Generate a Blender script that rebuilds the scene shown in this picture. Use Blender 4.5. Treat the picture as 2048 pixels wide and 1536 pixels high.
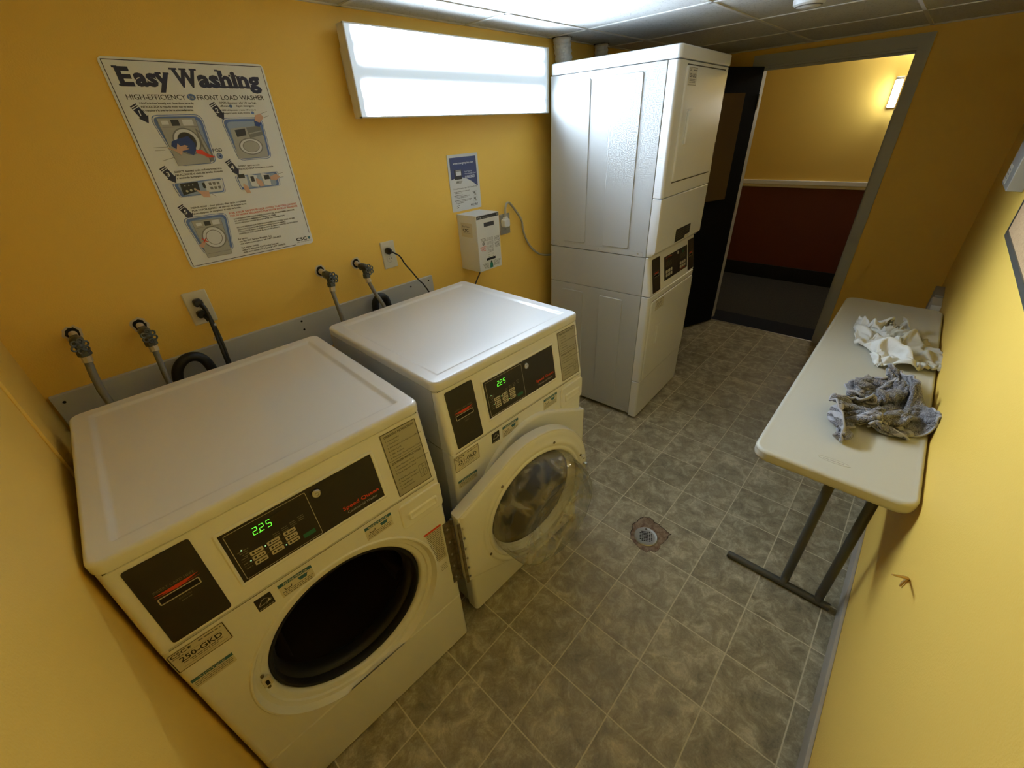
import bpy, math, random
from mathutils import Vector, Matrix, noise
C = bpy.context.scene
for o in list(bpy.data.objects): bpy.data.objects.remove(o, do_unlink=True)
PI = math.pi

# ------------------------------------------------------------------ camera
CAM = Vector((0.2125, -1.7827, 1.7170)); YAW, PITCH, ROLL, FPX = 0.7706, 0.5489, -0.0593, 831.83
f = Vector((math.cos(YAW)*math.cos(PITCH), math.sin(YAW)*math.cos(PITCH), -math.sin(PITCH)))
r0 = Vector((math.sin(YAW), -math.cos(YAW), 0)); u0 = r0.cross(f)
r_ = r0*math.cos(ROLL) + u0*math.sin(ROLL); u_ = -r0*math.sin(ROLL) + u0*math.cos(ROLL)
cd = bpy.data.cameras.new('camera'); cam = bpy.data.objects.new('camera', cd); C.collection.objects.link(cam)
cam.matrix_world = Matrix(((r_.x, u_.x, -f.x, CAM.x), (r_.y, u_.y, -f.y, CAM.y), (r_.z, u_.z, -f.z, CAM.z), (0, 0, 0, 1)))
cd.sensor_fit = 'HORIZONTAL'; cd.sensor_width = 36.0; cd.lens = 36.0*FPX/2048.0; cd.clip_start = 0.01
C.camera = cam
# ------------------------------------------------------------------ world, light levels, exposure
C.world = bpy.data.worlds.new('world'); C.world.use_nodes = True
C.world.node_tree.nodes['Background'].inputs[0].default_value = (0.8, 0.85, 1, 1)
C.world.node_tree.nodes['Background'].inputs[1].default_value = 0.0
C.view_settings.view_transform = 'Standard'; C.view_settings.look = 'None'
C.view_settings.exposure = 0.0; C.cycles.max_bounces = 8; C.cycles.diffuse_bounces = 6; C.cycles.glossy_bounces = 3; C.cycles.transmission_bounces = 6; C.cycles.use_adaptive_sampling = True; C.cycles.sample_clamp_indirect = 4.0; C.cycles.blur_glossy = 1.0; C.cycles.adaptive_threshold = 0.10; C.cycles.caustics_refractive = False; C.cycles.caustics_reflective = False; C.view_settings.gamma = 1.0; C.view_settings.use_curve_mapping = False
LENS_POWER = 200.0        # emission of the wall fixture's lens over the tubes
CORRIDOR_TUBE = 40.0    # emission of the corridor wall lamp
CORRIDOR_CEIL = 12.0     # emission of the corridor ceiling lamp

# ------------------------------------------------------------------ materials
def mat(name, col, rough=0.5, metal=0.0, emis=None, estr=0.0, coat=0.0, trans=0.0, ior=1.45, spec=None, bump=None, vary=None):
    m = bpy.data.materials.new(name); m.use_nodes = True; n = m.node_tree.nodes; l = m.node_tree.links
    p = n['Principled BSDF']; p.inputs['Base Color'].default_value = (*col, 1); p.inputs['Roughness'].default_value = rough
    p.inputs['Metallic'].default_value = metal; p.inputs['IOR'].default_value = ior
    if coat: p.inputs['Coat Weight'].default_value = coat; p.inputs['Coat Roughness'].default_value = 0.08
    if trans: p.inputs['Transmission Weight'].default_value = trans
    if spec is not None: p.inputs['Specular IOR Level'].default_value = spec
    if emis: p.inputs['Emission Color'].default_value = (*emis, 1); p.inputs['Emission Strength'].default_value = estr
    geo = n.new('ShaderNodeNewGeometry')
    if bump:
        t = n.new('ShaderNodeTexNoise'); t.inputs['Scale'].default_value = bump[0]; t.inputs['Detail'].default_value = 1
        b = n.new('ShaderNodeBump'); b.inputs['Strength'].default_value = bump[1]; b.inputs['Distance'].default_value = bump[2]
        l.new(geo.outputs['Position'], t.inputs['Vector']); l.new(t.outputs['Fac'], b.inputs['Height']); l.new(b.outputs['Normal'], p.inputs['Normal'])
    if vary:   # (scale, other colour, amount)
        t = n.new('ShaderNodeTexNoise'); t.inputs['Scale'].default_value = vary[0]; t.inputs['Detail'].default_value = 5
        mx = n.new('ShaderNodeMix'); mx.data_type = 'RGBA'; mx.inputs[6].default_value = (*col, 1); mx.inputs[7].default_value = (*vary[1], 1)
        rp = n.new('ShaderNodeMapRange'); rp.inputs[1].default_value = 0.42; rp.inputs[2].default_value = 0.7; rp.inputs[4].default_value = vary[2]
        l.new(geo.outputs['Position'], t.inputs['Vector']); l.new(t.outputs['Fac'], rp.inputs[0]); l.new(rp.outputs[0], mx.inputs[0]); l.new(mx.outputs[2], p.inputs['Base Color'])
    return m
YEL = mat('yellow_paint', (0.86, 0.565, 0.11), 0.5, bump=(260, 0.25, 0.002), spec=0.35)
YEL2 = mat('corridor_yellow', (0.80, 0.56, 0.12), 0.5, bump=(260, 0.2, 0.002))
MAROON = mat('corridor_maroon', (0.12, 0.028, 0.014), 0.5)
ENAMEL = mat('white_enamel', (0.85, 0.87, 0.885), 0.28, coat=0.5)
ENAMEL_DIM = mat('white_enamel_toned_down', (0.50, 0.515, 0.515), 0.48, spec=0.35)  # white enamel with its colour darkened to offset the lamp's glare on the sides
SEAM = mat('dark_seam', (0.06, 0.055, 0.045), 0.8)
GREYB = mat('grey_board_paint', (0.52, 0.53, 0.52), 0.6, vary=(6, (0.46, 0.47, 0.45), 0.6))
BASEB = mat('grey_vinyl_base', (0.40, 0.37, 0.31), 0.6, vary=(9, (0.33, 0.30, 0.25), 0.7))
TRIMG = mat('grey_door_trim', (0.42, 0.42, 0.38), 0.5)
WHITEP = mat('white_plastic', (0.76, 0.78, 0.78), 0.4)
IVORY = mat('ivory_plastic', (0.66, 0.62, 0.50), 0.4)
BLACKP = mat('black_plastic', (0.012, 0.011, 0.010), 0.45)
BLACKPAN = mat('black_panel', (0.017, 0.014, 0.011), 0.38)
RUBBER = mat('black_rubber', (0.010, 0.010, 0.010), 0.55)
DRUM = mat('dark_drum_steel', (0.045, 0.032, 0.020), 0.45, metal=0.6)
STEEL = mat('brushed_steel', (0.62, 0.62, 0.60), 0.3, metal=1.0)
HINGE = mat('worn_hinge_steel', (0.30, 0.26, 0.20), 0.42, metal=0.9, vary=(60, (0.12, 0.10, 0.07), 0.8))
GALV = mat('braided_hose_grey', (0.20, 0.19, 0.16), 0.55, metal=0.3, bump=(900, 0.5, 0.002))
VALVE = mat('valve_grey_green', (0.085, 0.092, 0.085), 0.45, metal=0.5, bump=(300, 0.3, 0.002))
PIPE = mat('painted_pipe', (0.55, 0.48, 0.36), 0.5)
HOLEW = mat('torn_drywall', (0.60, 0.52, 0.38), 0.9)
HOLEB = mat('wall_hole_dark', (0.012, 0.010, 0.008), 1.0)
PAPER = mat('poster_white', (0.86, 0.90, 0.93), 0.45)
PAPERW = mat('paper_white', (0.72, 0.75, 0.77), 0.5)
NAVY = mat('ink_navy', (0.012, 0.014, 0.045), 0.5)
INK = mat('ink_black', (0.02, 0.02, 0.022), 0.5)
INKG = mat('ink_grey', (0.18, 0.18, 0.17), 0.5)
INKLG = mat('ink_light_grey', (0.40, 0.40, 0.37), 0.5)
INKB = mat('ink_blue', (0.10, 0.17, 0.40), 0.5)
INKLB = mat('ink_pale_blue', (0.30, 0.38, 0.52), 0.5)
INKDB = mat('ink_deep_blue', (0.015, 0.04, 0.17), 0.5)
INKR = mat('ink_red', (0.62, 0.05, 0.02), 0.5)
INKT = mat('ink_teal', (0.04, 0.14, 0.20), 0.5)
INKGR = mat('ink_green', (0.01, 0.13, 0.07), 0.5)
SKIN = mat('ink_skin', (0.62, 0.38, 0.27), 0.5)
KEYC = mat('membrane_key_cream', (0.52, 0.48, 0.36), 0.5)
DIMT = mat('dim_print', (0.16, 0.14, 0.10), 0.5)
LCDG = mat('led_green', (0.02, 0.1, 0.01), 0.4, emis=(0.16, 1.0, 0.05), estr=1.6)
LEDW = mat('led_pale', (0.1, 0.3, 0.1), 0.4, emis=(0.55, 1.0, 0.5), estr=0.9)
STICK = mat('metal_sticker', (0.42, 0.40, 0.32), 0.4, metal=0.3)
STICKC = mat('cream_sticker', (0.66, 0.63, 0.52), 0.45)
DUCT = mat('foil_duct', (0.74, 0.74, 0.71), 0.30, metal=0.15, bump=(60, 0.6, 0.01))
DARKDOOR = mat('black_door_paint', (0.004, 0.005, 0.007), 0.7, spec=0.15)
CORK = mat('cork', (0.50, 0.33, 0.17), 0.85, vary=(140, (0.36, 0.22, 0.10), 0.8))
BROWNB = mat('brown_board', (0.12, 0.075, 0.03), 0.8, spec=0.2)
TABLE = mat('table_plastic', (0.54, 0.52, 0.43), 0.42, bump=(700, 0.2, 0.0006))
LEGM = mat('grey_leg_enamel', (0.085, 0.085, 0.075), 0.4, metal=0.2)
CARPET = mat('corridor_carpet', (0.050, 0.048, 0.038), 0.95, bump=(500, 0.8, 0.004), vary=(80, (0.02, 0.022, 0.03), 0.8))
CARPETB = mat('corridor_carpet_border', (0.006, 0.009, 0.017), 0.95)
BASED = mat('corridor_base_dark', (0.004, 0.005, 0.008), 0.6)
RUST = mat('rusty_concrete', (0.27, 0.20, 0.14), 0.9, vary=(45, (0.12, 0.06, 0.035), 1.0), bump=(150, 0.8, 0.004))
RUSTE = mat('torn_vinyl_edge', (0.035, 0.024, 0.015), 0.9)
WOOD = mat('pale_splinter', (0.55, 0.36, 0.14), 0.7)
GLASSD = mat('dark_door_glass', (0.018, 0.015, 0.010), 0.10, spec=0.3)
def glass_mat():
    m = bpy.data.materials.new('clear_bowl_glass'); m.use_nodes = True; n = m.node_tree.nodes; l = m.node_tree.links; n.clear()
    out = n.new('ShaderNodeOutputMaterial'); tr = n.new('ShaderNodeBsdfTransparent'); gl = n.new('ShaderNodeBsdfGlossy'); gl.inputs['Roughness'].default_value = 0.05; gl.inputs[0].default_value = (0.85, 0.86, 0.84, 1)
    lw = n.new('ShaderNodeLayerWeight'); lw.inputs[0].default_value = 0.45; cr = n.new('ShaderNodeValToRGB'); cr.color_ramp.elements[0].color = (0.975, 0.98, 0.965, 1); cr.color_ramp.elements[1].color = (0.62, 0.64, 0.62, 1); cr.color_ramp.elements[0].position = 0.25
    l.new(lw.outputs['Facing'], cr.inputs[0]); l.new(cr.outputs[0], tr.inputs[0])
    geo = n.new('ShaderNodeNewGeometry'); t = n.new('ShaderNodeTexNoise'); t.inputs['Scale'].default_value = 9; b = n.new('ShaderNodeBump'); b.inputs['Strength'].default_value = 0.35; b.inputs['Distance'].default_value = 0.02
    l.new(geo.outputs['Position'], t.inputs['Vector']); l.new(t.outputs['Fac'], b.inputs['Height']); l.new(b.outputs['Normal'], gl.inputs['Normal'])
    mx = n.new('ShaderNodeMixShader'); fr = n.new('ShaderNodeMapRange'); fr.inputs[1].default_value = 0.25; fr.inputs[3].default_value = 0.05; fr.inputs[4].default_value = 0.55; l.new(lw.outputs['Facing'], fr.inputs[0]); l.new(b.outputs['Normal'], lw.inputs['Normal'])
    l.new(fr.outputs[0], mx.inputs[0]); l.new(tr.outputs[0], mx.inputs[1]); l.new(gl.outputs[0], mx.inputs[2])
    # pale diffuse haze painted into the bowl in place of its reflections and refraction
    df = n.new('ShaderNodeBsdfDiffuse'); df.inputs[0].default_value = (0.62, 0.60, 0.52, 1); m2 = n.new('ShaderNodeMixShader'); h = n.new('ShaderNodeTexNoise'); h.inputs['Scale'].default_value = 7; h.inputs['Detail'].default_value = 2; h.inputs['Distortion'].default_value = 2.5
    l.new(geo.outputs['Position'], h.inputs['Vector']); hr = n.new('ShaderNodeMapRange'); hr.inputs[1].default_value = 0.45; hr.inputs[2].default_value = 0.68; hr.inputs[3].default_value = 0.05; hr.inputs[4].default_value = 0.42; l.new(h.outputs['Fac'], hr.inputs[0])
    l.new(hr.outputs[0], m2.inputs[0]); l.new(mx.outputs[0], m2.inputs[1]); l.new(df.outputs[0], m2.inputs[2]); l.new(m2.outputs[0], out.inputs[0])
    return m
GLASS = glass_mat()
FIXT = mat('fixture_enamel', (0.72, 0.70, 0.64), 0.4)
TAPE = mat('white_tape', (0.75, 0.74, 0.70), 0.6)
CORDG = mat('grey_cord', (0.36, 0.32, 0.24), 0.5)
CORDB = mat('dark_cord', (0.016, 0.011, 0.010), 0.4)

def towel_mat():
    m = mat('grey_terry', (0.215, 0.205, 0.215), 0.95)
    n = m.node_tree.nodes; l = m.node_tree.links; p = n['Principled BSDF']; p.inputs['Sheen Weight'].default_value = 0.25
    geo = n.new('ShaderNodeNewGeometry'); t = n.new('ShaderNodeTexNoise'); t.inputs['Scale'].default_value = 210; t.inputs['Detail'].default_value = 4
    w = n.new('ShaderNodeTexVoronoi'); w.inputs['Scale'].default_value = 240
    a = n.new('ShaderNodeMath'); a.operation = 'ADD'; b = n.new('ShaderNodeBump'); b.inputs['Strength'].default_value = 1.0; b.inputs['Distance'].default_value = 0.005
    l.new(geo.outputs['Position'], t.inputs['Vector']); l.new(geo.outputs['Position'], w.inputs['Vector'])
    l.new(t.outputs['Fac'], a.inputs[0]); l.new(w.outputs['Distance'], a.inputs[1]); l.new(a.outputs[0], b.inputs['Height']); l.new(b.outputs['Normal'], p.inputs['Normal'])
    cr = n.new('ShaderNodeValToRGB'); cr.color_ramp.elements[0].color = (0.10, 0.094, 0.099, 1); cr.color_ramp.elements[0].position = 0.35
    cr.color_ramp.elements[1].color = (0.27, 0.258, 0.27, 1); cr.color_ramp.elements[1].position = 0.68
    l.new(t.outputs['Fac'], cr.inputs[0]); l.new(cr.outputs[0], p.inputs['Base Color'])
    return m
TERRY = towel_mat()
HEM = mat('towel_hem', (0.33, 0.32, 0.33), 0.8, bump=(600, 0.5, 0.001))
def bag_mat(name, trans):
    m = mat(name, (0.80, 0.79, 0.74), 0.8, bump=(420, 0.35, 0.002)); n = m.node_tree.nodes; l = m.node_tree.links; p = n['Principled BSDF']
    tl = n.new('ShaderNodeBsdfTranslucent'); tl.inputs[0].default_value = (0.80, 0.78, 0.70, 1); mx = n.new('ShaderNodeMixShader'); mx.inputs[0].default_value = trans
    out = n['Material Output']; l.new(p.outputs[0], mx.inputs[1]); l.new(tl.outputs[0], mx.inputs[2]); l.new(mx.outputs[0], out.inputs[0])
    return m
BAGC = bag_mat('white_bag_cloth', 0.15); MESHC = bag_mat('cream_mesh_cloth', 0.35)
MESHC.node_tree.nodes['Principled BSDF'].inputs['Base Color'].default_value = (0.62, 0.58, 0.47, 1)

TS, GX, GY = 0.2286, 1.7448, -1.084
def floor_mat():
    m = bpy.data.materials.new('vinyl_tile_floor'); m.use_nodes = True; n = m.node_tree.nodes; l = m.node_tree.links; p = n['Principled BSDF']
    geo = n.new('ShaderNodeNewGeometry'); sp = n.new('ShaderNodeSeparateXYZ'); l.new(geo.outputs['Position'], sp.inputs[0])
    def M(op, a, b=None, c=None):
        q = n.new('ShaderNodeMath'); q.operation = op
        for i, v in enumerate((a, b, c)):
            if v is None: continue
            if hasattr(v, 'links') or hasattr(v, 'is_linked'): l.new(v, q.inputs[i])
            else: q.inputs[i].default_value = v
        return q.outputs[0]
    fx = M('DIVIDE', M('SUBTRACT', sp.outputs[0], GX), TS); fy = M('DIVIDE', M('SUBTRACT', sp.outputs[1], GY), TS)
    dx = M('ABSOLUTE', M('SUBTRACT', fx, M('ROUND', fx))); dy = M('ABSOLUTE', M('SUBTRACT', fy, M('ROUND', fy)))
    d = M('MINIMUM', dx, dy)
    g = n.new('ShaderNodeMapRange'); g.inputs[1].default_value = 0.006; g.inputs[2].default_value = 0.013; g.inputs[3].default_value = 1; g.inputs[4].default_value = 0; l.new(d, g.inputs[0])
    cell = n.new('ShaderNodeCombineXYZ'); l.new(M('FLOOR', fx), cell.inputs[0]); l.new(M('FLOOR', fy), cell.inputs[1])
    wn = n.new('ShaderNodeTexWhiteNoise'); l.new(cell.outputs[0], wn.inputs['Vector'])
    off = n.new('ShaderNodeVectorMath'); off.operation = 'SCALE'; l.new(wn.outputs['Color'], off.inputs[0]); off.inputs['Scale'].default_value = 7
    ad = n.new('ShaderNodeVectorMath'); l.new(geo.outputs['Position'], ad.inputs[0]); l.new(off.outputs[0], ad.inputs[1])
    t1 = n.new('ShaderNodeTexNoise'); t1.inputs['Scale'].default_value = 15; t1.inputs['Detail'].default_value = 6; t1.inputs['Roughness'].default_value = 0.74; t1.inputs['Distortion'].default_value = 0.55
    l.new(ad.outputs[0], t1.inputs['Vector'])
    cr = n.new('ShaderNodeValToRGB'); e = cr.color_ramp.elements
    e[0].position = 0.32; e[0].color = (0.175, 0.152, 0.098, 1); e[1].position = 0.70; e[1].color = (0.58, 0.53, 0.375, 1)
    x = e.new(0.50); x.color = (0.315, 0.28, 0.185, 1)
    l.new(t1.outputs['Fac'], cr.inputs[0])
    t2 = n.new('ShaderNodeTexNoise'); t2.inputs['Scale'].default_value = 150; t2.inputs['Detail'].default_value = 2; l.new(geo.outputs['Position'], t2.inputs['Vector'])
    t3 = n.new('ShaderNodeTexNoise'); t3.inputs['Scale'].default_value = 2.2; t3.inputs['Detail'].default_value = 3; l.new(geo.outputs['Position'], t3.inputs['Vector'])
    k = M('MULTIPLY_ADD', t2.outputs['Fac'], 0.5, 0.75); k2 = M('MULTIPLY', k, M('MULTIPLY_ADD', t3.outputs['Fac'], 0.5, 0.75))
    k3 = M('MULTIPLY', k2, M('MULTIPLY_ADD', wn.outputs['Value'], 0.14, 0.93))
    sc = n.new('ShaderNodeVectorMath'); sc.operation = 'SCALE'; l.new(cr.outputs[0], sc.inputs[0]); l.new(k3, sc.inputs['Scale'])
    mx = n.new('ShaderNodeMix'); mx.data_type = 'RGBA'; l.new(g.outputs[0], mx.inputs[0]); l.new(sc.outputs[0], mx.inputs[6]); mx.inputs[7].default_value = (0.62, 0.57, 0.40, 1)
    l.new(mx.outputs[2], p.inputs['Base Color'])
    rr = M('MULTIPLY_ADD', t1.outputs['Fac'], 0.25, 0.36); l.new(rr, p.inputs['Roughness'])
    b = n.new('ShaderNodeBump'); b.inputs['Strength'].default_value = 0.35; b.inputs['Distance'].default_value = 0.002
    l.new(g.outputs[0], b.inputs['Height']); b.invert = True; l.new(b.outputs['Normal'], p.inputs['Normal'])
    return m
FLOOR = floor_mat()
def ceil_mat():
    m = mat('acoustic_tile', (0.74, 0.74, 0.71), 0.85); n = m.node_tree.nodes; l = m.node_tree.links; p = n['Principled BSDF']
    geo = n.new('ShaderNodeNewGeometry'); t = n.new('ShaderNodeTexNoise'); t.inputs['Scale'].default_value = 85; t.inputs['Detail'].default_value = 2; t.inputs['Distortion'].default_value = 1.2
    l.new(geo.outputs['Position'], t.inputs['Vector']); cr = n.new('ShaderNodeValToRGB'); e = cr.color_ramp.elements
    e[0].position = 0.34; e[0].color = (0.45, 0.45, 0.43, 1); e[1].position = 0.42; e[1].color = (0.62, 0.625, 0.61, 1)
    l.new(t.outputs['Fac'], cr.inputs[0]); l.new(cr.outputs[0], p.inputs['Base Color'])
    return m
CEIL = ceil_mat()
GRID = mat('ceiling_grid_white', (0.72, 0.72, 0.69), 0.5)
LX0, LX1, LZ0, LZ1 = 1.218, 2.372, 1.782, 2.066
def lens_mat():
    # lens of a four-tube fixture: it gives off most light over the tubes, less between the two pairs and at the ends
    m = bpy.data.materials.new('prismatic_lens'); m.use_nodes = True; n = m.node_tree.nodes; l = m.node_tree.links; p = n['Principled BSDF']
    p.inputs['Base Color'].default_value = (0.6, 0.66, 0.68, 1); p.inputs['Roughness'].default_value = 0.25
    geo = n.new('ShaderNodeNewGeometry'); sp = n.new('ShaderNodeSeparateXYZ'); l.new(geo.outputs['Position'], sp.inputs[0])
    def M(op, a, b=None, c=None):
        q = n.new('ShaderNodeMath'); q.operation = op
        for i, v in enumerate((a, b, c)):
            if v is None: continue
            if hasattr(v, 'is_linked'): l.new(v, q.inputs[i])
            else: q.inputs[i].default_value = v
        return q.outputs[0]
    zc = (LZ0+LZ1)/2
    tot = None
    for dz, wt in ((-0.112, 1.4), (-0.053, 1.4), (0.053, 0.55), (0.112, 0.45)):
        a = M('DIVIDE', M('SUBTRACT', sp.outputs[2], zc+dz), 0.011)
        gss = M('EXPONENT', M('MULTIPLY', M('MULTIPLY', a, a), -0.5))
        # tube ends: smooth fall-off 4 cm in from each end
        e = n.new('ShaderNodeMapRange'); e.interpolation_type = 'SMOOTHSTEP'; e.inputs[1].default_value = LX0+0.022; e.inputs[2].default_value = LX0+0.062; l.new(sp.outputs[0], e.inputs[0])
        e2 = n.new('ShaderNodeMapRange'); e2.interpolation_type = 'SMOOTHSTEP'; e2.inputs[1].default_value = LX1-0.022; e2.inputs[2].default_value = LX1-0.085; l.new(sp.outputs[0], e2.inputs[0])
        v = M('MULTIPLY', M('MULTIPLY', M('MULTIPLY', gss, wt), e.outputs[0]), e2.outputs[0])
        tot = v if tot is None else M('ADD', tot, v)
    vd = n.new('ShaderNodeVectorMath'); vd.operation = 'DOT_PRODUCT'; l.new(geo.outputs['Incoming'], vd.inputs[0]); l.new(geo.outputs['Normal'], vd.inputs[1])
    # the prisms throw the light forward, so the lens is less bright seen along its face
    s = M('MULTIPLY_ADD', M('MULTIPLY', tot, M('POWER', M('ABSOLUTE', vd.outputs['Value']), 2.8)), LENS_POWER, 0.42)
    wv = n.new('ShaderNodeTexChecker'); wv.inputs['Scale'].default_value = 330; l.new(geo.outputs['Position'], wv.inputs['Vector'])
    s = M('MULTIPLY', s, M('MULTIPLY_ADD', wv.outputs['Fac'], 0.14, 0.93))
    p.inputs['Emission Color'].default_value = (0.78, 0.95, 1.14, 1); l.new(s, p.inputs['Emission Strength'])
    return m
LENS = lens_mat()
CTUBE = mat('corridor_tube', (0.8, 0.8, 0.8), 0.4, emis=(0.92, 0.97, 1.0), estr=CORRIDOR_TUBE)
CCEIL = mat('corridor_ceiling_lamp', (0.8, 0.8, 0.8), 0.4, emis=(1.0, 0.97, 0.85), estr=CORRIDOR_CEIL)

# ------------------------------------------------------------------ mesh builder
class MB:
    def __init__(s, M=None): s.v = []; s.f = []; s.m = []; s.mats = []; s.M = M or Matrix()
    def mi(s, m):
        if m not in s.mats: s.mats.append(m)
        return s.mats.index(m)
    def add(s, vs, fs, m, M=None):
        b = len(s.v); T = M if M is not None else s.M
        for p in vs: s.v.append(tuple(T @ Vector(p)))
        k = s.mi(m)
        for q in fs: s.f.append(tuple(b+i for i in q)); s.m.append(k)
        return b
    def loft(s, loops, m, c0=False, c1=False, M=None, closed=True):
        n = len(loops[0]); vs = [p for L in loops for p in L]; fs = []
        for i in range(len(loops)-1):
            for j in range(n if closed else n-1):
                k = (j+1) % n; fs.append((i*n+j, i*n+k, (i+1)*n+k, (i+1)*n+j))
        if c0: fs.append(tuple(range(n))[::-1])
        if c1: fs.append(tuple((len(loops)-1)*n+j for j in range(n)))
        s.add(vs, fs, m, M)
    def rbox(s, x0, x1, y0, y1, z0, z1, m, r=0.0, c=0.0, M=None, n=4):
        if r <= c: r = c+1e-4
        L = []
        if c > 0:
            L += [rr(x0, x1, y0, y1, r, n, c, z0)]
            L += [rr(x0, x1, y0, y1, r, n, c*0.3, z0+c*0.3), rr(x0, x1, y0, y1, r, n, 0, z0+c), rr(x0, x1, y0, y1, r, n, 0, z1-c), rr(x0, x1, y0, y1, r, n, c*0.3, z1-c*0.3), rr(x0, x1, y0, y1, r, n, c, z1)]
        else: L += [rr(x0, x1, y0, y1, r, n, 0, z0), rr(x0, x1, y0, y1, r, n, 0, z1)]
        s.loft(L, m, True, True, M)
    def box(s, x0, x1, y0, y1, z0, z1, m, M=None):
        v = [(x, y, z) for z in (z0, z1) for x, y in ((x0, y0), (x1, y0), (x1, y1), (x0, y1))]
        s.add(v, [(3, 2, 1, 0), (4, 5, 6, 7), (0, 1, 5, 4), (1, 2, 6, 5), (2, 3, 7, 6), (3, 0, 4, 7)], m, M)
    def lathe(s, prof, m, M=None, n=32, c0=False, c1=False):
        s.loft([[(r*math.cos(2*PI*k/n), r*math.sin(2*PI*k/n), h) for k in range(n)] for r, h in prof], m, c0, c1, M)
    def tube(s, pts, r, m, n=8, sm=6, M=None, caps=True):
        P = catmull([Vector(p) for p in pts], sm); L = []; up = None
        for i, p in enumerate(P):
            d = (P[min(i+1, len(P)-1)]-P[max(i-1, 0)]).normalized()
            if up is None: up = d.orthogonal().normalized()
            up = (up-d*up.dot(d)).normalized(); w = d.cross(up)
            rad = r(i/(len(P)-1)) if callable(r) else r
            L.append([tuple(p+(up*math.cos(2*PI*k/n)+w*math.sin(2*PI*k/n))*rad) for k in range(n)])
        s.loft(L, m, caps, caps, M)
    def poly(s, pts, h, m, M=None, h0=0.0):       # flat outline in the u,v plane, raised to h
        s.loft([[(x, y, h0) for x, y in pts], [(x, y, h) for x, y in pts]], m, False, True, M)
    def plate(s, x0, y0, x1, y1, h, m, r=0.0, M=None, h0=0.0):
        s.poly([(p[0], p[1]) for p in rr(x0, x1, y0, y1, max(r, 1e-5), 4 if r > 0 else 1, 0, 0)], h, m, M, h0)
    def frame(s, x0, y0, x1, y1, w, h, m, r=0.0, M=None):
        a = [(p[0], p[1]) for p in rr(x0, x1, y0, y1, max(r, w+1e-4), 4, 0, 0)]; b = [(p[0], p[1]) for p in rr(x0, x1, y0, y1, max(r, w+1e-4), 4, w, 0)]
        s.loft([[(x, y, h) for x, y in a], [(x, y, h) for x, y in b]], m, M=M)
    def line(s, x0, y0, x1, y1, w, h, m, M=None):
        d = Vector((x1-x0, y1-y0)).normalized()*w/2; q = Vector((-d.y, d.x))
        s.add([(x0+q.x, y0+q.y, h), (x0-q.x, y0-q.y, h), (x1-q.x, y1-q.y, h), (x1+q.x, y1+q.y, h)], [(0, 1, 2, 3)], m, M)
    def text(s, t, x, y, size, m, M=None, h=0.0006, w=None, bold=0.0, align='L', rot=0.0):
        vs, fs, wd = glyphs(t, bold)
        if not vs: return
        k = size/0.72; kx = (w/wd) if w else k
        ox = 0 if align == 'L' else (-wd*kx/2 if align == 'C' else -wd*kx)
        ca, sa = math.cos(rot), math.sin(rot); o = []
        for a, b in vs:
            X, Y = a*kx+ox, b*k; o.append((x+X*ca-Y*sa, y+X*sa+Y*ca, h))
        s.add(o, fs, m, M)
    def scribble(s, x0, y0, x1, size, m, M=None, h=0.0006, seed=1):
        # one line of print too small to read: word-shaped dashes
        R = random.Random(seed); x = x0
        while x < x1-size*0.4:
            w = min(size*R.uniform(1.0, 3.6), x1-x); s.add([(x, y0, h), (x+w, y0, h), (x+w, y0+size*0.72, h), (x, y0+size*0.72, h)], [(0, 1, 2, 3)], m, M); x += w+size*0.5
    def build(s, name, parent=None, ang=35, smooth=True):
        me = bpy.data.meshes.new(name); me.from_pydata(s.v, [], s.f)
        for m in s.mats: me.materials.append(m)
        me.polygons.foreach_set('material_index', s.m)
        me.polygons.foreach_set('use_smooth', [smooth]*len(s.f)); me.update()
        if smooth: me.set_sharp_from_angle(angle=math.radians(ang))
        o = bpy.data.objects.new(name, me); C.collection.objects.link(o)
        if parent: o.parent = parent
        if smooth: w = o.modifiers.new('normals', 'WEIGHTED_NORMAL'); w.keep_sharp = True; w.weight = 80
        return o
def rr(x0, x1, y0, y1, r, n, ins, z):
    x0 += ins; x1 -= ins; y0 += ins; y1 -= ins; r = max(r-ins, 1e-5); o = []
    for cx, cy, a in ((x1-r, y0+r, -PI/2), (x1-r, y1-r, 0), (x0+r, y1-r, PI/2), (x0+r, y0+r, PI)):
        for k in range(n+1):
            t = a+PI/2*k/n; o.append((cx+r*math.cos(t), cy+r*math.sin(t), z))
    return o
def catmull(P, sm):
    if len(P) < 3 or sm <= 1:
        return P
    o = []
    for i in range(len(P)-1):
        a, b, c, d = P[max(i-1, 0)], P[i], P[i+1], P[min(i+2, len(P)-1)]
        for k in range(sm):
            t = k/sm; o.append(0.5*((2*b)+(-a+c)*t+(2*a-5*b+4*c-d)*t*t+(-a+3*b-3*c+d)*t**3))
    o.append(P[-1]); return o
GC = {}
def glyphs(t, bold):
    if (t, bold) in GC: return GC[(t, bold)]
    cu = bpy.data.curves.new('t', 'FONT'); cu.body = t; cu.size = 1.0; cu.offset = bold; cu.resolution_u = 2; cu.fill_mode = 'BOTH'
    o = bpy.data.objects.new('t', cu); C.collection.objects.link(o); dg = bpy.context.evaluated_depsgraph_get(); dg.update()
    me = o.evaluated_get(dg).to_mesh(); vs = [(v.co.x, v.co.y) for v in me.vertices]; fs = [tuple(p.vertices) for p in me.polygons]
    o.evaluated_get(dg).to_mesh_clear(); bpy.data.objects.remove(o); bpy.data.curves.remove(cu)
    if vs:
        mn = min(v[0] for v in vs); vs = [(a-mn, b) for a, b in vs]; wd = max(v[0] for v in vs)
    else: wd = 0
    GC[(t, bold)] = (vs, fs, wd); return GC[(t, bold)]
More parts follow.
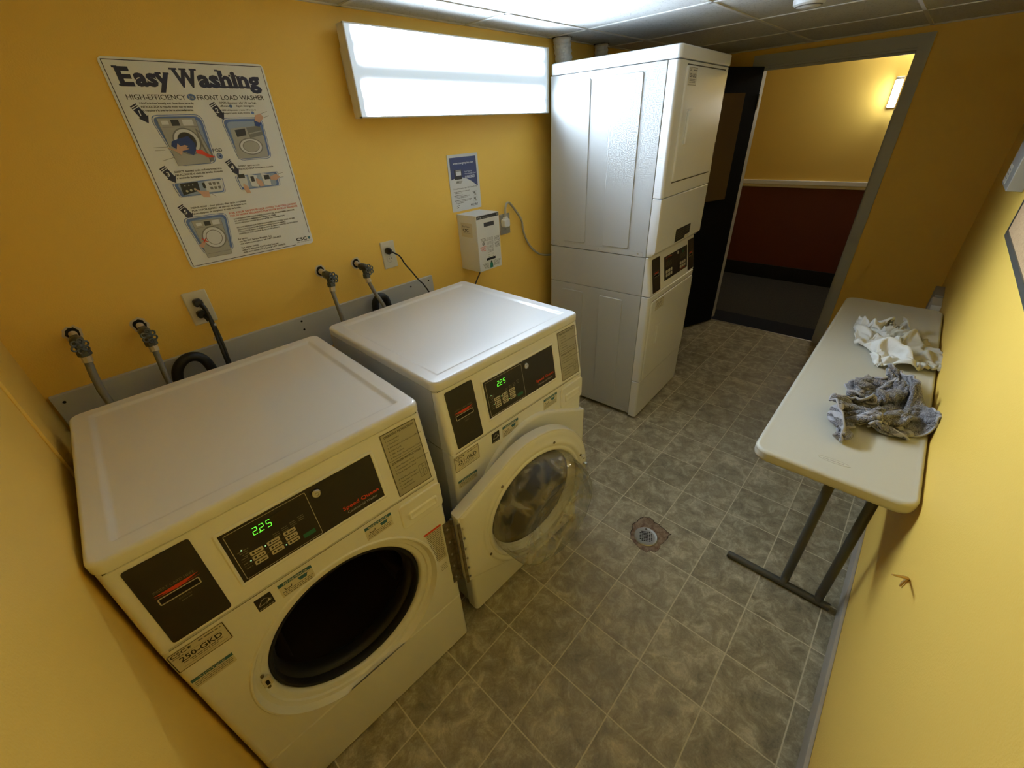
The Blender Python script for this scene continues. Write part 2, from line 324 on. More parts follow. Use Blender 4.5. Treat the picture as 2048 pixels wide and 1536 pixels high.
def FR(o, u, v):                   # frame: local x along u, y along v, z outward
    u = Vector(u).normalized(); v = Vector(v).normalized(); w = u.cross(v)
    return Matrix(((u.x, v.x, w.x, o[0]), (u.y, v.y, w.y, o[1]), (u.z, v.z, w.z, o[2]), (0, 0, 0, 1)))
def thing(name, label, cat, loc=(0, 0, 0), rz=0.0, group=None):
    o = bpy.data.objects.new(name, None); C.collection.objects.link(o); o.location = loc; o.rotation_euler = (0, 0, rz)
    o.empty_display_size = 0.05; o['label'] = label; o['category'] = cat
    if group: o['group'] = group
    return o
def tag(o, label, cat, group=None):
    o['label'] = label; o['category'] = cat
    if group: o['group'] = group
    return o
def struct(o): o['kind'] = 'structure'; return o
WALL = lambda x, z, y=0.0: FR((x, y, z), (1, 0, 0), (0, 0, 1))       # on the poster wall, facing the room (-y)

# ------------------------------------------------------------------ room shell
XL, XD, YR, ZC = 0.012, 4.356, -2.056, 2.127
DY0, DY1, DZ = -1.437, -0.560, 2.022        # door opening in the far wall
def slab(name, m, *a):
    b = MB(); b.box(*a, m); return struct(b.build(name, smooth=False))
slab('floor', FLOOR, XL-0.1, XD+0.0, YR-0.1, 0.1, -0.1, 0.0)
slab('wall_back', YEL, XL-0.1, XD+0.12, 0.0, 0.1, 0.0, ZC+0.06)
slab('wall_left', YEL, XL-0.1, XL, YR-0.1, 0.0, 0.0, ZC+0.06)
slab('wall_right', YEL, XL-0.1, XD+0.12, YR-0.1, YR, 0.0, ZC+0.06)
b = MB()
for y0, y1, z0, z1 in ((DY1, 0.0, 0, ZC+0.06), (YR, DY0, 0, ZC+0.06), (DY0, DY1, DZ, ZC+0.06)): b.box(XD, XD+0.12, y0, y1, z0, z1, YEL)
struct(b.build('wall_door', smooth=False))
slab('ceiling', CEIL, XL, XD, YR, 0.0, ZC, ZC+0.05)
b = MB()                                     # ceiling grid: slim tees
GS, GX0, GY0 = 0.6096, 1.271, -0.2494
for i in range(-2, 6):
    x = GX0+i*GS
    if XL < x < XD: b.box(x-0.008, x+0.008, YR, 0, ZC-0.004, ZC+0.001, GRID)
for j in range(0, 3):
    y = GY0-j*GS; b.box(XL, XD, y-0.008, y+0.008, ZC-0.004, ZC+0.001, GRID)
for a in ((XL, XD, -0.012, 0.0), (XL, XD, YR, YR+0.012), (XD-0.012, XD, YR, 0)): b.box(*a, ZC-0.004, ZC+0.001, GRID)
struct(b.build('trim_1', smooth=False))
b = MB(); b.rbox(XL, XD, YR, YR+0.012, 0, 0.10, BASEB, 0.003, 0.003); struct(b.build('baseboard_right'))
b = MB(); b.rbox(XL, XD, -0.012, 0, 0, 0.10, BASEB, 0.003, 0.003); struct(b.build('baseboard_back'))
b = MB(); b.rbox(XD-0.012, XD, YR+0.012, DY0-0.07, 0, 0.10, BASEB, 0.003, 0.003); struct(b.build('baseboard_far'))
# painted seam running down the left wall
b = MB(); b.tube([(XL, -0.41, 0.0), (XL+0.001, -0.412, 0.6), (XL, -0.408, 1.3), (XL, -0.41, ZC)], 0.006, YEL, 6, 3); struct(b.build('trim_2'))
# grey backer board along the back wall
b = MB(); b.rbox(XL+0.008, 1.486, -0.018, -0.0005, 0.93, 1.094, GREYB, 0.003, 0.002)
for x, z in ((0.045, 1.069), (0.793, 1.078), (0.793, 1.041), (1.347, 1.072), (1.458, 1.074)):
    b.lathe([(0.0045, 0.0003), (0.0, 0.0005)], HOLEB, WALL(x, z, -0.018), 10)
o = b.build('backer_board'); tag(o, 'long grey painted board fixed to yellow wall behind the washers', 'board')
# door frame
b = MB()
b.box(XD-0.012, XD, DY0-0.068, DY0, 0, DZ+0.068, TRIMG); b.box(XD-0.012, XD, DY1, DY1+0.068, 0, DZ+0.068, TRIMG); b.box(XD-0.0121, XD, DY0, DY1, DZ, DZ+0.068, TRIMG)
b.box(XD, XD+0.125, DY0-0.001, DY0+0.002, 0, DZ, TRIMG); b.box(XD, XD+0.125, DY1-0.002, DY1+0.001, 0, DZ, TRIMG); b.box(XD, XD+0.13, DY0, DY1, DZ-0.012, DZ+0.001, TRIMG)
b.box(XD+0.045, XD+0.125, DY0+0.002, DY0+0.011, 0, 1.70, TRIMG); b.box(XD+0.05, XD+0.07, DY0, DY1, DZ-0.026, DZ-0.012, TRIMG)
b.box(XD+0.01, XD+0.03, DY0+0.002, DY0+0.0035, 0.93, 1.0, STEEL)
struct(b.build('door_1', smooth=False))
b = MB(); b.rbox(XD-0.004, XD+0.012, DY0, DY1, 0, 0.006, STEEL, 0.002, 0.002); struct(b.build('trim_3'))
# corridor beyond the door
XC = 6.0
slab('floor_corridor', CARPET, XD+0.30, XC, -3.0, 1.6, -0.1, 0.0)
slab('floor_corridor_border', CARPETB, XD, XD+0.30, -3.0, 1.6, -0.1, 0.0)
slab('wall_corridor', YEL2, XC, XC+0.1, -3.0, 1.6, 1.06, 2.45)
slab('wall_corridor_lower', MAROON, XC, XC+0.1, -3.0, 1.6, 0.0, 1.06)
b = MB(); b.rbox(XC-0.016, XC, -3.0, 1.6, 0, 0.16, BASED, 0.004, 0.004); struct(b.build('baseboard_corridor'))
b = MB(); b.rbox(XC-0.022, XC, -3.0, 1.6, 1.04, 1.085, WHITEP, 0.008, 0.006); b.rbox(XC-0.012, XC, -3.0, 1.6, 1.012, 1.045, WHITEP, 0.004, 0.004); struct(b.build('trim_4'))
slab('wall_corridor_end', YEL2, XD+0.12, XC, -3.1, -3.0, 0, 2.45); slab('wall_corridor_start', YEL2, XD+0.12, XC, 1.6, 1.7, 0, 2.45)
slab('wall_corridor_inner', YEL2, XD+0.12, XD+0.14, -3.0, DY0-0.02, 0, 2.45); slab('wall_corridor_side', YEL2, XD+0.12, XD+0.14, DY1+0.02, 1.6, 0, 2.45)
slab('ceiling_corridor', CEIL, XD+0.12, XC+0.1, -3.0, 1.6, 2.4, 2.45)
slab('wall_corridor_over_door', YEL2, XD+0.12, XD+0.14, DY0-0.02, DY1+0.02, DZ, 2.45)
t = thing('wall_lamp', 'slim lit tube lamp on the yellow corridor wall beyond the door', 'lamp', (XC-0.03, -1.262, 1.72))
b = MB(); b.rbox(-0.018, 0.03, -0.03, 0.03, -0.012, 0.225, FIXT, 0.006, 0.004); b.build('back_plate', t)
b = MB(); b.lathe([(0.0, 0.012), (0.024, 0.014), (0.026, 0.03), (0.026, 0.185), (0.024, 0.2), (0, 0.202)], CTUBE, Matrix.Translation((-0.04, 0, 0)), 16); b.build('lamp_tube', t)
b = MB(); b.lathe([(0.0, -0.004), (0.028, -0.002), (0.028, 0.016), (0, 0.018)], CTUBE, Matrix.Translation((-0.04, 0, 0)), 16); b.build('end_cap', t)
b = MB(); b.lathe([(0.0, 0.197), (0.028, 0.199), (0.028, 0.216), (0, 0.218)], FIXT, Matrix.Translation((-0.04, 0, 0)), 16); b.build('end_cap', t)
t = thing('ceiling_lamp', 'lit white ceiling lamp seen at the top corner of the doorway', 'lamp', (XC-0.25, -1.36, 2.4))
b = MB(); b.rbox(-0.16, 0.16, -0.16, 0.16, -0.03, 0, FIXT, 0.02, 0.004); b.build('base', t)
b = MB(); b.rbox(-0.14, 0.14, -0.14, 0.14, -0.16, -0.031, CCEIL, 0.04, 0.03); b.build('lamp_shade', t)

# ------------------------------------------------------------------ black door leaf standing open
a = math.atan2(0.115, -0.30)
t = thing('door_leaf', 'black door standing open into the room behind the stacked dryer', 'door', (XD-0.022, DY1-0.004, 0.0), a)
b = MB(); b.rbox(0.0, 0.85, -0.02, 0.022, 0.012, DZ-0.006, DARKDOOR, 0.002, 0.002); b.build('panel', t)
b = MB(); b.rbox(0.16, 0.62, 0.022, 0.030, 1.13, 1.86, BROWNB, 0.002, 0.002); b.build('notice_board', t)['label'] = 'dark brown board fixed to the black door'
for z in (0.25, 1.05, 1.8): b = MB(); b.tube([(-0.006, 0.02, z-0.05), (-0.006, 0.02, z+0.05)], 0.007, STEEL, 10, 1); b.build('hinge', t)

# ------------------------------------------------------------------ wall light
t = thing('light_fixture', 'lit long white fluorescent fixture mounted high on the yellow wall', 'light', (0, 0, 0))
t.location = ((LX0+LX1)/2, 0, LZ0)
T0 = Matrix.Translation((-(LX0+LX1)/2, 0, -LZ0))
b = MB(T0)
b.rbox(LX0, LX1, -0.082, -0.042, LZ0, LZ1, FIXT, 0.004, 0.003); b.build('housing', t)
b = MB(T0); b.rbox(LX0+0.02, LX1-0.02, -0.043, -0.0, 1.862, 2.006, FIXT, 0.003, 0.003)
for z in (1.90, 1.96): b.lathe([(0.004, 0.0), (0.003, 0.002), (0, 0.002)], INKG, T0 @ FR((LX0+0.02, -0.02, z), (0, -1, 0), (0, 0, 1)), 8)
b.build('mounting_box', t)
b = MB(T0); b.box(LX0+0.004, LX1-0.012, -0.090, -0.0822, LZ0+0.004, LZ1-0.004, LENS); b.build('lens', t, smooth=False)
b = MB(T0)
b.box(LX0, LX0+0.004, -0.093, -0.08, LZ0, LZ1, FIXT); b.box(LX1-0.012, LX1, -0.093, -0.08, LZ0, LZ1, FIXT); b.box(LX0, LX1, -0.093, -0.08, LZ0, LZ0+0.004, FIXT); b.box(LX0, LX1, -0.092, -0.08, LZ1-0.004, LZ1, FIXT)
b.build('lens_frame', t, smooth=False)

# ------------------------------------------------------------------ helpers for the machines
W, D = 0.6885, 0.705
def cover(mb, z0, z1, b0, b1, m, depth=0.05, r=0.016, mid=True, W=W, bev=0.003):
    def L(z, b, ins):
        o = [(ins, depth, z), (ins, b+r, z)]
        for k in range(1, 6): t = PI+PI/2*k/6; o.append((r+ (r-ins)*math.cos(t), b+r+(r-ins)*math.sin(t), z))
        o += [(r, b+ins, z), (W-r, b+ins, z)]
        for k in range(1, 6): t = -PI/2+PI/2*k/6; o.append((W-r+(r-ins)*math.cos(t), b+r+(r-ins)*math.sin(t), z))
        o += [(W-ins, b+r, z), (W-ins, depth, z)]
        return o
    Ls = [L(z0, b0, bev*2), L(z0+0.0003, b0, bev), L(z0+bev, b0, 0), L(z1-bev, b1, 0), L(z1-0.0003, b1, bev), L(z1, b1, bev*2)]
    if mid: mb.loft(Ls, m, closed=False)
    else:
        h = len(Ls[0])//2
        mb.loft([l[:h] for l in Ls], m, closed=False); mb.loft([l[h:] for l in Ls], m, closed=False)
def lid(mb, x0, x1, y0, y1, z0, z1, m, r=0.028, rim=0.045, c=0.010, dip=0.005):
    L = [rr(x0, x1, y0, y1, r, 6, 0.004, z0), rr(x0, x1, y0, y1, r, 6, 0.0, z0+0.004)]
    for k in range(6): a = PI/2*k/5; L.append(rr(x0, x1, y0, y1, r, 6, c*(1-math.cos(a)), z1-c+c*math.sin(a)))
    if rim:
        L += [rr(x0, x1, y0, y1, r+rim*0.4, 6, rim-0.006, z1), rr(x0, x1, y0, y1, r+rim*0.4, 6, rim, z1-0.001), rr(x0, x1, y0, y1, r+rim*0.4, 6, rim+0.005, z1-dip), rr(x0, x1, y0, y1, r+rim*0.4, 6, rim+0.012, z1-dip-0.001)]
        x = rr(x0, x1, y0, y1, r+rim*0.4, 6, rim+0.06, z1-dip); L.append(x)
    mb.loft(L, m, True, True)
def emboss(mb, M, x0, y0, x1, y1, m, h=0.0045, s=0.003, r=0.012):
    mb.loft([rr(x0, x1, y0, y1, r, 4, 0, 0.0002), rr(x0, x1, y0, y1, r, 4, s, h), ], m, False, True, M)
CX, CZ = 0.345, 0.52
def angs(x0, x1, y0, y1, cx, cy, N):
    A = [2*PI*k/N for k in range(N)]
    for x, y in ((x0, y0), (x1, y0), (x1, y1), (x0, y1)):
        t = math.atan2(y-cy, x-cx) % (2*PI); i = min(range(N), key=lambda k: abs((A[k]-t+PI) % (2*PI)-PI)); A[i] = t
    return A
def rect_at(t, x0, x1, y0, y1, cx, cy):
    dx, dy = math.cos(t), math.sin(t); k = 1e9
    if dx > 1e-9: k = min(k, (x1-cx)/dx)
    if dx < -1e-9: k = min(k, (x0-cx)/dx)
    if dy > 1e-9: k = min(k, (y1-cy)/dy)
    if dy < -1e-9: k = min(k, (y0-cy)/dy)
    return cx+dx*k, cy+dy*k
MF = FR((0, 0, 0), (1, 0, 0), (0, 0, 1))                    # machine front plane: u = across, v = height
Z1, ZT, TILT = 0.854, 1.074, 0.034
tn = math.hypot(TILT, ZT-Z1)
MCN = FR((0, 0, Z1), (1, 0, 0), (0, TILT/tn, (ZT-Z1)/tn))  # sloping console plane, v from its lower edge

def card_reader(parent, x0, x1, v0, v1, M, full=True):
    b = MB(M); b.plate(x0, v0, x1, v1, 0.0012, BLACKPAN, 0.006); cx = (x0+x1)/2
    o = b.build('card_reader', parent, smooth=False)
    b = MB(M); s = (x1-x0)/0.11
    vs = v0+0.093*(v1-v0)/0.197 if full else v0+(v1-v0)*0.45
    b.frame(cx-0.036*s, vs, cx+0.036*s, vs+0.017*s, 0.0022*s, 0.0024, KEYC, 0.003); b.plate(cx-0.033*s, vs+0.003*s, cx+0.033*s, vs+0.014*s, 0.0018, HOLEB, 0.001)
    b.poly([(cx-0.038*s, vs+0.021*s), (cx+0.040*s, vs+0.021*s), (cx+0.001*s, vs+0.0125*s+0.006*s)][::-1], 0.0017, INKR, h0=0.0012)
    b.poly([(cx+0.001*s, vs+0.018*s), (cx+0.040*s, vs+0.028*s), (cx-0.038*s, vs+0.026*s)], 0.0016, INKR, h0=0.0012)
    b.text('INSERT CARD HERE', cx, vs+0.031*s, 0.0062*s, DIMT, h=0.002, w=0.070*s, align='C')
    b.text('BUTTON', cx+0.003, vs-0.009*s, 0.004*s, DIMT, h=0.002, w=0.022*s, align='C')
    if full: b.scribble(cx-0.006, vs-0.015, cx+0.014, 0.003, DIMT, h=0.002, seed=4)
    b.build('card_slot', o, smooth=False)

def seg7(b, x, y, w, h, digit, m, hh):
    S = {'2': 'abged', '5': 'afgcd'}[digit]; t = w*0.15; sl = 0.10
    P = {'a': (0, h, w, h), 'g': (0, h/2, w, h/2), 'd': (0, 0, w, 0), 'b': (w, h/2, w, h), 'c': (w, 0, w, h/2), 'e': (0, 0, 0, h/2), 'f': (0, h/2, 0, h)}
    for c in S:
        x0, y0, x1, y1 = P[c]; d = t*0.35
        if y0 == y1: b.line(x+x0+d+y0*sl, y+y0, x+x1-d+y1*sl, y+y1, t, hh, m)
        else: b.line(x+x0+(y0+d)*sl, y+y0+d, x+x1+(y1-d)*sl, y+y1-d, t, hh, m)

def control_panel(parent):
    b = MB(MCN)
    b.loft([rr(0.167, 0.531, 0.036, 0.187, 0.006, 4, 0, 0.0004), rr(0.167, 0.531, 0.036, 0.187, 0.006, 4, 0.003, 0.003), rr(0.167, 0.531, 0.036, 0.187, 0.006, 4, 0.007, 0.003), rr(0.167, 0.531, 0.036, 0.187, 0.004, 4, 0.0085, 0.0015)], ENAMEL)
    b.plate(0.1755, 0.0445, 0.5225, 0.1785, 0.0016, BLACKPAN); o = b.build('control_panel', parent, smooth=False)
    b = MB(MCN); H = 0.0021
    b.frame(0.183, 0.048, 0.354, 0.173, 0.0012, H, KEYC, 0.003)
    b.text('Speed Queen', 0.415, 0.070, 0.0105, INKR, h=H, w=0.098, bold=0.02)
    b.text('Commercial Washer', 0.423, 0.056, 0.0075, INKLG, h=H, w=0.083)
    for i in range(3):
        for j in range(3):
            x = 0.209+i*0.0355; y = 0.095-j*0.0135
            b.plate(x, y, x+0.0265, y+0.0105, H, KEYC, 0.002, h0=0.0016)
            b.plate(x+0.004, y+0.003, x+0.0085, y+0.008, H+0.0003, INK, 0.001, h0=H); b.scribble(x+0.011, y+0.0035, x+0.0235, 0.0038, INK, h=H+0.0004, seed=i*3+j)
    for y in (0.0945, 0.081): b.line(0.190, y-0.0008, 0.300, y-0.0008, 0.0007, H, DIMT)
    for k, y in enumerate((0.0985, 0.085, 0.0715)): b.scribble(0.191, y, 0.204, 0.0035, DIMT, h=H, seed=k+40)
    b.plate(0.314, 0.062, 0.342, 0.073, H, INKGR, 0.002, h0=0.0016); b.text('START', 0.328, 0.0655, 0.0045, INKGR, h=H+0.0003, w=0.016, align='C')
    for k, (x, y) in enumerate(((0.262, 0.115), (0.281, 0.117), (0.300, 0.119), (0.319, 0.122))):
        for q in range(3): b.scribble(x, y-q*0.005, x+0.013, 0.0032, DIMT, h=H, seed=k*3+q+9)
    for q in range(4): b.scribble(0.190+0.003*q, 0.118-q*0.0052, 0.212-0.0015*q, 0.0032, DIMT, h=H, seed=q+70)
    b.plate(0.228, 0.137, 0.305, 0.160, H, mat_disp, 0.001, h0=0.0016)
    b.build('key_print', o, smooth=False)
    b = MB(MCN); H = 0.0028
    x = 0.232
    for i, c in enumerate('225'):
        seg7(b, x, 0.140, 0.0085, 0.017, c, LCDG, H); x += 0.0135 if i != 1 else 0.0150
    b.plate(0.2428, 0.1385, 0.2450, 0.1408, H, LCDG)
    b.build('display_digits', o, smooth=False)['label'] = 'green lit digits reading 2.25'
    b = MB(MCN)
    for x, y in ((0.205, 0.086), (0.2405, 0.1005), (0.276, 0.0735), (0.199, 0.1215)): b.plate(x-0.0012, y-0.0012, x+0.0012, y+0.0012, 0.0026, LEDW, 0.0008)
    b.build('indicator_lights', o, smooth=False)
    b = MB(MCN @ Matrix.Translation((0.375, 0.156, 0)))
    b.lathe([(0.0105, 0.0015), (0.0105, 0.006), (0.0085, 0.0085), (0.005, 0.0085), (0.0048, 0.0065), (0.0035, 0.0065), (0.0033, 0.0085), (0, 0.0085)], STEEL, n=24)
    b.build('key_lock', o)['label'] = 'round chrome key lock'
mat_disp = mat('display_window', (0.022, 0.016, 0.008), 0.3)

def ordered(parent, x0, y0, x1, y1, M, name, fill, edge, build):
    b = MB(M); b.plate(x0, y0, x1, y1, 0.0008, fill, 0.002)
    if edge: b.frame(x0+0.001, y0+0.001, x1-0.001, y1-0.001, 0.0016, 0.0011, edge, 0.003)
    build(b, 0.0013); return b.build(name, parent, smooth=False)

def star(b, x, y, r, m, h):
    P = []
    for k in range(10):
        q = r if k % 2 == 0 else r*0.42; t = PI/2+PI*k/5; P.append((x+q*math.cos(t), y+q*math.sin(t)))
    b.add([(x, y, h)]+[(a, c, h) for a, c in P], [(0, 1+k, 1+(k+1) % 10) for k in range(10)], m)

HULLC = (0.355, 0.52); HR = 0.287
def hull_pts():
    P = [(HULLC[0]+HR*math.cos(2*PI*k/180), HULLC[1]+HR*math.sin(2*PI*k/180)) for k in range(180)]+[(0.008, 0.672), (0.008, 0.348)]
    P = sorted(set(P)); lo = []; up = []
    cr = lambda o, a, b: (a[0]-o[0])*(b[1]-o[1])-(a[1]-o[1])*(b[0]-o[0])
    for p in P:
        while len(lo) > 1 and cr(lo[-2], lo[-1], p) <= 0: lo.pop()
        lo.append(p)
    for p in reversed(P):
        while len(up) > 1 and cr(up[-2], up[-1], p) <= 0: up.pop()
        up.append(p)
    return lo[:-1]+up[:-1]
HP = hull_pts(); NA = 120
def hull_r(t):
    d = (math.cos(t), math.sin(t)); best = 0
    for i in range(len(HP)):
        a = HP[i]; c = HP[(i+1) % len(HP)]; ex, ey = c[0]-a[0], c[1]-a[1]; den = d[0]*ey-d[1]*ex
        if abs(den) < 1e-12: continue
        px, py = a[0]-HULLC[0], a[1]-HULLC[1]; k = (px*ey-py*ex)/den; s = (px*d[1]-py*d[0])/den
        if k > 0 and -1e-6 <= s <= 1+1e-6: best = max(best, k)
    return best
HA = sorted([2*PI*k/NA for k in range(NA-2)]+[math.atan2(0.672-HULLC[1], 0.008-HULLC[0]) % (2*PI), math.atan2(0.348-HULLC[1], 0.008-HULLC[0]) % (2*PI)])
HRS = [hull_r(t) for t in HA]
def make_door(parent, loc, rz):
    # local frame: x runs from the hinge towards -u, y = -w (w outward), z up
    def hl(ins, w): return [(-(HULLC[0]+(q-ins)*math.cos(t)), -w, HULLC[1]+(q-ins)*math.sin(t)) for t, q in zip(HA, HRS)]
    def cl(r, w): return [(-(0.350+r*math.cos(t)), -w, 0.505+r*math.sin(t)) for t in HA]
    b = MB()
    b.loft([cl(0.203, -0.006), cl(0.206, 0.004), cl(0.212, 0.010), cl(0.232, 0.0145), hl(0.012, 0.015), hl(0.004, 0.0135), hl(0.0, 0.008), hl(0.0, -0.024), hl(0.003, -0.028), hl(0.010, -0.028)], ENAMEL)
    o = b.build('door', parent, 50); o.location = loc; o.rotation_euler = (0, 0, rz)
    b = MB()                      # inner liner with stepped rings
    b.loft([hl(0.004, -0.024), hl(0.008, -0.027), hl(0.014, -0.031), hl(0.026, -0.0325), cl(0.262, -0.034), cl(0.257, -0.039), cl(0.247, -0.0405), cl(0.243, -0.037), cl(0.236, -0.0365), cl(0.232, -0.041), cl(0.224, -0.041), cl(0.219, -0.036), cl(0.213, -0.022), cl(0.203, -0.006)], ENAMEL)
    for a_ in (70, 130, 200, 255, 300, 345, 20): 
        t = math.radians(a_); q = 0.254; M = FR((-(0.350+q*math.cos(t)), 0.041, 0.505+q*math.sin(t)), (1, 0, 0), (0, 0, -1))
        b.lathe([(0.0055, -0.001), (0.005, 0.0015), (0.0, 0.0025)], HINGE, M, 8)
    b.build('inner_liner', o, 50)
    b = MB(); M = FR((-0.350, 0.0, 0.505), (1, 0, 0), (0, 0, -1))   # out along local +y = inward side
    b.lathe([(0.0, -0.002), (0.2055, -0.002), (0.2055, 0.003), (0.0, 0.003)], GLASSD, M, 48); b.build('outer_window', o, 30)['label'] = 'dark tinted round window'
    b = MB(); M = FR((-0.350, 0.0, 0.505), (1, 0, 0), (0, 0, -1))
    def ring(r, w, sk): return [(r*math.cos(2*PI*k/64), r*math.sin(2*PI*k/64)+sk, w) for k in range(64)]
    out = [(0.2165, 0.036, 0), (0.2150, 0.060, 0), (0.2110, 0.095, 0.002), (0.2050, 0.125, 0.005), (0.1950, 0.143, 0.008), (0.180, 0.151, 0.010), (0.150, 0.148, 0.010), (0.10, 0.125, 0.008), (0.05, 0.112, 0.006), (0.01, 0.110, 0.005)]
    inn = [(0.01, 0.104, 0.005), (0.05, 0.106, 0.006), (0.10, 0.118, 0.008), (0.148, 0.142, 0.010), (0.178, 0.145, 0.010), (0.190, 0.137, 0.008), (0.199, 0.121, 0.005), (0.205, 0.093, 0.002), (0.209, 0.060, 0), (0.2105, 0.036, 0)]
    L = [ring(*q) for q in out]; b.loft(L, GLASS, False, True, M)
    b.build('glass_bowl', o, 60)['label'] = 'clear moulded glass bowl'
    b = MB()                      # latch strike near the free edge
    M = FR((-0.612, 0.034, 0.53), (1, 0, 0), (0, 0, -1))
    b.rbox(-0.010, 0.012, -0.045, 0.045, 0, 0.006, ENAMEL, 0.006, 0.002, M); b.rbox(-0.006, 0.008, -0.012, 0.012, 0.006, 0.022, STEEL, 0.003, 0.002, M)
    for y in (-0.03, 0.03): b.lathe([(0.004, 0.006), (0.0035, 0.008), (0, 0.0085)], HINGE, M @ Matrix.Translation((0, y, 0)), 8)
    b.build('latch_strike', o)
    b = MB()
    b.box(-0.012, -0.002, 0.030, 0.0345, 0.352, 0.655, HINGE)
    for k in range(6): b.lathe([(0.0045, 0), (0.004, 0.0035), (0, 0.0045)], STEEL, FR((-0.019, 0.0325, 0.375+k*0.05), (1, 0, 0), (0, 0, -1)), 8)
    b.build('hinge_leaf', o)
    return o

def washer(num, label, loc, rz, opened):
    t = thing('washing_machine', label, 'washing machine', loc, rz)
    b = MB(); b.rbox(0, 0.004, 0.052, D, 0.028, 1.074, ENAMEL_DIM, 0.0015, 0.001); b.rbox(W-0.004, W, 0.052, D, 0.028, 1.074, ENAMEL_DIM, 0.0015, 0.001); b.box(0.004, W-0.004, D-0.004, D, 0.028, 1.074, ENAMEL_DIM); b.box(0.004, W-0.004, 0.052, D-0.004, 0.028, 0.032, ENAMEL_DIM); b.box(0.004, W-0.004, 0.052, D-0.004, 1.07, 1.074, ENAMEL_DIM)
    b.box(0.004, 0.0055, 0.053, D-0.01, 0.85, 0.852, SEAM)
    b.build('cabinet', t)
    for x0, x1 in ((-0.0004, 0.001), (W-0.001, W+0.0004)): b = MB(); b.box(x0, x1, 0.055, D, 0.853, 0.855, SEAM); b.build('cabinet_seam', t)
    for x in (0.05, W-0.05):
        for y in (0.06, D-0.06):
            b = MB(); b.lathe([(0.0, 0.0), (0.02, 0.0), (0.02, 0.012), (0.008, 0.016), (0.008, 0.03)], RUBBER, Matrix.Translation((x, y, 0)), 12); b.build('foot', t)
    b = MB(); lid(b, -0.003, W+0.003, 0.028, D+0.01, 1.0745, 1.1055, ENAMEL); b.build('top', t, 50)
    b = MB(); cover(b, Z1+0.0006, ZT-0.0015, 0.0, TILT, ENAMEL, bev=0.0022); b.box(0.01, W-0.01, 0.036, 0.056, Z1+0.03, ZT, SEAM); b.box(0.004, W-0.004, 0.006, 0.05, Z1-0.008, Z1+0.008, ENAMEL); b.build('console', t)
    b = MB(); cover(b, 0.006, 0.2635, 0.0, 0.0, ENAMEL); b.build('access_panel', t)
    # front panel with the round opening
    z0, z1, r = 0.2660, 0.8534, 0.016
    b = MB(); cover(b, z0, z1, 0, 0, ENAMEL, mid=False)
    A = angs(r, W-r, z0+0.003, z1-0.003, CX, CZ, 112)
    outer = [(lambda p: (p[0], 0.0, p[1]))(rect_at(q, r, W-r, z0+0.003, z1-0.003, CX, CZ)) for q in A]
    def co(q, d): return [(CX+q*math.cos(v), d, CZ+q*math.sin(v)) for v in A]
    if z0+0.003 > CZ-0.283: pass
    zcap = lambda P: [(x, y, max(z, z0+0.0035)) for x, y, z in P]
    b.loft([outer, zcap(co(0.279, 0)), zcap(co(0.276, -0.0035)), zcap(co(0.272, -0.0035)), zcap(co(0.268, 0.004)), zcap(co(0.262, 0.0125)), co(0.250, 0.0145), co(0.247, 0.020), co(0.242, 0.0215), co(0.234, 0.022), co(0.230, 0.025), co(0.227, 0.032), co(0.226, 0.042)][::-1], ENAMEL)
    x0, y0, w, h = 0.0, 0, 0, 0
    b.line(r, z0+0.0015, W-r, z0+0.0015, 0.003, -0.0015, ENAMEL, MF); b.line(r, z1-0.0015, W-r, z1-0.0015, 0.003, -0.0015, ENAMEL, MF)
    b.build('front_panel', t, 40)
    b = MB(); co2 = FR((CX, 0, CZ), (1, 0, 0), (0, 0, 1))     # w outward = -y
    b.lathe([(0.227, -0.038), (0.222, -0.030), (0.216, -0.031), (0.212, -0.042), (0.214, -0.055), (0.206, -0.060), (0.200, -0.072), (0.203, -0.095), (0.212, -0.11)], RUBBER, co2, 64); b.build('door_gasket', t, 60)
    b = MB(); b.lathe([(0.205, -0.105), (0.25, -0.115), (0.25, -0.43), (0.0, -0.45)], DRUM, co2, 48)
    for k in range(3):
        a_ = PI/2+k*2*PI/3; b.tube([(0.235*math.cos(a_), 0.235*math.sin(a_), -0.13), (0.235*math.cos(a_), 0.235*math.sin(a_), -0.42)], 0.03, DRUM, 10, 1, co2)
    b.build('drum', t, 50)
    # detergent drawer
    b = MB(MF); b.loft([rr(0.545, 0.6865, 0.742, 0.836, 0.014, 4, 0, 0.0002), rr(0.545, 0.6865, 0.742, 0.836, 0.014, 4, 0.002, 0.004), rr(0.545, 0.6865, 0.742, 0.836, 0.014, 4, 0.006, 0.006)], ENAMEL, False, True)
    o = b.build('dispenser_drawer', t)
    b = MB(MF); b.loft([rr(0.567, 0.667, 0.765, 0.800, 0.010, 4, 0, 0.0062), rr(0.567, 0.667, 0.765, 0.800, 0.010, 4, 0.003, 0.009), rr(0.567, 0.667, 0.765, 0.800, 0.009, 4, 0.006, 0.0095), rr(0.567, 0.667, 0.769, 0.800, 0.008, 4, 0.009, 0.0066)], ENAMEL, False, True); b.build('handle', o)
    card_reader(t, 0.029, 0.137, 0.009, 0.209, MCN)
    control_panel(t)
    # stickers
    def instr(b, H):
        b.text('OPERATING INSTRUCTIONS', 0.569, 0.196, 0.0065, INK, h=H, w=0.09, bold=0.01)
        for k, s_ in enumerate(('1. Load Laundry', '2. Close Door', '3. Add Supplies (See Instructions Below)', '4. Select Cycle', '5. Make Payment', '6. Press Start (Door Must be Closed)')): b.text(s_, 0.571, 0.184-k*0.0105, 0.0045, INK, h=H)
        b.line(0.563, 0.125, 0.664, 0.125, 0.0008, H, INK)
        b.text('DISPENSER INSTRUCTIONS', 0.569, 0.113, 0.0065, INK, h=H, w=0.09, bold=0.01)
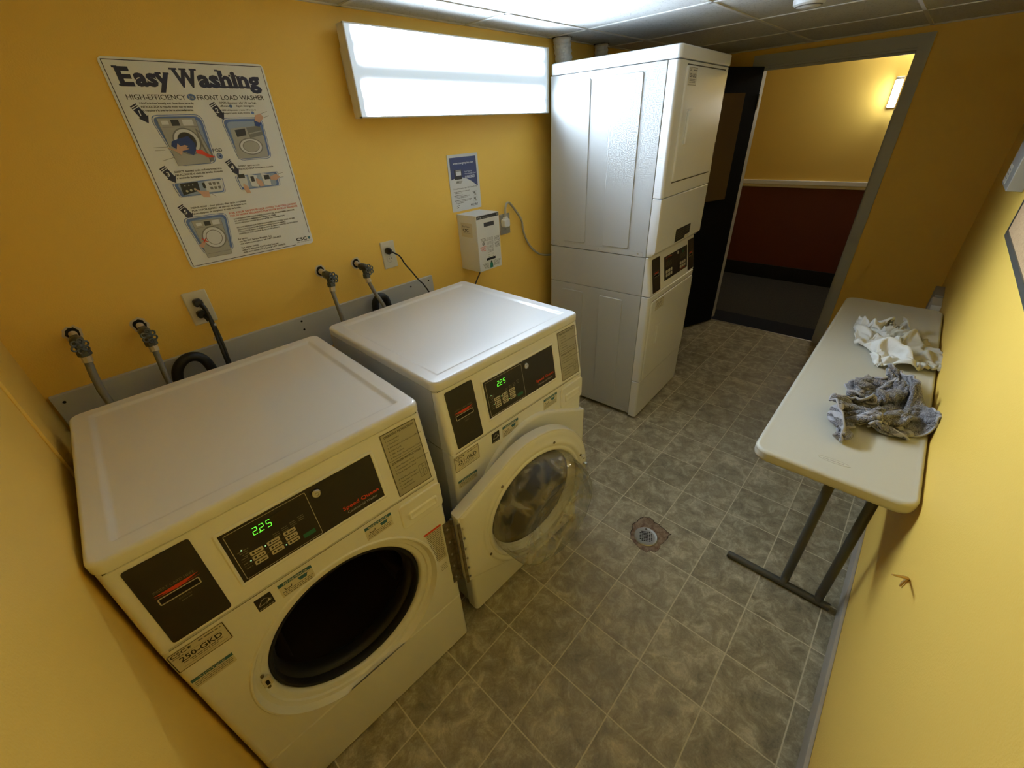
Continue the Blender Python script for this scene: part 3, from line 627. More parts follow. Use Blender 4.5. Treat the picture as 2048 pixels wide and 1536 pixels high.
        for k, s_ in enumerate(('1. Open Dispenser Door', '2. Load Supplies in Proper Compartments', '3. Close Dispenser Door')): b.text(s_, 0.571, 0.101-k*0.0105, 0.0045, INK, h=H)
        for k, s_ in enumerate(('A. Pre-Wash Detergent', 'B. Main Wash Detergent', 'C. Liquid Bleach', 'D. Fabric Softener')): b.text(s_, 0.571, 0.060-k*0.0105, 0.0045, INK, h=H)
        b.frame(0.637, 0.030, 0.660, 0.070, 0.0008, H, INK); b.line(0.6485, 0.030, 0.6485, 0.070, 0.0008, H, INK); b.line(0.637, 0.041, 0.6485, 0.041, 0.0008, H, INK); b.line(0.6485, 0.052, 0.660, 0.052, 0.0008, H, INK)
        for x, y, c in ((0.643, 0.053, 'A'), (0.654, 0.058, 'B'), (0.654, 0.038, 'D'), (0.643, 0.033, 'C')): b.text(c, x, y, 0.004, INK, h=H, align='C')
    ordered(t, 0.559, 0.010, 0.6675, 0.2105, MCN, 'instruction_plate', STICK, INK, instr)
    def csc(b, H):
        b.text('CSC', 0.010, 0.8275, 0.0095, INK, h=H, w=0.028, bold=0.02); star(b, 0.043, 0.832, 0.005, INK, H); b.scribble(0.011, 0.8225, 0.030, 0.003, INKG, h=H, seed=3)
        b.scribble(0.060, 0.8305, 0.102, 0.005, INKG, h=H, seed=8)
        b.text(num, 0.058, 0.8045, 0.0145, INK, h=H, w=0.078, bold=0.02, align='C')
        b.scribble(0.022, 0.7985, 0.098, 0.0035, INKG, h=H, seed=5); b.scribble(0.035, 0.7935, 0.085, 0.003, INKG, h=H, seed=6); b.line(0.018, 0.7885, 0.1, 0.7885, 0.0008, H, INKG); b.line(0.018, 0.8215, 0.1, 0.8215, 0.0006, H, INKG)
    ordered(t, 0.005, 0.779, 0.109, 0.8415, MF, 'machine_number_label', STICKC, INK, csc)
    def notice(b, H):
        b.plate(0.009, 0.730, 0.090, 0.738, H, INKT); b.text('NOTICE', 0.050, 0.7312, 0.0065, STICKC, h=H+0.0004, w=0.05, align='C')
        for k in range(3): b.scribble(0.012, 0.724-k*0.0055, 0.086, 0.003, INKG, h=H, seed=20+k)
    ordered(t, 0.009, 0.706, 0.090, 0.738, MF, 'notice_sticker', STICKC, None, notice)
    def adv(x0, x1, title):
        def g(b, H):
            b.plate(x0, 0.828, x1, 0.837, H, INKT); b.text(title, (x0+x1)/2, 0.8297, 0.0065, STICKC, h=H+0.0004, w=(x1-x0)*0.72, align='C', bold=0.01)
            b.poly([(x0+0.010, 0.819), (x0+0.012, 0.812), (x0+0.026, 0.812), (x0+0.028, 0.819), (x0+0.026, 0.819), (x0+0.025, 0.8135), (x0+0.013, 0.8135), (x0+0.012, 0.819)], H, INK)
            b.poly([(x0+0.046, 0.813), (x0+0.062, 0.813), (x0+0.065, 0.8235), (x0+0.043, 0.8235)], H, INKT); b.line(x0+0.065, 0.822, x0+0.072, 0.826, 0.001, H, INKG)
            for k in range(3): b.scribble(x0+0.004, 0.8065-k*0.0055, x1-0.004, 0.0034, INKG, h=H, seed=30+k)
        return g
    ordered(t, 0.222, 0.792, 0.3005, 0.837, MF, 'warning_sticker', STICKC, None, adv(0.222, 0.3005, 'ADVERTENCIA'))
    ordered(t, 0.4435, 0.790, 0.522, 0.837, MF, 'warning_sticker', STICKC, None, adv(0.4435, 0.522, 'NOTICE'))
    def estar(b, H):
        P = [(0.175+0.0275*k/10, 0.812+0.017*math.sin(PI*0.9*k/10+0.1)) for k in range(11)]
        for p, q in zip(P, P[1:]): b.line(*p, *q, 0.0012, H, STICKC)
        b.text('energy', 0.1745, 0.8115, 0.0058, STICKC, h=H, w=0.02); star(b, 0.1975, 0.8175, 0.0055, STICKC, H); b.text('ENERGY STAR', 0.188, 0.800, 0.0038, STICKC, h=H, w=0.03, align='C')
    ordered(t, 0.1705, 0.7975, 0.206, 0.8375, MF, 'efficiency_sticker', INK, None, estar)
    if opened:
        def warn(b, H):
            b.poly([(0.598, 0.6675), (0.662, 0.6675), (0.662, 0.6595), (0.603, 0.6595)][::-1], H, INKR)
            for k in range(17): b.scribble(max(0.605, 0.605+0.0011*k), 0.653-k*0.0083, 0.660, 0.0045, INKG, h=H, seed=50+k)
        b = MB(MF); b.poly([(0.598, 0.668), (0.610, 0.640), (0.622, 0.600), (0.628, 0.560), (0.629, 0.508), (0.663, 0.508), (0.663, 0.668)], 0.0008, STICKC); warn(b, 0.0013); b.build('caution_sticker', t, smooth=False)
        b = MB(MF)
        for k in range(4): b.scribble(0.632, 0.480-k*0.008, 0.658, 0.0035, INKG, h=0.0006, seed=80+k)
        b.build('serial_print', t, smooth=False)
        M = FR((0, 0.0125, 0), (1, 0, 0), (0, 0, 1)); b = MB(M)
        M = FR((0, 0.0155, 0), (1, 0, 0), (0, 0, 1)); b = MB(M); b.poly([(0.5120, 0.7035), (0.5300, 0.6880), (0.5365, 0.6955), (0.5190, 0.7110)], 0.0006, STICKC); b.build('brand_mark', t, smooth=False)
        b = MB(); M = FR((0.108, 0.010, 0.555), (1, 0, 0), (0, 0, 1))
        b.rbox(-0.011, 0.011, -0.017, 0.017, -0.004, 0.004, IVORY, 0.004, 0.002, M); b.rbox(-0.004, 0.004, -0.009, 0.009, 0.004, 0.0055, HOLEB, 0.002, 0.0005, M)
        for y in (-0.026, 0.026): b.lathe([(0.0045, -0.004), (0.004, 0.001), (0, 0.002)], HINGE, M @ Matrix.Translation((-0.003, y, 0)), 8)
        b.build('door_latch', t)
    b = MB(); b.box(0.668, 0.698, -0.003, 0.0, 0.352, 0.655, HINGE)
    for k in range(5): b.lathe([(0.0042, 0), (0.0038, 0.003), (0, 0.004)], STEEL, FR((0.680, -0.003, 0.378+k*0.062), (1, 0, 0), (0, 0, 1)), 8)
    b.tube([(0.7005, -0.003, 0.350), (0.7005, -0.003, 0.657)], 0.0055, HINGE, 10, 1); b.build('door_hinge', t)
    make_door(t, (0.7005, -0.003, 0.0), math.radians(176.5) if opened else 0.0)
    return t
washer('250-GKD', 'front-load washer numbered 250 with its door swung open, nearest the left wall', (0.0194, -0.9431, 0), -0.0495, True)
washer('251-GKD', 'front-load washer numbered 251 with closed door, next to the stacked dryer', (0.7877, -0.9432, 0), -0.0273, False)

# ------------------------------------------------------------------ stacked washer dryer
t = thing('stacked_laundry_unit', 'tall white washer and dryer stack standing beside the open doorway', 'laundry stack', (2.4004, -0.7934, 0), 0.0393)
SD = 0.690
b = MB(); b.rbox(0.0, W, 0.052, SD, 0.03, 0.853, ENAMEL_DIM, 0.004, 0.002); b.rbox(0.0, W, 0.052, SD, 0.8555, 1.074, ENAMEL_DIM, 0.004, 0.002)
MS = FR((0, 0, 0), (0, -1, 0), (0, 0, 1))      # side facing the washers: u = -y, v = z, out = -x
for y0, y1, z0, z1 in ((0.44, 0.60, 0.10, 0.812), (0.165, 0.325, 0.10, 0.812)): emboss(b, MS, -y1, z0, -y0, z1, ENAMEL_DIM)
b.rbox(-0.66, -0.07, 0.034, 0.062, 0.0, 0.002, ENAMEL_DIM, 0.006, 0.0008, MS)
for y in (0.10, 0.35, 0.62): b.lathe([(0.005, 0.002), (0.004, 0.0035), (0, 0.004)], STEEL, MS @ Matrix.Translation((-y, 0.048, 0)), 8)
b.build('lower_cabinet', t)
b = MB(); b.rbox(0.0, W, 0.052, SD, 1.0765, 1.943, ENAMEL_DIM, 0.004, 0.002)
for y0, y1 in ((0.44, 0.60), (0.16, 0.325)): emboss(b, MS, -y1, 1.112, -y0, 1.915, ENAMEL_DIM)
b.lathe([(0.055, 0.0025), (0.052, 0.0045), (0.0, 0.0046)], ENAMEL_DIM, MS @ Matrix.Translation((-0.52, 1.175, 0)), 32)
b.rbox(-0.69, -0.07, 1.078, 1.104, 0.0, 0.002, ENAMEL_DIM, 0.008, 0.0008, MS)
for y in (0.10, 0.35, 0.63): b.lathe([(0.005, 0.002), (0.004, 0.0035), (0, 0.004)], STEEL, MS @ Matrix.Translation((-y, 1.092, 0)), 8)
b.build('upper_cabinet', t)
for x in (0.05, W-0.05):
    for y in (0.06, SD-0.06):
        b = MB(); b.lathe([(0.0, 0.0), (0.018, 0.0), (0.018, 0.01), (0.006, 0.014), (0.006, 0.032)], STEEL, Matrix.Translation((x, y, 0)), 12); b.build('foot', t)
b = MB(); lid(b, -0.003, W+0.003, -0.006, SD, 1.9455, 1.9965, ENAMEL, r=0.02, rim=0.0, c=0.008); b.build('top', t, 50)
b = MB(); cover(b, 0.012, 0.283, 0, 0, ENAMEL); b.build('access_panel', t)
b = MB(); cover(b, 0.2865, 0.8525, 0, 0, ENAMEL)
b.line(0.03, 0.820, 0.672, 0.820, 0.003, 0.0006, SEAM, MF); b.build('lower_front_panel', t)
b = MB(MF); b.loft([rr(0.03, 0.668, 0.292, 0.818, 0.02, 5, 0, 0.0004), rr(0.03, 0.668, 0.292, 0.818, 0.02, 5, 0.001, 0.006), rr(0.03, 0.668, 0.292, 0.818, 0.02, 5, 0.008, 0.009)], ENAMEL, False, True)
o = b.build('washer_door', t)
b = MB(MF @ Matrix.Translation((0, 0, 0.009))); b.rbox(0.125, 0.195, 0.515, 0.648, 0, 0.004, ENAMEL, 0.008, 0.002); b.rbox(0.130, 0.148, 0.520, 0.643, 0.004, 0.013, ENAMEL, 0.004, 0.003); b.build('handle', o)
b = MB(MF @ Matrix.Translation((0, 0, 0.009))); b.plate(0.078, 0.752, 0.196, 0.815, 0.0006, STICKC, 0.001)
b.text('CSC', 0.083, 0.801, 0.008, INKG, h=0.001, w=0.024, bold=0.02); b.text('252-GKD', 0.137, 0.781, 0.0135, INKG, h=0.001, w=0.080, align='C', bold=0.02); b.scribble(0.095, 0.772, 0.18, 0.004, INKG, h=0.001, seed=3); b.scribble(0.10, 0.762, 0.17, 0.004, INKG, h=0.001, seed=4); b.scribble(0.14, 0.803, 0.19, 0.005, INKG, h=0.001, seed=5); b.frame(0.079, 0.753, 0.195, 0.814, 0.001, 0.001, INKG)
b.build('number_label', o, smooth=False)
for z in (0.40, 0.72): b = MB(MF); b.box(0.668, 0.674, z-0.035, z+0.035, 0.001, 0.007, HINGE); b.build('hinge', o, smooth=False)
b = MB(); cover(b, 0.8555, 1.075, 0.0, TILT, ENAMEL); b.box(0.01, W-0.01, 0.04, 0.056, 0.83, 1.09, SEAM); b.build('console', t)
card_reader(t, 0.040, 0.145, 0.012, 0.205, MCN, False)
card_reader(t, 0.575, 0.672, 0.012, 0.205, MCN, False)
b = MB(MCN); b.frame(0.197, 0.036, 0.566, 0.190, 0.003, 0.002, ENAMEL, 0.006); b.plate(0.204, 0.043, 0.559, 0.182, 0.0016, BLACKPAN); o = b.build('control_panel', t, smooth=False)
b = MB(MCN)
b.frame(0.212, 0.050, 0.338, 0.174, 0.0012, 0.002, DIMT, 0.004)
for x0 in (0.225, 0.440):
    for i in range(3):
        for j in range(2): b.plate(x0+i*0.034, 0.060+j*0.022, x0+i*0.034+0.026, 0.060+j*0.022+0.017, 0.0024, KEYC, 0.003)
    for k in range(4): b.scribble(x0, 0.120+k*0.008, x0+0.09, 0.004, DIMT, h=0.002, seed=k)
for x0, y in ((0.224, 0.168), (0.438, 0.050)):
    P = [(x0+0.09*k/8, y+0.006*math.sin(PI*k/8)) for k in range(9)]
    for p, q in zip(P, P[1:]): b.line(*p, *q, 0.003, 0.0021, INKR)
b.plate(0.478, 0.150, 0.506, 0.164, 0.0024, INKGR, 0.003); b.plate(0.262, 0.140, 0.275, 0.153, 0.0022, INKGR, 0.002); b.build('key_print', o, smooth=False)
b = MB(MCN @ Matrix.Translation((0.402, 0.168, 0))); b.lathe([(0.0095, 0.001), (0.0095, 0.006), (0.007, 0.008), (0, 0.008)], STEEL, n=20); b.build('key_lock', o)['label'] = 'round chrome key lock'
# dryer front: lower panel with chamfered bottom, upper panel, door
b = MB(); r = 0.016
def L2(z, bb, e=0): return [(e, 0.05, z), (e, bb+r, z), (r*0.3, bb+r*0.3, z), (r, bb+e, z), (W-r, bb+e, z), (W-r*0.3, bb+r*0.3, z), (W-e, bb+r, z), (W-e, 0.05, z)]
def L3(z, bb, sx): return [(sx*0.25, 0.05, z), (sx*0.4, max(bb+r, 0.03), z), (sx*0.6+r*0.3, bb+r*0.3, z), (sx+r, bb, z), (W-sx-r, bb, z), (W-sx*0.6-r*0.3, bb+r*0.3, z), (W-sx*0.4, max(bb+r, 0.03), z), (W-sx*0.25, 0.05, z)]
b.loft([L3(1.0775, 0.030, 0.02), L3(1.084, 0.018, 0.012), L3(1.105, 0.0, 0.0), L2(1.3705, 0.0), L2(1.3735, 0.0, 0.003), L2(1.374, 0.0, 0.006)], ENAMEL, closed=False); b.build('lower_dryer_panel', t, 25)
b = MB(); cover(b, 1.3765, 1.943, 0, 0, ENAMEL); b.build('upper_dryer_panel', t)
b = MB(MF)
b.line(0.095, 1.9275, 0.635, 1.9275, 0.005, 0.0006, SEAM); b.line(0.088, 1.4415, 0.640, 1.4415, 0.005, 0.0006, SEAM)
b.loft([rr(0.085, 0.642, 1.445, 1.925, 0.02, 5, 0, 0.0004), rr(0.085, 0.642, 1.445, 1.925, 0.02, 5, 0.001, 0.007), rr(0.085, 0.642, 1.445, 1.925, 0.02, 5, 0.007, 0.010)], ENAMEL, False, True)
o = b.build('dryer_door', t)
b = MB(MF @ Matrix.Translation((0, 0, 0.010))); b.rbox(0.134, 0.214, 1.605, 1.757, 0, 0.004, ENAMEL, 0.010, 0.002); b.rbox(0.139, 0.160, 1.611, 1.751, 0.004, 0.014, ENAMEL, 0.005, 0.003); b.build('handle', o)
b = MB(MF @ Matrix.Translation((0, 0, 0.010))); b.plate(0.098, 1.848, 0.200, 1.918, 0.0006, STICKC, 0.001); b.frame(0.100, 1.850, 0.198, 1.916, 0.0015, 0.001, INKG)
b.text('CSC', 0.104, 1.903, 0.009, INK, h=0.001, w=0.028, bold=0.02); b.scribble(0.150, 1.904, 0.193, 0.006, INKG, h=0.001, seed=2); b.text('252-GKD', 0.149, 1.880, 0.0145, INK, h=0.001, w=0.078, align='C', bold=0.02)
for k in range(3): b.scribble(0.112, 1.871-k*0.006, 0.186, 0.0035, INKG, h=0.001, seed=k)
b.build('number_label', o, smooth=False)
for z in (1.55, 1.82): b = MB(MF); b.box(0.643, 0.650, z-0.045, z+0.045, 0.001, 0.008, HINGE); b.build('hinge', o, smooth=False)
b = MB(MF); b.poly([(0.258, 1.110), (0.395, 1.110), (0.410, 1.126), (0.480, 1.126), (0.480, 1.181), (0.258, 1.181)], 0.0008, BLACKP)
for k in range(5): b.scribble(0.268, 1.168-k*0.011, 0.385, 0.004, DIMT, h=0.0012, seed=k); 
for k in range(3): b.scribble(0.400, 1.168-k*0.011, 0.470, 0.004, DIMT, h=0.0012, seed=k+7)
b.poly([(0.400, 1.108), (0.474, 1.108), (0.474, 1.123), (0.412, 1.123)], 0.0008, STICKC); b.build('warning_sticker', t, smooth=False)

# ------------------------------------------------------------------ vent ducts
def duct(x0, x1, z0, z1, label, y=-0.062, r=0.055):
    t = thing('vent_duct', label, 'vent duct', (x1, y, z0), 0, 'foil ducts above the stacked dryer')
    b = MB(); n = 24; N = 90; L = []
    for i in range(N+1):
        q = i/N; z = (z1-z0)*q; rr_ = r+0.0022*math.sin(q*(z1-z0)/0.026*2*PI)
        L.append([((x0-x1)*q+rr_*math.cos(2*PI*k/n)*(1+0.02*math.sin(k*1.7+i*0.3)), rr_*math.sin(2*PI*k/n), z+0.006*math.cos(2*PI*k/n)) for k in range(n)])
    b.loft(L, DUCT); b.build('foil_tube', t, 60)
    b = MB(); b.tube([((x0-x1)*i/120+(r+0.003)*math.cos(i/120*(z1-z0)/0.026*2*PI*-1), (r+0.003)*math.sin(i/120*(z1-z0)/0.026*2*PI*-1), (z1-z0)*i/120) for i in range(121)], 0.0013, WHITEP, 5, 1); b.build('wire_rib', t)
    b = MB(); R = random.Random(int(x0*100)); P = [((x0-x1)+(r+0.016*R.uniform(0.5, 1.3))*math.cos(2*PI*k/20), min(-y-0.002, (r+0.01*R.random())*math.sin(2*PI*k/20)), z1-z0-0.0045) for k in range(20)]
    b.add(P, [tuple(range(20))[::-1]], HOLEB); b.build('ceiling_gap', t, smooth=False)
    return t
duct(2.54, 2.625, 1.72, ZC, 'bright foil vent duct nearest the lit fixture, rising to the ceiling', y=-0.050, r=0.046)
duct(2.945, 2.975, 1.72, ZC, 'dull foil vent duct farther from the lit fixture, rising to the ceiling', y=-0.044, r=0.039)

# ------------------------------------------------------------------ Easy Washing poster
PW, PH = 0.432, 0.577
t = thing('poster', 'large white Easy Washing instruction poster on the yellow wall', 'poster', (0.510, -0.001, 1.366))
MP = FR((0, 0, 0), (1, 0, 0), (0, 0, 1))
b = MB(MP); b.plate(0, 0, PW, PH, 0.0025, PAPER, 0.012); b.build('sheet', t, smooth=False)
b = MB(MP); H = 0.0030
b.line(0.007, 0.5705, 0.425, 0.5705, 0.0018, H, NAVY); b.line(0.007, 0.571, 0.007, 0.006, 0.0018, H, NAVY); b.line(0.425, 0.571, 0.425, 0.040, 0.0018, H, NAVY); b.line(0.007, 0.006, 0.360, 0.006, 0.0018, H, NAVY)
# headline with slab serifs
def slab_text(b, s, x, y, size, w, m, h):
    for st, x0, ww in s:
        b.text(st, x0, y, size, m, h=h, w=ww, bold=0.045)
slab_text(b, (('E', 0.0275, 0.033), ('asy', 0.064, 0.088), ('W', 0.1625, 0.062), ('ashing', 0.2235, 0.184)), 0, 0.5125, 0.043, 0, NAVY, H)
def serif(x0, x1, y): b.plate(x0, y, x1, y+0.0045, H+0.0002, NAVY, h0=H)
for q in ((0.0235, 0.036, 0.511), (0.0235, 0.036, 0.5525), (0.158, 0.178, 0.5525), (0.183, 0.202, 0.5525), (0.210, 0.229, 0.5525), (0.119, 0.134, 0.5405), (0.139, 0.154, 0.5405),
          (0.279, 0.290, 0.5525), (0.279, 0.292, 0.511), (0.298, 0.311, 0.511), (0.315, 0.328, 0.511), (0.316, 0.322, 0.5405), (0.333, 0.345, 0.511), (0.350, 0.364, 0.511), (0.332, 0.340, 0.5405)): serif(*q)
b.text('HIGH-EFFICIENCY', 0.0275, 0.479, 0.0125, INK, h=H, w=0.147, bold=0.01); b.text('FRONT LOAD WASHER', 0.2055, 0.479, 0.0125, INK, h=H, w=0.2, bold=0.01)
def disc(b, x, y, r, m, h, ry=None, n=28): b.add([(x, y, h)]+[(x+r*math.cos(2*PI*k/n), y+(ry or r)*math.sin(2*PI*k/n), h) for k in range(n)], [(0, 1+k, 1+(k+1) % n) for k in range(n)], m)
disc(b, 0.190, 0.4855, 0.0115, INKB, H, 0.0082); b.text('he', 0.190, 0.4815, 0.0095, INKLG, h=H+0.0003, w=0.013, align='C', bold=0.02)
def para(x, y, rows, size=0.0050, lead=0.0088, m=INK, bold=0.0):
    bold += 0.02
    for k, (s, w) in enumerate(rows): b.text(s, x, y-k*lead, size, m, h=H, w=w, bold=bold)
para(0.052, 0.4675, (('LOAD clothes loosely and close door securely', 0.138), ('INTRODUZCA la ropa de modo que no exista', 0.132), ('la maquina y la puerta cierre adecuadamente.', 0.130)), bold=0.006)
para(0.262, 0.4685, (('OPEN dispenser, add 1/8 cup high', 0.113), ('efficiency       liquid detergent', 0.103)), bold=0.006); para(0.262, 0.449, (('ABRA el dispensador y anada 1/8 de taza de', 0.106), ('detergente liquido de alta eficiencia', 0.084)), 0.004, 0.008)
disc(b, 0.293, 0.4615, 0.005, INKB, H+0.0002, 0.004); disc(b, 0.354, 0.4425, 0.005, INKB, H, 0.004)
para(0.065, 0.2870, (('SELECT desired cycle and start machine', 0.136), ('SELECCIONE el ciclo de lavado deseado', 0.136), ('y encienda la maquina', 0.074)), bold=0.006)
para(0.253, 0.2875, (('INSERT card or coin', 0.070), ('INTRODUZCA la tarjeta o moneda', 0.114)), bold=0.006)
para(0.069, 0.1805, (('PLEASE WAIT - door unlocks after cycle completes', 0.170), ('POR FAVOR ESPERE - el cerrojo de la puerta se', 0.168), ('abrira despues de completar el ciclo de lavado.', 0.148)), bold=0.006)
b.text('FOR YOUR SAFETY PLEASE AVOID THE FOLLOWING', 0.173, 0.1478, 0.0060, INKR, h=H, w=0.235, bold=0.012); b.text('POR SU PROPIA SEGURIDAD, POR FAVOR EVITE LO SIGUIENTE', 0.173, 0.1390, 0.0060, INKR, h=H, w=0.237, bold=0.012)
rows = ('LAUNDERING ITEMS CONTAINING COOKING OIL, FOAM RUBBER, GASOLINE', 'OR ANY OTHER FLAMMABLE MATERIALS OR ITEMS', 'DOOR UNLOCKS WITHIN SECONDS AFTER THE WASHER STOPS', '', 'NO LAVE PRENDAS QUE CONTENGAN ACEITE DE COCINA, GOMA ESPUMA,', 'GASOLINA O CUALQUIER OTRO MATERIAL O DAR FLAMABLE', 'NO TRATE DE ABRIR LA PUERTA, ESTA SE ABRIRA DENTRO DE SEGUNDOS', 'DESPUES DE QUE TERMINE EL CICLO DE LAVADO')
for k, s in enumerate(rows):
    if s: b.text(s, 0.180, 0.1285-k*0.0072, 0.0044, INK, h=H, w=0.0036*len(s)*0.96, bold=0.02)
for k, (s, w) in enumerate((('For service', 0.03), ('use the CSC Service Request App', 0.113), ('visit www.cscsw.com or call 1-877-264-6622', 0.146))): b.text(s, 0.171, 0.0610-k*0.0082, 0.0054, INK, h=H, w=w, bold=0.025)
for k, (s, w) in enumerate((('Para solicitar servicio', 0.058), ('utilize la aplicacion CSC Service Request', 0.128), ('visite www.cscsw.com o llame al 1-877-264-6622', 0.152))): b.text(s, 0.171, 0.0310-k*0.0082, 0.0054, INK, h=H, w=w, bold=0.025)
b.text('CSC', 0.3675, 0.0175, 0.0115, INK, h=H, w=0.042, bold=0.03); disc(b, 0.419, 0.022, 0.0045, INKT, H); b.poly([(0.413, 0.029), (0.4165, 0.020), (0.4215, 0.020), (0.425, 0.029), (0.4195, 0.026)][::1], H+0.0002, INKT)
b.text('ServiceWorks', 0.3675, 0.0105, 0.005, INKG, h=H, w=0.058)
def arrow(x, y, n):
    ax, ay = x, y; d = Vector((0.022, -0.047)).normalized(); q = Vector((-d.y, d.x)); q = -q
    def P(a, s): return (x+d.x*a+q.x*s, y+d.y*a+q.y*s)
    for a0, a1 in ((0.0, 0.0032), (0.0052, 0.0078)): b.poly([P(a0, -0.0095), P(a1, -0.0095), P(a1, 0.0095), P(a0, 0.0095)], H, NAVY)
    b.poly([P(0.0098, -0.0095), P(0.034, -0.0095), P(0.033, -0.0145), P(0.050, 0.002), P(0.030, 0.0135), P(0.031, 0.0095), P(0.0098, 0.0095)], H, NAVY)
    c = P(0.022, 0.0); b.text(n, c[0]-0.001, c[1]-0.006, 0.013, PAPER, h=H+0.0008, align='C', bold=0.03, rot=0)
for x, y, n in ((0.0345, 0.466, '1'), (0.240, 0.470, '2'), (0.039, 0.305, '3'), (0.226, 0.309, '4'), (0.042, 0.194, '5')): arrow(x, y, n)
def tbox(P, cxy):
    # blue panel: pale rim, mid blue, pale centre
    def sc(k): return [(cxy[0]+(x-cxy[0])*k, cxy[1]+(y-cxy[1])*k) for x, y in P]
    Q = []
    n = len(P)
    def rnd(P, k=0.16):
        o = []
        for i in range(len(P)):
            a, c, e = Vector(P[i-1]), Vector(P[i]), Vector(P[(i+1) % len(P)]); l = min((a-c).length, (e-c).length)*k
            p1 = c+(a-c).normalized()*l; p2 = c+(e-c).normalized()*l
            for s_ in range(5): u = s_/4; o.append(tuple((1-u)**2*p1+2*u*(1-u)*c+u*u*p2))
        return o
    b.poly(rnd(sc(1.0)), H, INKB); b.poly(rnd(sc(0.975)), H+0.0002, PAPERW); b.poly(rnd(sc(0.935)), H+0.0004, INKB); b.poly(rnd(sc(0.82)), H+0.0006, INKLB)
tbox([(0.086, 0.304), (0.193, 0.305), (0.200, 0.441), (0.060, 0.441)], (0.134, 0.372))
tbox([(0.262, 0.306), (0.372, 0.306), (0.379, 0.430), (0.249, 0.430)], (0.315, 0.368))
tbox([(0.052, 0.217), (0.188, 0.217), (0.193, 0.262), (0.046, 0.258)], (0.120, 0.240))
tbox([(0.236, 0.217), (0.372, 0.217), (0.377, 0.264), (0.231, 0.262)], (0.304, 0.241))
tbox([(0.053, 0.035), (0.146, 0.034), (0.166, 0.156), (0.032, 0.157)], (0.100, 0.096))
def mini(P, c, R):
    H2 = H+0.0010; b.poly(P, H2, INKLG, h0=H); x0, x1 = P[0][0], P[1][0]
    cx, cy = c; disc(b, cx, cy, R, INKG, H2+0.0002); disc(b, cx, cy, R*0.9, PAPERW, H2+0.0003); disc(b, cx, cy, R*0.68, INKG, H2+0.0004)
mini([(0.083, 0.306), (0.175, 0.307), (0.178, 0.432), (0.077, 0.432)], (0.133, 0.370), 0.037)
disc(b, 0.133, 0.370, 0.024, INK, H+0.0016)
b.plate(0.110, 0.412, 0.131, 0.428, H+0.0014, INK, h0=H); b.plate(0.085, 0.416, 0.103, 0.426, H+0.0013, PAPERW, h0=H); b.plate(0.140, 0.412, 0.168, 0.428, H+0.0013, PAPERW, h0=H); b.line(0.083, 0.409, 0.176, 0.409, 0.001, H+0.0014, INKG)
b.poly([(0.168, 0.404), (0.176, 0.395), (0.190, 0.325), (0.187, 0.309), (0.179, 0.312), (0.168, 0.360)], H+0.0022, INKG, h0=H); b.poly([(0.171, 0.396), (0.175, 0.390), (0.184, 0.330), (0.180, 0.320), (0.173, 0.360)], H+0.0025, INKLG, h0=H)
b.poly([(0.092, 0.372), (0.112, 0.378), (0.140, 0.384), (0.152, 0.364), (0.148, 0.345), (0.136, 0.331), (0.120, 0.340), (0.100, 0.348), (0.086, 0.360)], H+0.0020, INKDB, h0=H)
b.poly([(0.072, 0.356), (0.096, 0.350), (0.104, 0.366), (0.110, 0.358), (0.122, 0.361), (0.130, 0.357), (0.123, 0.353), (0.131, 0.350), (0.122, 0.347), (0.110, 0.345), (0.104, 0.334), (0.092, 0.345)], H+0.0026, SKIN, h0=H)
b.poly([(0.147, 0.346), (0.163, 0.345), (0.172, 0.335), (0.196, 0.322), (0.175, 0.322), (0.160, 0.332), (0.146, 0.336)][::-1], H+0.0028, INKR, h0=H)
b.line(0.040, 0.358, 0.074, 0.358, 0.0009, H+0.001, INKG); b.line(0.040, 0.350, 0.066, 0.350, 0.0009, H+0.001, INKG); b.line(0.048, 0.322, 0.085, 0.330, 0.0009, H+0.001, INKG)
b.text('POD', 0.208, 0.3365, 0.0098, INK, h=H, w=0.028, align='C', bold=0.012); disc(b, 0.2085, 0.3245, 0.0088, INKB, H); disc(b, 0.2085, 0.3245, 0.0070, INKLB, H+0.0003); disc(b, 0.2105, 0.3235, 0.003, INKDB, H+0.0006)
b.poly([(0.262, 0.312), (0.362, 0.312), (0.366, 0.372), (0.352, 0.405), (0.268, 0.400)], H+0.0012, INKLG, h0=H)
disc(b, 0.315, 0.346, 0.0385, INKG, H+0.0014, 0.025); disc(b, 0.315, 0.346, 0.0345, PAPERW, H+0.0016, 0.0222); disc(b, 0.315, 0.346, 0.027, INKG, H+0.0018, 0.0175); disc(b, 0.315, 0.346, 0.025, INKLG, H+0.0020, 0.016)
b.poly([(0.281, 0.375), (0.311, 0.379), (0.313, 0.399), (0.280, 0.395)], H+0.0016, INK, h0=H); b.poly([(0.320, 0.370), (0.366, 0.378), (0.365, 0.406), (0.318, 0.401)], H+0.0016, INKG, h0=H); b.line(0.322, 0.383, 0.364, 0.390, 0.003, H+0.002, INKLG)
b.poly([(0.349, 0.405), (0.362, 0.402), (0.370, 0.412), (0.362, 0.424), (0.350, 0.420)], H+0.0020, INKDB, h0=H); b.poly([(0.352, 0.420), (0.366, 0.414), (0.384, 0.428), (0.378, 0.440), (0.360, 0.436)], H+0.0024, SKIN, h0=H); b.line(0.380, 0.440, 0.402, 0.446, 0.001, H+0.001, INKG); b.line(0.385, 0.428, 0.404, 0.434, 0.001, H+0.001, INKG)
b.poly([(0.064, 0.222), (0.115, 0.231), (0.117, 0.257), (0.067, 0.256)], H+0.0014, INK, h0=H)
for k in range(3): disc(b, 0.078+k*0.012, 0.233+k*0.0015, 0.0036, KEYC, H+0.0018, n=12); disc(b, 0.078+k*0.011, 0.249, 0.002, INKLG, H+0.0018, n=8)
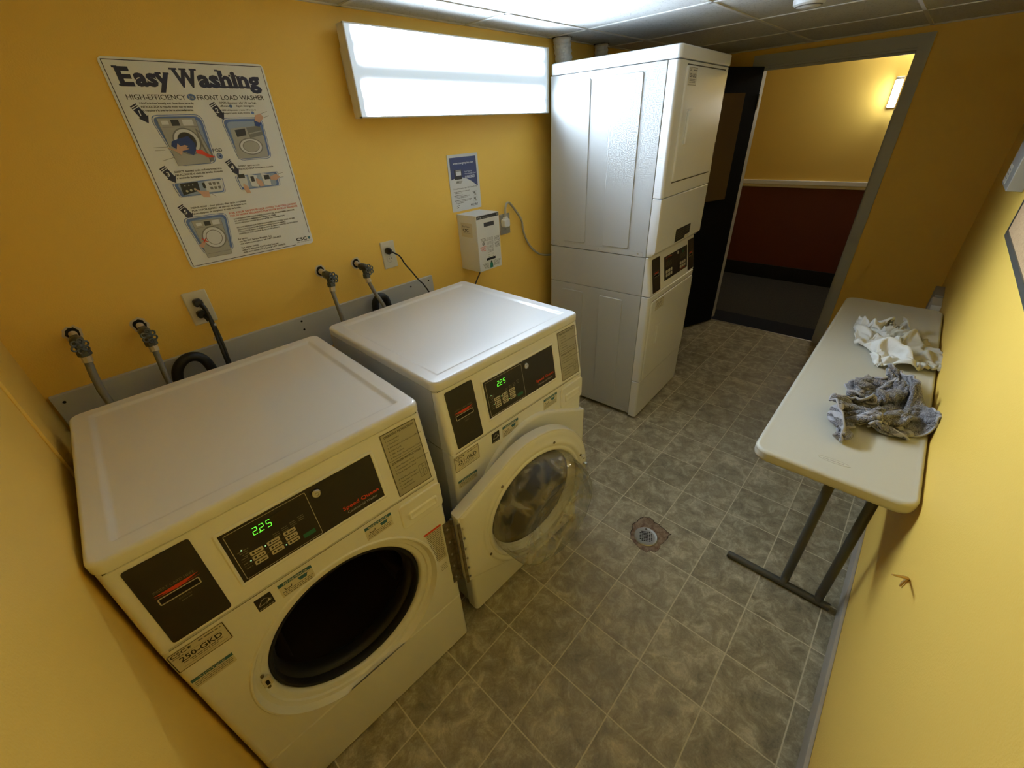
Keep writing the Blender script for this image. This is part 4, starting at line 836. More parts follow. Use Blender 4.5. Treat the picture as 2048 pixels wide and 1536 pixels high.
b.poly([(0.132, 0.223), (0.181, 0.223), (0.189, 0.256), (0.136, 0.256)], H+0.0014, PAPERW, h0=H)
for k in range(3):
    for j in range(2): b.plate(0.146+k*0.012, 0.230+j*0.013, 0.154+k*0.012, 0.238+j*0.013, H+0.0018, INKG, h0=H)
b.plate(0.128, 0.236, 0.135, 0.252, H+0.0018, INK, h0=H)
b.poly([(0.102, 0.236), (0.118, 0.229), (0.138, 0.226), (0.136, 0.208), (0.118, 0.210), (0.112, 0.222)][::-1], H+0.0022, SKIN, h0=H); b.line(0.138, 0.224, 0.154, 0.208, 0.001, H, INKG)
for x in (0.241, 0.275, 0.318): b.poly([(x, 0.226), (x+0.022, 0.222), (x+0.026, 0.258), (x-0.002, 0.264)], H+0.0014, PAPERW, h0=H)
b.plate(0.241, 0.254, 0.262, 0.266, H+0.0018, INK, h0=H); b.plate(0.279, 0.240, 0.290, 0.256, H+0.0018, INK, h0=H); b.plate(0.324, 0.242, 0.342, 0.256, H+0.0018, INK, h0=H)
for P in ([(0.250, 0.238), (0.262, 0.226), (0.264, 0.206), (0.252, 0.206), (0.246, 0.224)], [(0.296, 0.250), (0.312, 0.240), (0.316, 0.222), (0.302, 0.222), (0.294, 0.236)], [(0.345, 0.250), (0.368, 0.256), (0.378, 0.246), (0.362, 0.236), (0.344, 0.240)]): b.poly(P[::-1], H+0.0022, SKIN, h0=H)
b.line(0.376, 0.256, 0.394, 0.258, 0.001, H, INKG); b.line(0.376, 0.244, 0.392, 0.244, 0.001, H, INKG)
mini([(0.058, 0.024), (0.135, 0.023), (0.141, 0.140), (0.055, 0.145)], (0.101, 0.085), 0.036); disc(b, 0.101, 0.085, 0.0225, PAPERW, H+0.0016)
b.plate(0.088, 0.124, 0.106, 0.138, H+0.0014, INK, h0=H); b.plate(0.064, 0.127, 0.080, 0.136, H+0.0013, PAPERW, h0=H); b.plate(0.112, 0.124, 0.134, 0.138, H+0.0013, PAPERW, h0=H); b.line(0.057, 0.121, 0.139, 0.120, 0.001, H+0.0014, INKG); b.line(0.060, 0.036, 0.134, 0.036, 0.001, H+0.0014, INKG)
b.poly([(0.046, 0.066), (0.064, 0.078), (0.072, 0.082), (0.070, 0.072), (0.058, 0.058)][::-1], H+0.0022, SKIN, h0=H); b.line(0.063, 0.088, 0.077, 0.074, 0.003, H+0.0028, INKR); b.line(0.064, 0.074, 0.077, 0.088, 0.003, H+0.0028, INKR)
for P in ([(0.058, 0.024), (0.135, 0.023), (0.141, 0.140), (0.055, 0.145)], [(0.083, 0.306), (0.175, 0.307), (0.178, 0.432), (0.077, 0.432)]):
    for i in range(4): b.line(*P[i], *P[(i+1) % 4], 0.0011, H+0.0015, INKG)
b.build('print', t, smooth=False)

# ------------------------------------------------------------------ small sign
t = thing('sign', 'small blue and white sign on the wall above the card machine', 'sign', (1.686, -0.001, 1.366))
b = MB(MP); b.plate(0, 0, 0.204, 0.259, 0.002, PAPERW, 0.004); b.build('sheet', t, smooth=False)
b = MB(MP); H = 0.0026
NAVS = mat('sign_navy', (0.035, 0.045, 0.12), 0.45)
P = [(0.013, 0.246), (0.013, 0.149)]+[(0.013+0.176*k/12, 0.149+0.012*math.sin(PI*1.1*k/12)-0.040*(k/12)**2.2) for k in range(1, 13)]+[(0.189, 0.246)]
b.poly(P, H, NAVS); b.text('www.macgraycva.com', 0.101, 0.216, 0.0095, PAPERW, h=H+0.0003, w=0.138, align='C', bold=0.02)
b.plate(0.036, 0.148, 0.084, 0.192, H+0.0004, INK, h0=H); b.plate(0.046, 0.165, 0.080, 0.184, H+0.0006, PAPERW, h0=H); b.plate(0.046, 0.186, 0.082, 0.190, H+0.0006, INKLG, h0=H)
b.poly([(0.038, 0.130), (0.074, 0.128), (0.086, 0.140), (0.048, 0.143)], H+0.0006, INKLG, h0=H); b.poly([(0.044, 0.133), (0.058, 0.132), (0.064, 0.138), (0.050, 0.139)], H+0.0009, INKG, h0=H)
b.text('Add Value to', 0.104, 0.177, 0.0062, PAPERW, h=H+0.0003, w=0.052, bold=0.01); b.text('Your Laundry Card', 0.104, 0.167, 0.0062, PAPERW, h=H+0.0003, w=0.077, bold=0.01); b.text('ONLINE!', 0.104, 0.149, 0.0125, PAPERW, h=H+0.0003, w=0.068, bold=0.02)
b.text('To Add Value to Your CSC SmartCard:', 0.019, 0.103, 0.0066, INK, h=H, w=0.162, bold=0.01)
for k, (x, y, x1) in enumerate(((0.020, 0.0905, 0.128), (0.027, 0.084, 0.076), (0.020, 0.0735, 0.080), (0.027, 0.067, 0.125), (0.027, 0.061, 0.110), (0.020, 0.050, 0.136), (0.027, 0.0435, 0.130), (0.027, 0.037, 0.085))): b.scribble(x, y, x1, 0.0036, INKG, h=H, seed=k)
for y in (0.062, 0.034):
    b.frame(0.150, y, 0.178, y+0.023, 0.0006, H, INKG); b.plate(0.155, y+0.010, 0.168, y+0.019, H, INKG); b.plate(0.160, y+0.002, 0.172, y+0.009, H, INKLG); b.text('x', 0.147, y+0.018, 0.005, INK, h=H)
b.text('MAC-GRAY', 0.128, 0.017, 0.0085, INK, h=H, w=0.052, bold=0.03); b.line(0.128, 0.0145, 0.178, 0.0145, 0.001, H, INK)
for x, y in ((0.032, 0.024), (0.040, 0.018), (0.046, 0.026), (0.038, 0.029), (0.030, 0.016)): b.plate(x, y, x+0.004, y+0.003, H, INK)
b.build('print', t, smooth=False)

# ------------------------------------------------------------------ card value machine
RW, RH, RD = 0.167, 0.283, 0.146
t = thing('card_machine', 'white wall-mounted laundry card machine with keypad and green arrow', 'card machine', (1.708, 0, 1.072))
b = MB(); b.rbox(0, RW, -RD, -0.0005, 0, RH, WHITEP, 0.003, 0.003); b.build('housing', t)
b = MB(FR((0.0, -RD, 0), (1, 0, 0), (0, 0, 1))); H = 0.001; b.plate(0.004, 0.264, 0.163, 0.280, 0.0008, INK)
b.text('VTM', 0.008, 0.2665, 0.010, INKLG, h=0.0012, w=0.030, bold=0.02); b.text('Value Transfer Machine', 0.044, 0.2675, 0.006, INKLG, h=0.0012, w=0.068); b.plate(0.146, 0.2665, 0.160, 0.2775, 0.0012, INKG, h0=0.0008); b.build('header_strip', t, smooth=False)
b = MB(FR((0.0, -RD, 0), (1, 0, 0), (0, 0, 1)))
for r_i in range(4):
    for c_i in range(3):
        x = 0.066+c_i*0.016; y = 0.152-r_i*0.0205; b.frame(x, y, x+0.0115, y+0.015, 0.0012, H, INKG, 0.002); b.text('123456789*0#'[r_i*3+c_i], x+0.0057, y+0.004, 0.007, INK, h=H, align='C')
for x, y in ((0.072, 0.077), (0.104, 0.079), (0.072, 0.067), (0.104, 0.064)): b.scribble(x-0.004, y, x+0.005, 0.004, INKG, h=H, seed=int(x*900+y*77))
b.build('keypad', t, smooth=False)
b = MB(FR((0.0, -RD, 0), (1, 0, 0), (0, 0, 1)))
for k in range(3): b.scribble(0.020+0.002*k, 0.166-k*0.006, 0.060, 0.0034, INKG, h=H, seed=k)
disc(b, 0.038, 0.142, 0.0085, INKG, H, n=16); b.line(0.036, 0.138, 0.041, 0.147, 0.002, H+0.0003, PAPERW)
for k in range(4): b.scribble(0.012+0.004*k, 0.125-k*0.0065, 0.058-0.002*k, 0.0036, INKR, h=H, seed=k+9)
for k in range(4): b.scribble(0.121, 0.162-k*0.0065, 0.160, 0.0036, INKG, h=H, seed=k+19)
for k in range(5): b.scribble(0.121+0.001*k, 0.133-k*0.006, 0.158, 0.0036, INKG, h=H, seed=k+29)
for k in range(5): b.scribble(0.024+0.003*k, 0.036-k*0.006, 0.066, 0.0036, INKG, h=H, seed=k+39)
for k in range(5): b.scribble(0.106, 0.040-k*0.006, 0.158-0.003*k, 0.0036, INKG, h=H, seed=k+49)
b.build('instruction_print', t, smooth=False)
b = MB(FR((0, -RD, 0), (1, 0, 0), (0, 0, 1))); b.plate(0.052, 0.223, 0.125, 0.243, 0.0009, mat('lcd_grey', (0.045, 0.045, 0.055), 0.25), 0.001); b.build('display', t, smooth=False)
b = MB(FR((0, -RD, 0), (1, 0, 0), (0, 0, 1))); b.plate(0.054, 0.051, 0.120, 0.063, 0.0010, HOLEB, 0.001); b.build('card_slot', t, smooth=False)
b = MB(FR((0, -RD, 0), (1, 0, 0), (0, 0, 1))); b.poly([(0.076, 0.008), (0.098, 0.008), (0.097, 0.030), (0.0895, 0.046), (0.086, 0.046), (0.078, 0.030)], 0.0010, INKGR); b.poly([(0.081, 0.036), (0.093, 0.036), (0.0895, 0.046), (0.086, 0.046)], 0.0013, INK); b.build('arrow_mark', t, smooth=False)['label'] = 'green arrow under the card slot'
b = MB(FR((0, 0, 0), (0, -1, 0), (0, 0, 1))); b.plate(0.028, 0.175, 0.112, 0.245, 0.0007, STICKC, 0.001)
b.text('Pay Here', 0.040, 0.223, 0.010, INKG, h=0.0011, w=0.052, bold=0.01); b.text('CSC', 0.040, 0.203, 0.014, INK, h=0.0011, w=0.044, bold=0.03); b.text('ServiceWorks', 0.043, 0.194, 0.005, INKG, h=0.0011, w=0.056); b.line(0.092, 0.200, 0.092, 0.216, 0.001, 0.0011, INKLG)
b.build('side_sticker', t, smooth=False)

# ------------------------------------------------------------------ outlets, plugs, cords
def outlet(x, z, w, h, label, mats, big=False):
    t = thing('wall_outlet', label, 'outlet', (x, 0, z)); b = MB(MP); M = mats
    b.loft([rr(-w/2, w/2, -h/2, h/2, 0.004, 4, 0, 0.0), rr(-w/2, w/2, -h/2, h/2, 0.004, 4, 0, 0.003), rr(-w/2, w/2, -h/2, h/2, 0.004, 4, 0.003, 0.006)], M, False, True); b.build('cover_plate', t)
    b = MB(MP)
    for s in (-1, 1):
        cy = s*0.0195; P = [(0.0165*math.cos(2*PI*k/24), cy+max(-0.0125, min(0.0125, 0.0165*math.sin(2*PI*k/24)))) for k in range(24)]
        b.poly(P, 0.0072, M, h0=0.006); b.frame(-0.0170, cy-0.0142, 0.0170, cy+0.0142, 0.0009, 0.0063, INKG, 0.013)
        for dx, hh in ((-0.0063, 0.004), (0.0063, 0.0033)): b.plate(dx-0.0011, cy+0.001-hh+0.003, dx+0.0011, cy+0.001+hh+0.003, 0.0076, HOLEB, h0=0.0072)
        disc(b, 0, cy-0.0075, 0.0024, HOLEB, 0.0076, n=10)
    disc(b, 0, 0, 0.003, INKG, 0.0063, n=10); b.build('receptacle', t, smooth=False)
    return t
outlet(0.483, 1.2345, 0.074, 0.116, 'ivory outlet with two black plugs, below the poster', IVORY)
outlet(1.271, 1.244, 0.073, 0.122, 'ivory outlet with one black plug, right of the water valves', IVORY)
outlet(2.066, 1.246, 0.084, 0.112, 'grey metal outlet beside the card machine', GALV if False else mat('outlet_steel', (0.40, 0.38, 0.33), 0.4, metal=0.6))
def cord(name, label, pts, r, m, plug, cat='power cord', extra=None, group=None):
    t = thing(name, label, cat, pts[0], 0, group); q = [tuple(Vector(p)-Vector(pts[0])) for p in pts]
    b = MB(); b.tube(q, r, m, 8, 6); b.build('cable', t, 60)
    if plug:
        b = MB(); plug(b); b.build('plug', t, 50)
    if extra: b = MB(); extra(b, q); b.build('tag', t, smooth=False)
    return t
def plug_black(b):
    b.lathe([(0.0, 0.013), (0.014, 0.013), (0.0155, 0.006), (0.015, -0.002), (0.011, -0.012), (0.006, -0.022), (0.0, -0.023)], BLACKP, FR((0, 0, 0), (1, 0, 0), (0, 0, -1)), 14)
def plug_flat(b):
    b.rbox(-0.014, 0.014, -0.012, 0.012, -0.012, 0.014, BLACKP, 0.008, 0.005, FR((0, 0, 0), (1, 0, 0), (0, 0, 1))); b.tube([(0, 0, 0), (0.006, -0.012, -0.008), (0.010, -0.018, -0.024)], 0.0075, BLACKP, 8, 4)
def whitetag(b, q):
    p = q[3]; b.box(p[0]-0.018, p[0]+0.006, p[1]-0.006, p[1]+0.005, p[2]-0.034, p[2]-0.022, TAPE); b.box(p[0]-0.006, p[0]+0.006, p[1]-0.006, p[1]+0.005, p[2]+0.018, p[2]+0.026, TAPE)
cord('power_cord', 'black power cord in the upper socket below the poster, wrapped with white tape', [(0.480, -0.024, 1.257), (0.489, -0.042, 1.243), (0.491, -0.050, 1.204), (0.493, -0.050, 1.156), (0.491, -0.060, 1.105), (0.484, -0.080, 1.048), (0.477, -0.11, 0.95), (0.47, -0.16, 0.80)], 0.0058, BLACKP, plug_flat, extra=whitetag)
cord('power_cord', 'black power cord in the lower socket below the poster', [(0.476, -0.024, 1.217), (0.487, -0.045, 1.208), (0.487, -0.055, 1.186), (0.484, -0.062, 1.148), (0.480, -0.075, 1.107), (0.474, -0.095, 1.053), (0.466, -0.12, 0.96), (0.46, -0.16, 0.80)], 0.0058, BLACKP, plug_flat)
cord('power_cord', 'thin black cord from the outlet right of the valves, dropping behind a washer', [(1.262, -0.022, 1.265), (1.268, -0.040, 1.262), (1.275, -0.052, 1.255), (1.298, -0.050, 1.236), (1.318, -0.050, 1.195), (1.339, -0.060, 1.158), (1.362, -0.075, 1.112), (1.378, -0.090, 1.084), (1.395, -0.110, 1.02), (1.41, -0.13, 0.85)], 0.0035, CORDB, plug_black)
def plug_grey(b):
    b.rbox(-0.022, 0.024, -0.024, 0.022, -0.004, 0.030, WHITEP, 0.012, 0.006, FR((0.005, 0.02, -0.035), (1, 0, 0), (0, 0, 1))); b.rbox(-0.012, 0.014, 0.0, 0.032, 0.004, 0.024, WHITEP, 0.004, 0.004, FR((0.005, 0.02, -0.035), (1, 0, 0), (0, 0, 1)))
cord('power_cord', 'grey cord looping up from the metal outlet and behind the stacked dryer', [(2.035, -0.040, 1.295), (2.038, -0.040, 1.338), (2.060, -0.035, 1.362), (2.088, -0.028, 1.357), (2.138, -0.020, 1.315), (2.197, -0.016, 1.249), (2.212, -0.016, 1.183), (2.238, -0.016, 1.124), (2.285, -0.018, 1.064), (2.353, -0.028, 1.013), (2.44, -0.040, 0.990), (2.54, -0.05, 0.985)], 0.0062, CORDG, plug_grey)
cord('cable', 'short dark cable hanging from under the card machine', [(1.785, -0.070, 1.074), (1.777, -0.070, 1.053), (1.768, -0.070, 1.036), (1.737, -0.080, 1.014), (1.694, -0.100, 0.98), (1.66, -0.12, 0.90)], 0.0035, CORDB, None, 'cable')
def dial(t, pts, r, m):
    b = MB(); b.tube(pts, r, m, 12, 8); return b.build(t)

# ------------------------------------------------------------------ water valves and hoses
def valve(x, z, label, group, rot=0.0, seed=0):
    t = thing('water_valve', label, 'valve', (x, 0, z), 0, group); R = random.Random(seed)
    b = MB(MP); P = [((0.0145+0.004*R.random())*math.cos(2*PI*k/18), (0.018+0.005*R.random())*math.sin(2*PI*k/18)) for k in range(18)]
    b.poly([(p[0]*1.4, p[1]*1.3) for p in P], 0.0006, HOLEW); b.poly(P, 0.0010, HOLEB); b.build('wall_hole', t, smooth=False)
    b = MB(); b.tube([(0, -0.001, 0), (0, -0.045, -0.008)], 0.0105, PIPE, 12, 1); b.build('pipe_stub', t)
    b = MB(); A = lambda y0, y1, r0, r1, z0=-0.008: b.lathe([(0, 0), (r0, 0), (r0, (y0-y1)), (0, (y0-y1))], VALVE, FR((0, y0, z0), (1, 0, 0), (0, 0, 1)), 6 if r0 == r1 else 14)
    A(-0.036, -0.052, 0.0165, 0.0165); b.lathe([(0.0, 0), (0.014, 0), (0.0165, 0.008), (0.0165, 0.020), (0.012, 0.028), (0.009, 0.034), (0.009, 0.044), (0, 0.044)], VALVE, FR((0, -0.050, -0.008), (1, 0, 0), (0, 0, 1)), 16)
    b.tube([(0, -0.066, -0.010), (0, -0.068, -0.040)], 0.0125, VALVE, 12, 1); b.lathe([(0, 0), (0.0165, 0), (0.0175, 0.004), (0.0165, 0.016), (0, 0.016)], VALVE, Matrix.Translation((0, -0.068, -0.052)), 6)
    b.build('valve_body', t, 40)
    Mh = FR((0.002, -0.102, -0.012), (1, 0.25, 0), (0, 0.25, 1)) @ Matrix.Rotation(rot, 4, 'Z'); b = MB(Mh)
    for k in range(6):
        a_ = 2*PI*k/6; cx, cy = 0.0145*math.cos(a_), 0.0145*math.sin(a_)
        b.tube([(cx+0.0066*math.cos(q*PI/5), cy+0.0066*math.sin(q*PI/5), 0) for q in range(11)], 0.0027, VALVE, 6, 1, caps=False)
    b.lathe([(0.0, -0.010), (0.008, -0.010), (0.009, 0.0), (0.006, 0.004), (0, 0.005)], VALVE, n=12); b.build('hand_wheel', t, 60)
    return t
gv = 'water valves above the washers'
valve(0.151, 1.255, 'grey water valve nearest the left wall corner, around a torn hole', gv, 0.2, 1)
valve(0.306, 1.228, 'grey water valve second from the left wall, above black drain hose', gv, 0.5, 2)
valve(0.937, 1.250, 'grey water valve left of the pair beside the single-plug outlet', gv, 0.1, 3)
valve(1.101, 1.244, 'grey water valve right of the pair, closest to the single-plug outlet', gv, 0.3, 4)
def hose(label, pts, r=0.0085, m=None, nut=True, name='supply_hose', group='water supply hoses'):
    t = thing(name, label, 'hose', pts[0], 0, group); q = [tuple(Vector(p)-Vector(pts[0])) for p in pts]
    b = MB(); b.tube(q, r, m or GALV, 12, 6); b.build('tube', t, 60)
    if nut:
        d = (Vector(q[1])-Vector(q[0])).normalized(); b = MB(); b.tube([q[0], tuple(d*0.022)], 0.0125, PIPE, 8, 1); b.build('coupling', t)
    return t
hose('grey supply hose hanging from the valve nearest the left corner', [(0.151, -0.070, 1.205), (0.147, -0.072, 1.180), (0.143, -0.082, 1.155), (0.140, -0.100, 1.125), (0.138, -0.110, 1.098), (0.140, -0.130, 1.060), (0.145, -0.155, 0.98), (0.16, -0.19, 0.82)], 0.0105)
hose('grey supply hose hanging from the second valve, left of the black drain hose', [(0.306, -0.070, 1.178), (0.304, -0.078, 1.150), (0.299, -0.100, 1.115), (0.294, -0.120, 1.067), (0.290, -0.150, 0.98), (0.29, -0.19, 0.82)], 0.0085)
hose('grey supply hose hanging straight from the left valve of the right pair', [(0.937, -0.070, 1.198), (0.931, -0.076, 1.180), (0.924, -0.100, 1.135), (0.920, -0.120, 1.069), (0.915, -0.150, 0.98), (0.92, -0.19, 0.82)], 0.0085)
hose('grey supply hose curving in front of the black drain hose loop', [(1.101, -0.070, 1.192), (1.102, -0.080, 1.163), (1.108, -0.100, 1.119), (1.117, -0.130, 1.069), (1.128, -0.155, 0.98), (1.13, -0.19, 0.82)], 0.0085)
t = hose('thick black drain hose arching up behind the left washer', [(0.322, -0.075, 0.82), (0.320, -0.075, 0.98), (0.322, -0.075, 1.035), (0.334, -0.075, 1.073), (0.360, -0.075, 1.097), (0.388, -0.075, 1.101), (0.412, -0.075, 1.085), (0.424, -0.075, 1.047), (0.426, -0.075, 0.98), (0.426, -0.075, 0.82)], 0.0165, RUBBER, False, 'drain_hose', 'black drain hoses')
b = MB(); b.tube([(0.0, 0, 0.190), (0.0, 0.0, 0.217)], 0.018, TAPE, 14, 1); b.build('tape_band', t)
hose('black drain hose loop behind the right washer, below the single-plug outlet', [(1.112, -0.060, 0.82), (1.110, -0.060, 0.98), (1.112, -0.060, 1.040), (1.120, -0.060, 1.072), (1.146, -0.060, 1.090), (1.170, -0.060, 1.074), (1.178, -0.060, 1.040), (1.178, -0.060, 0.98), (1.178, -0.060, 0.82)], 0.0165, RUBBER, False, 'drain_hose', 'black drain hoses')

# ------------------------------------------------------------------ folding table
TZ = 0.74; tx0, tx1, ty0, ty1 = 1.562, 3.392, -2.050, -1.612
t = thing('folding_table', 'long pale grey plastic folding table against the right wall', 'table', ((tx0+tx1)/2, (ty0+ty1)/2, 0))
T0 = Matrix.Translation((-(tx0+tx1)/2, -(ty0+ty1)/2, 0))
b = MB(T0); L = []
L.append(rr(tx0, tx1, ty0, ty1, 0.05, 8, 0.012, TZ-0.044)); L.append(rr(tx0, tx1, ty0, ty1, 0.05, 8, 0.003, TZ-0.040)); L.append(rr(tx0, tx1, ty0, ty1, 0.05, 8, 0.0, TZ-0.030)); L.append(rr(tx0, tx1, ty0, ty1, 0.05, 8, 0.0, TZ-0.010))
for k in range(1, 6): a_ = PI/2*k/5; L.append(rr(tx0, tx1, ty0, ty1, 0.05, 8, 0.011*(1-math.cos(a_)), TZ-0.011+0.011*math.sin(a_)))
L.append(rr(tx0, tx1, ty0, ty1, 0.05, 8, 0.018, TZ-0.0004)); L.append(rr(tx0, tx1, ty0, ty1, 0.05, 8, 0.022, TZ-0.0016)); L.append(rr(tx0, tx1, ty0, ty1, 0.05, 8, 0.035, TZ-0.0018))
b.loft(L, TABLE, True, True)
o = b.build('tabletop', t, 50)
b = MB(T0 @ FR((1.650, -1.832, TZ-0.0018), (0, -1, 0), (1, 0, 0))); P = [(0.045*math.cos(2*PI*k/32), 0.0115*math.sin(2*PI*k/32)) for k in range(32)]
b.loft([[(x, y, 0.0) for x, y in P], [(x*0.985, y*0.93, 0.0012) for x, y in P], [(x*0.95, y*0.82, 0.0012) for x, y in P], [(x*0.93, y*0.75, 0.0002) for x, y in P]], TABLE); b.scribble(-0.030, -0.003, 0.030, 0.006, BASEB, h=0.0004, seed=5)
b.build('oval_badge', o)
for xe, s in ((1.735, 1), (3.219, -1)):
    for y in (-1.853, -1.977):
        b = MB(T0); b.tube([(xe, y, 0.035), (xe, y, TZ-0.044)], 0.0165, LEGM, 14, 1); b.build('leg', t, 60)
    b = MB(T0); b.tube([(xe-0.014*s, -1.628, 0.0155), (xe-0.014*s, -1.66, 0.0155), (xe-0.014*s, -1.99, 0.0155), (xe-0.014*s, -2.018, 0.0155)], 0.0150, LEGM, 14, 1); b.tube([(xe-0.014*s, -1.853, 0.018), (xe, -1.853, 0.045)], 0.016, LEGM, 12, 1); b.tube([(xe-0.014*s, -1.977, 0.018), (xe, -1.977, 0.045)], 0.016, LEGM, 12, 1); b.build('foot_bar', t, 60)
    b = MB(T0)
    for y in (-1.853, -1.977): b.tube([(xe+0.006*s, y+0.012, 0.47), (xe+0.02*s, y+0.004, 0.50), (xe+0.075*s, y-0.018, 0.57), (xe+0.10*s, y-0.02, 0.70)], 0.0028, RUBBER, 6, 5)
    b.build('brace_wire', t)

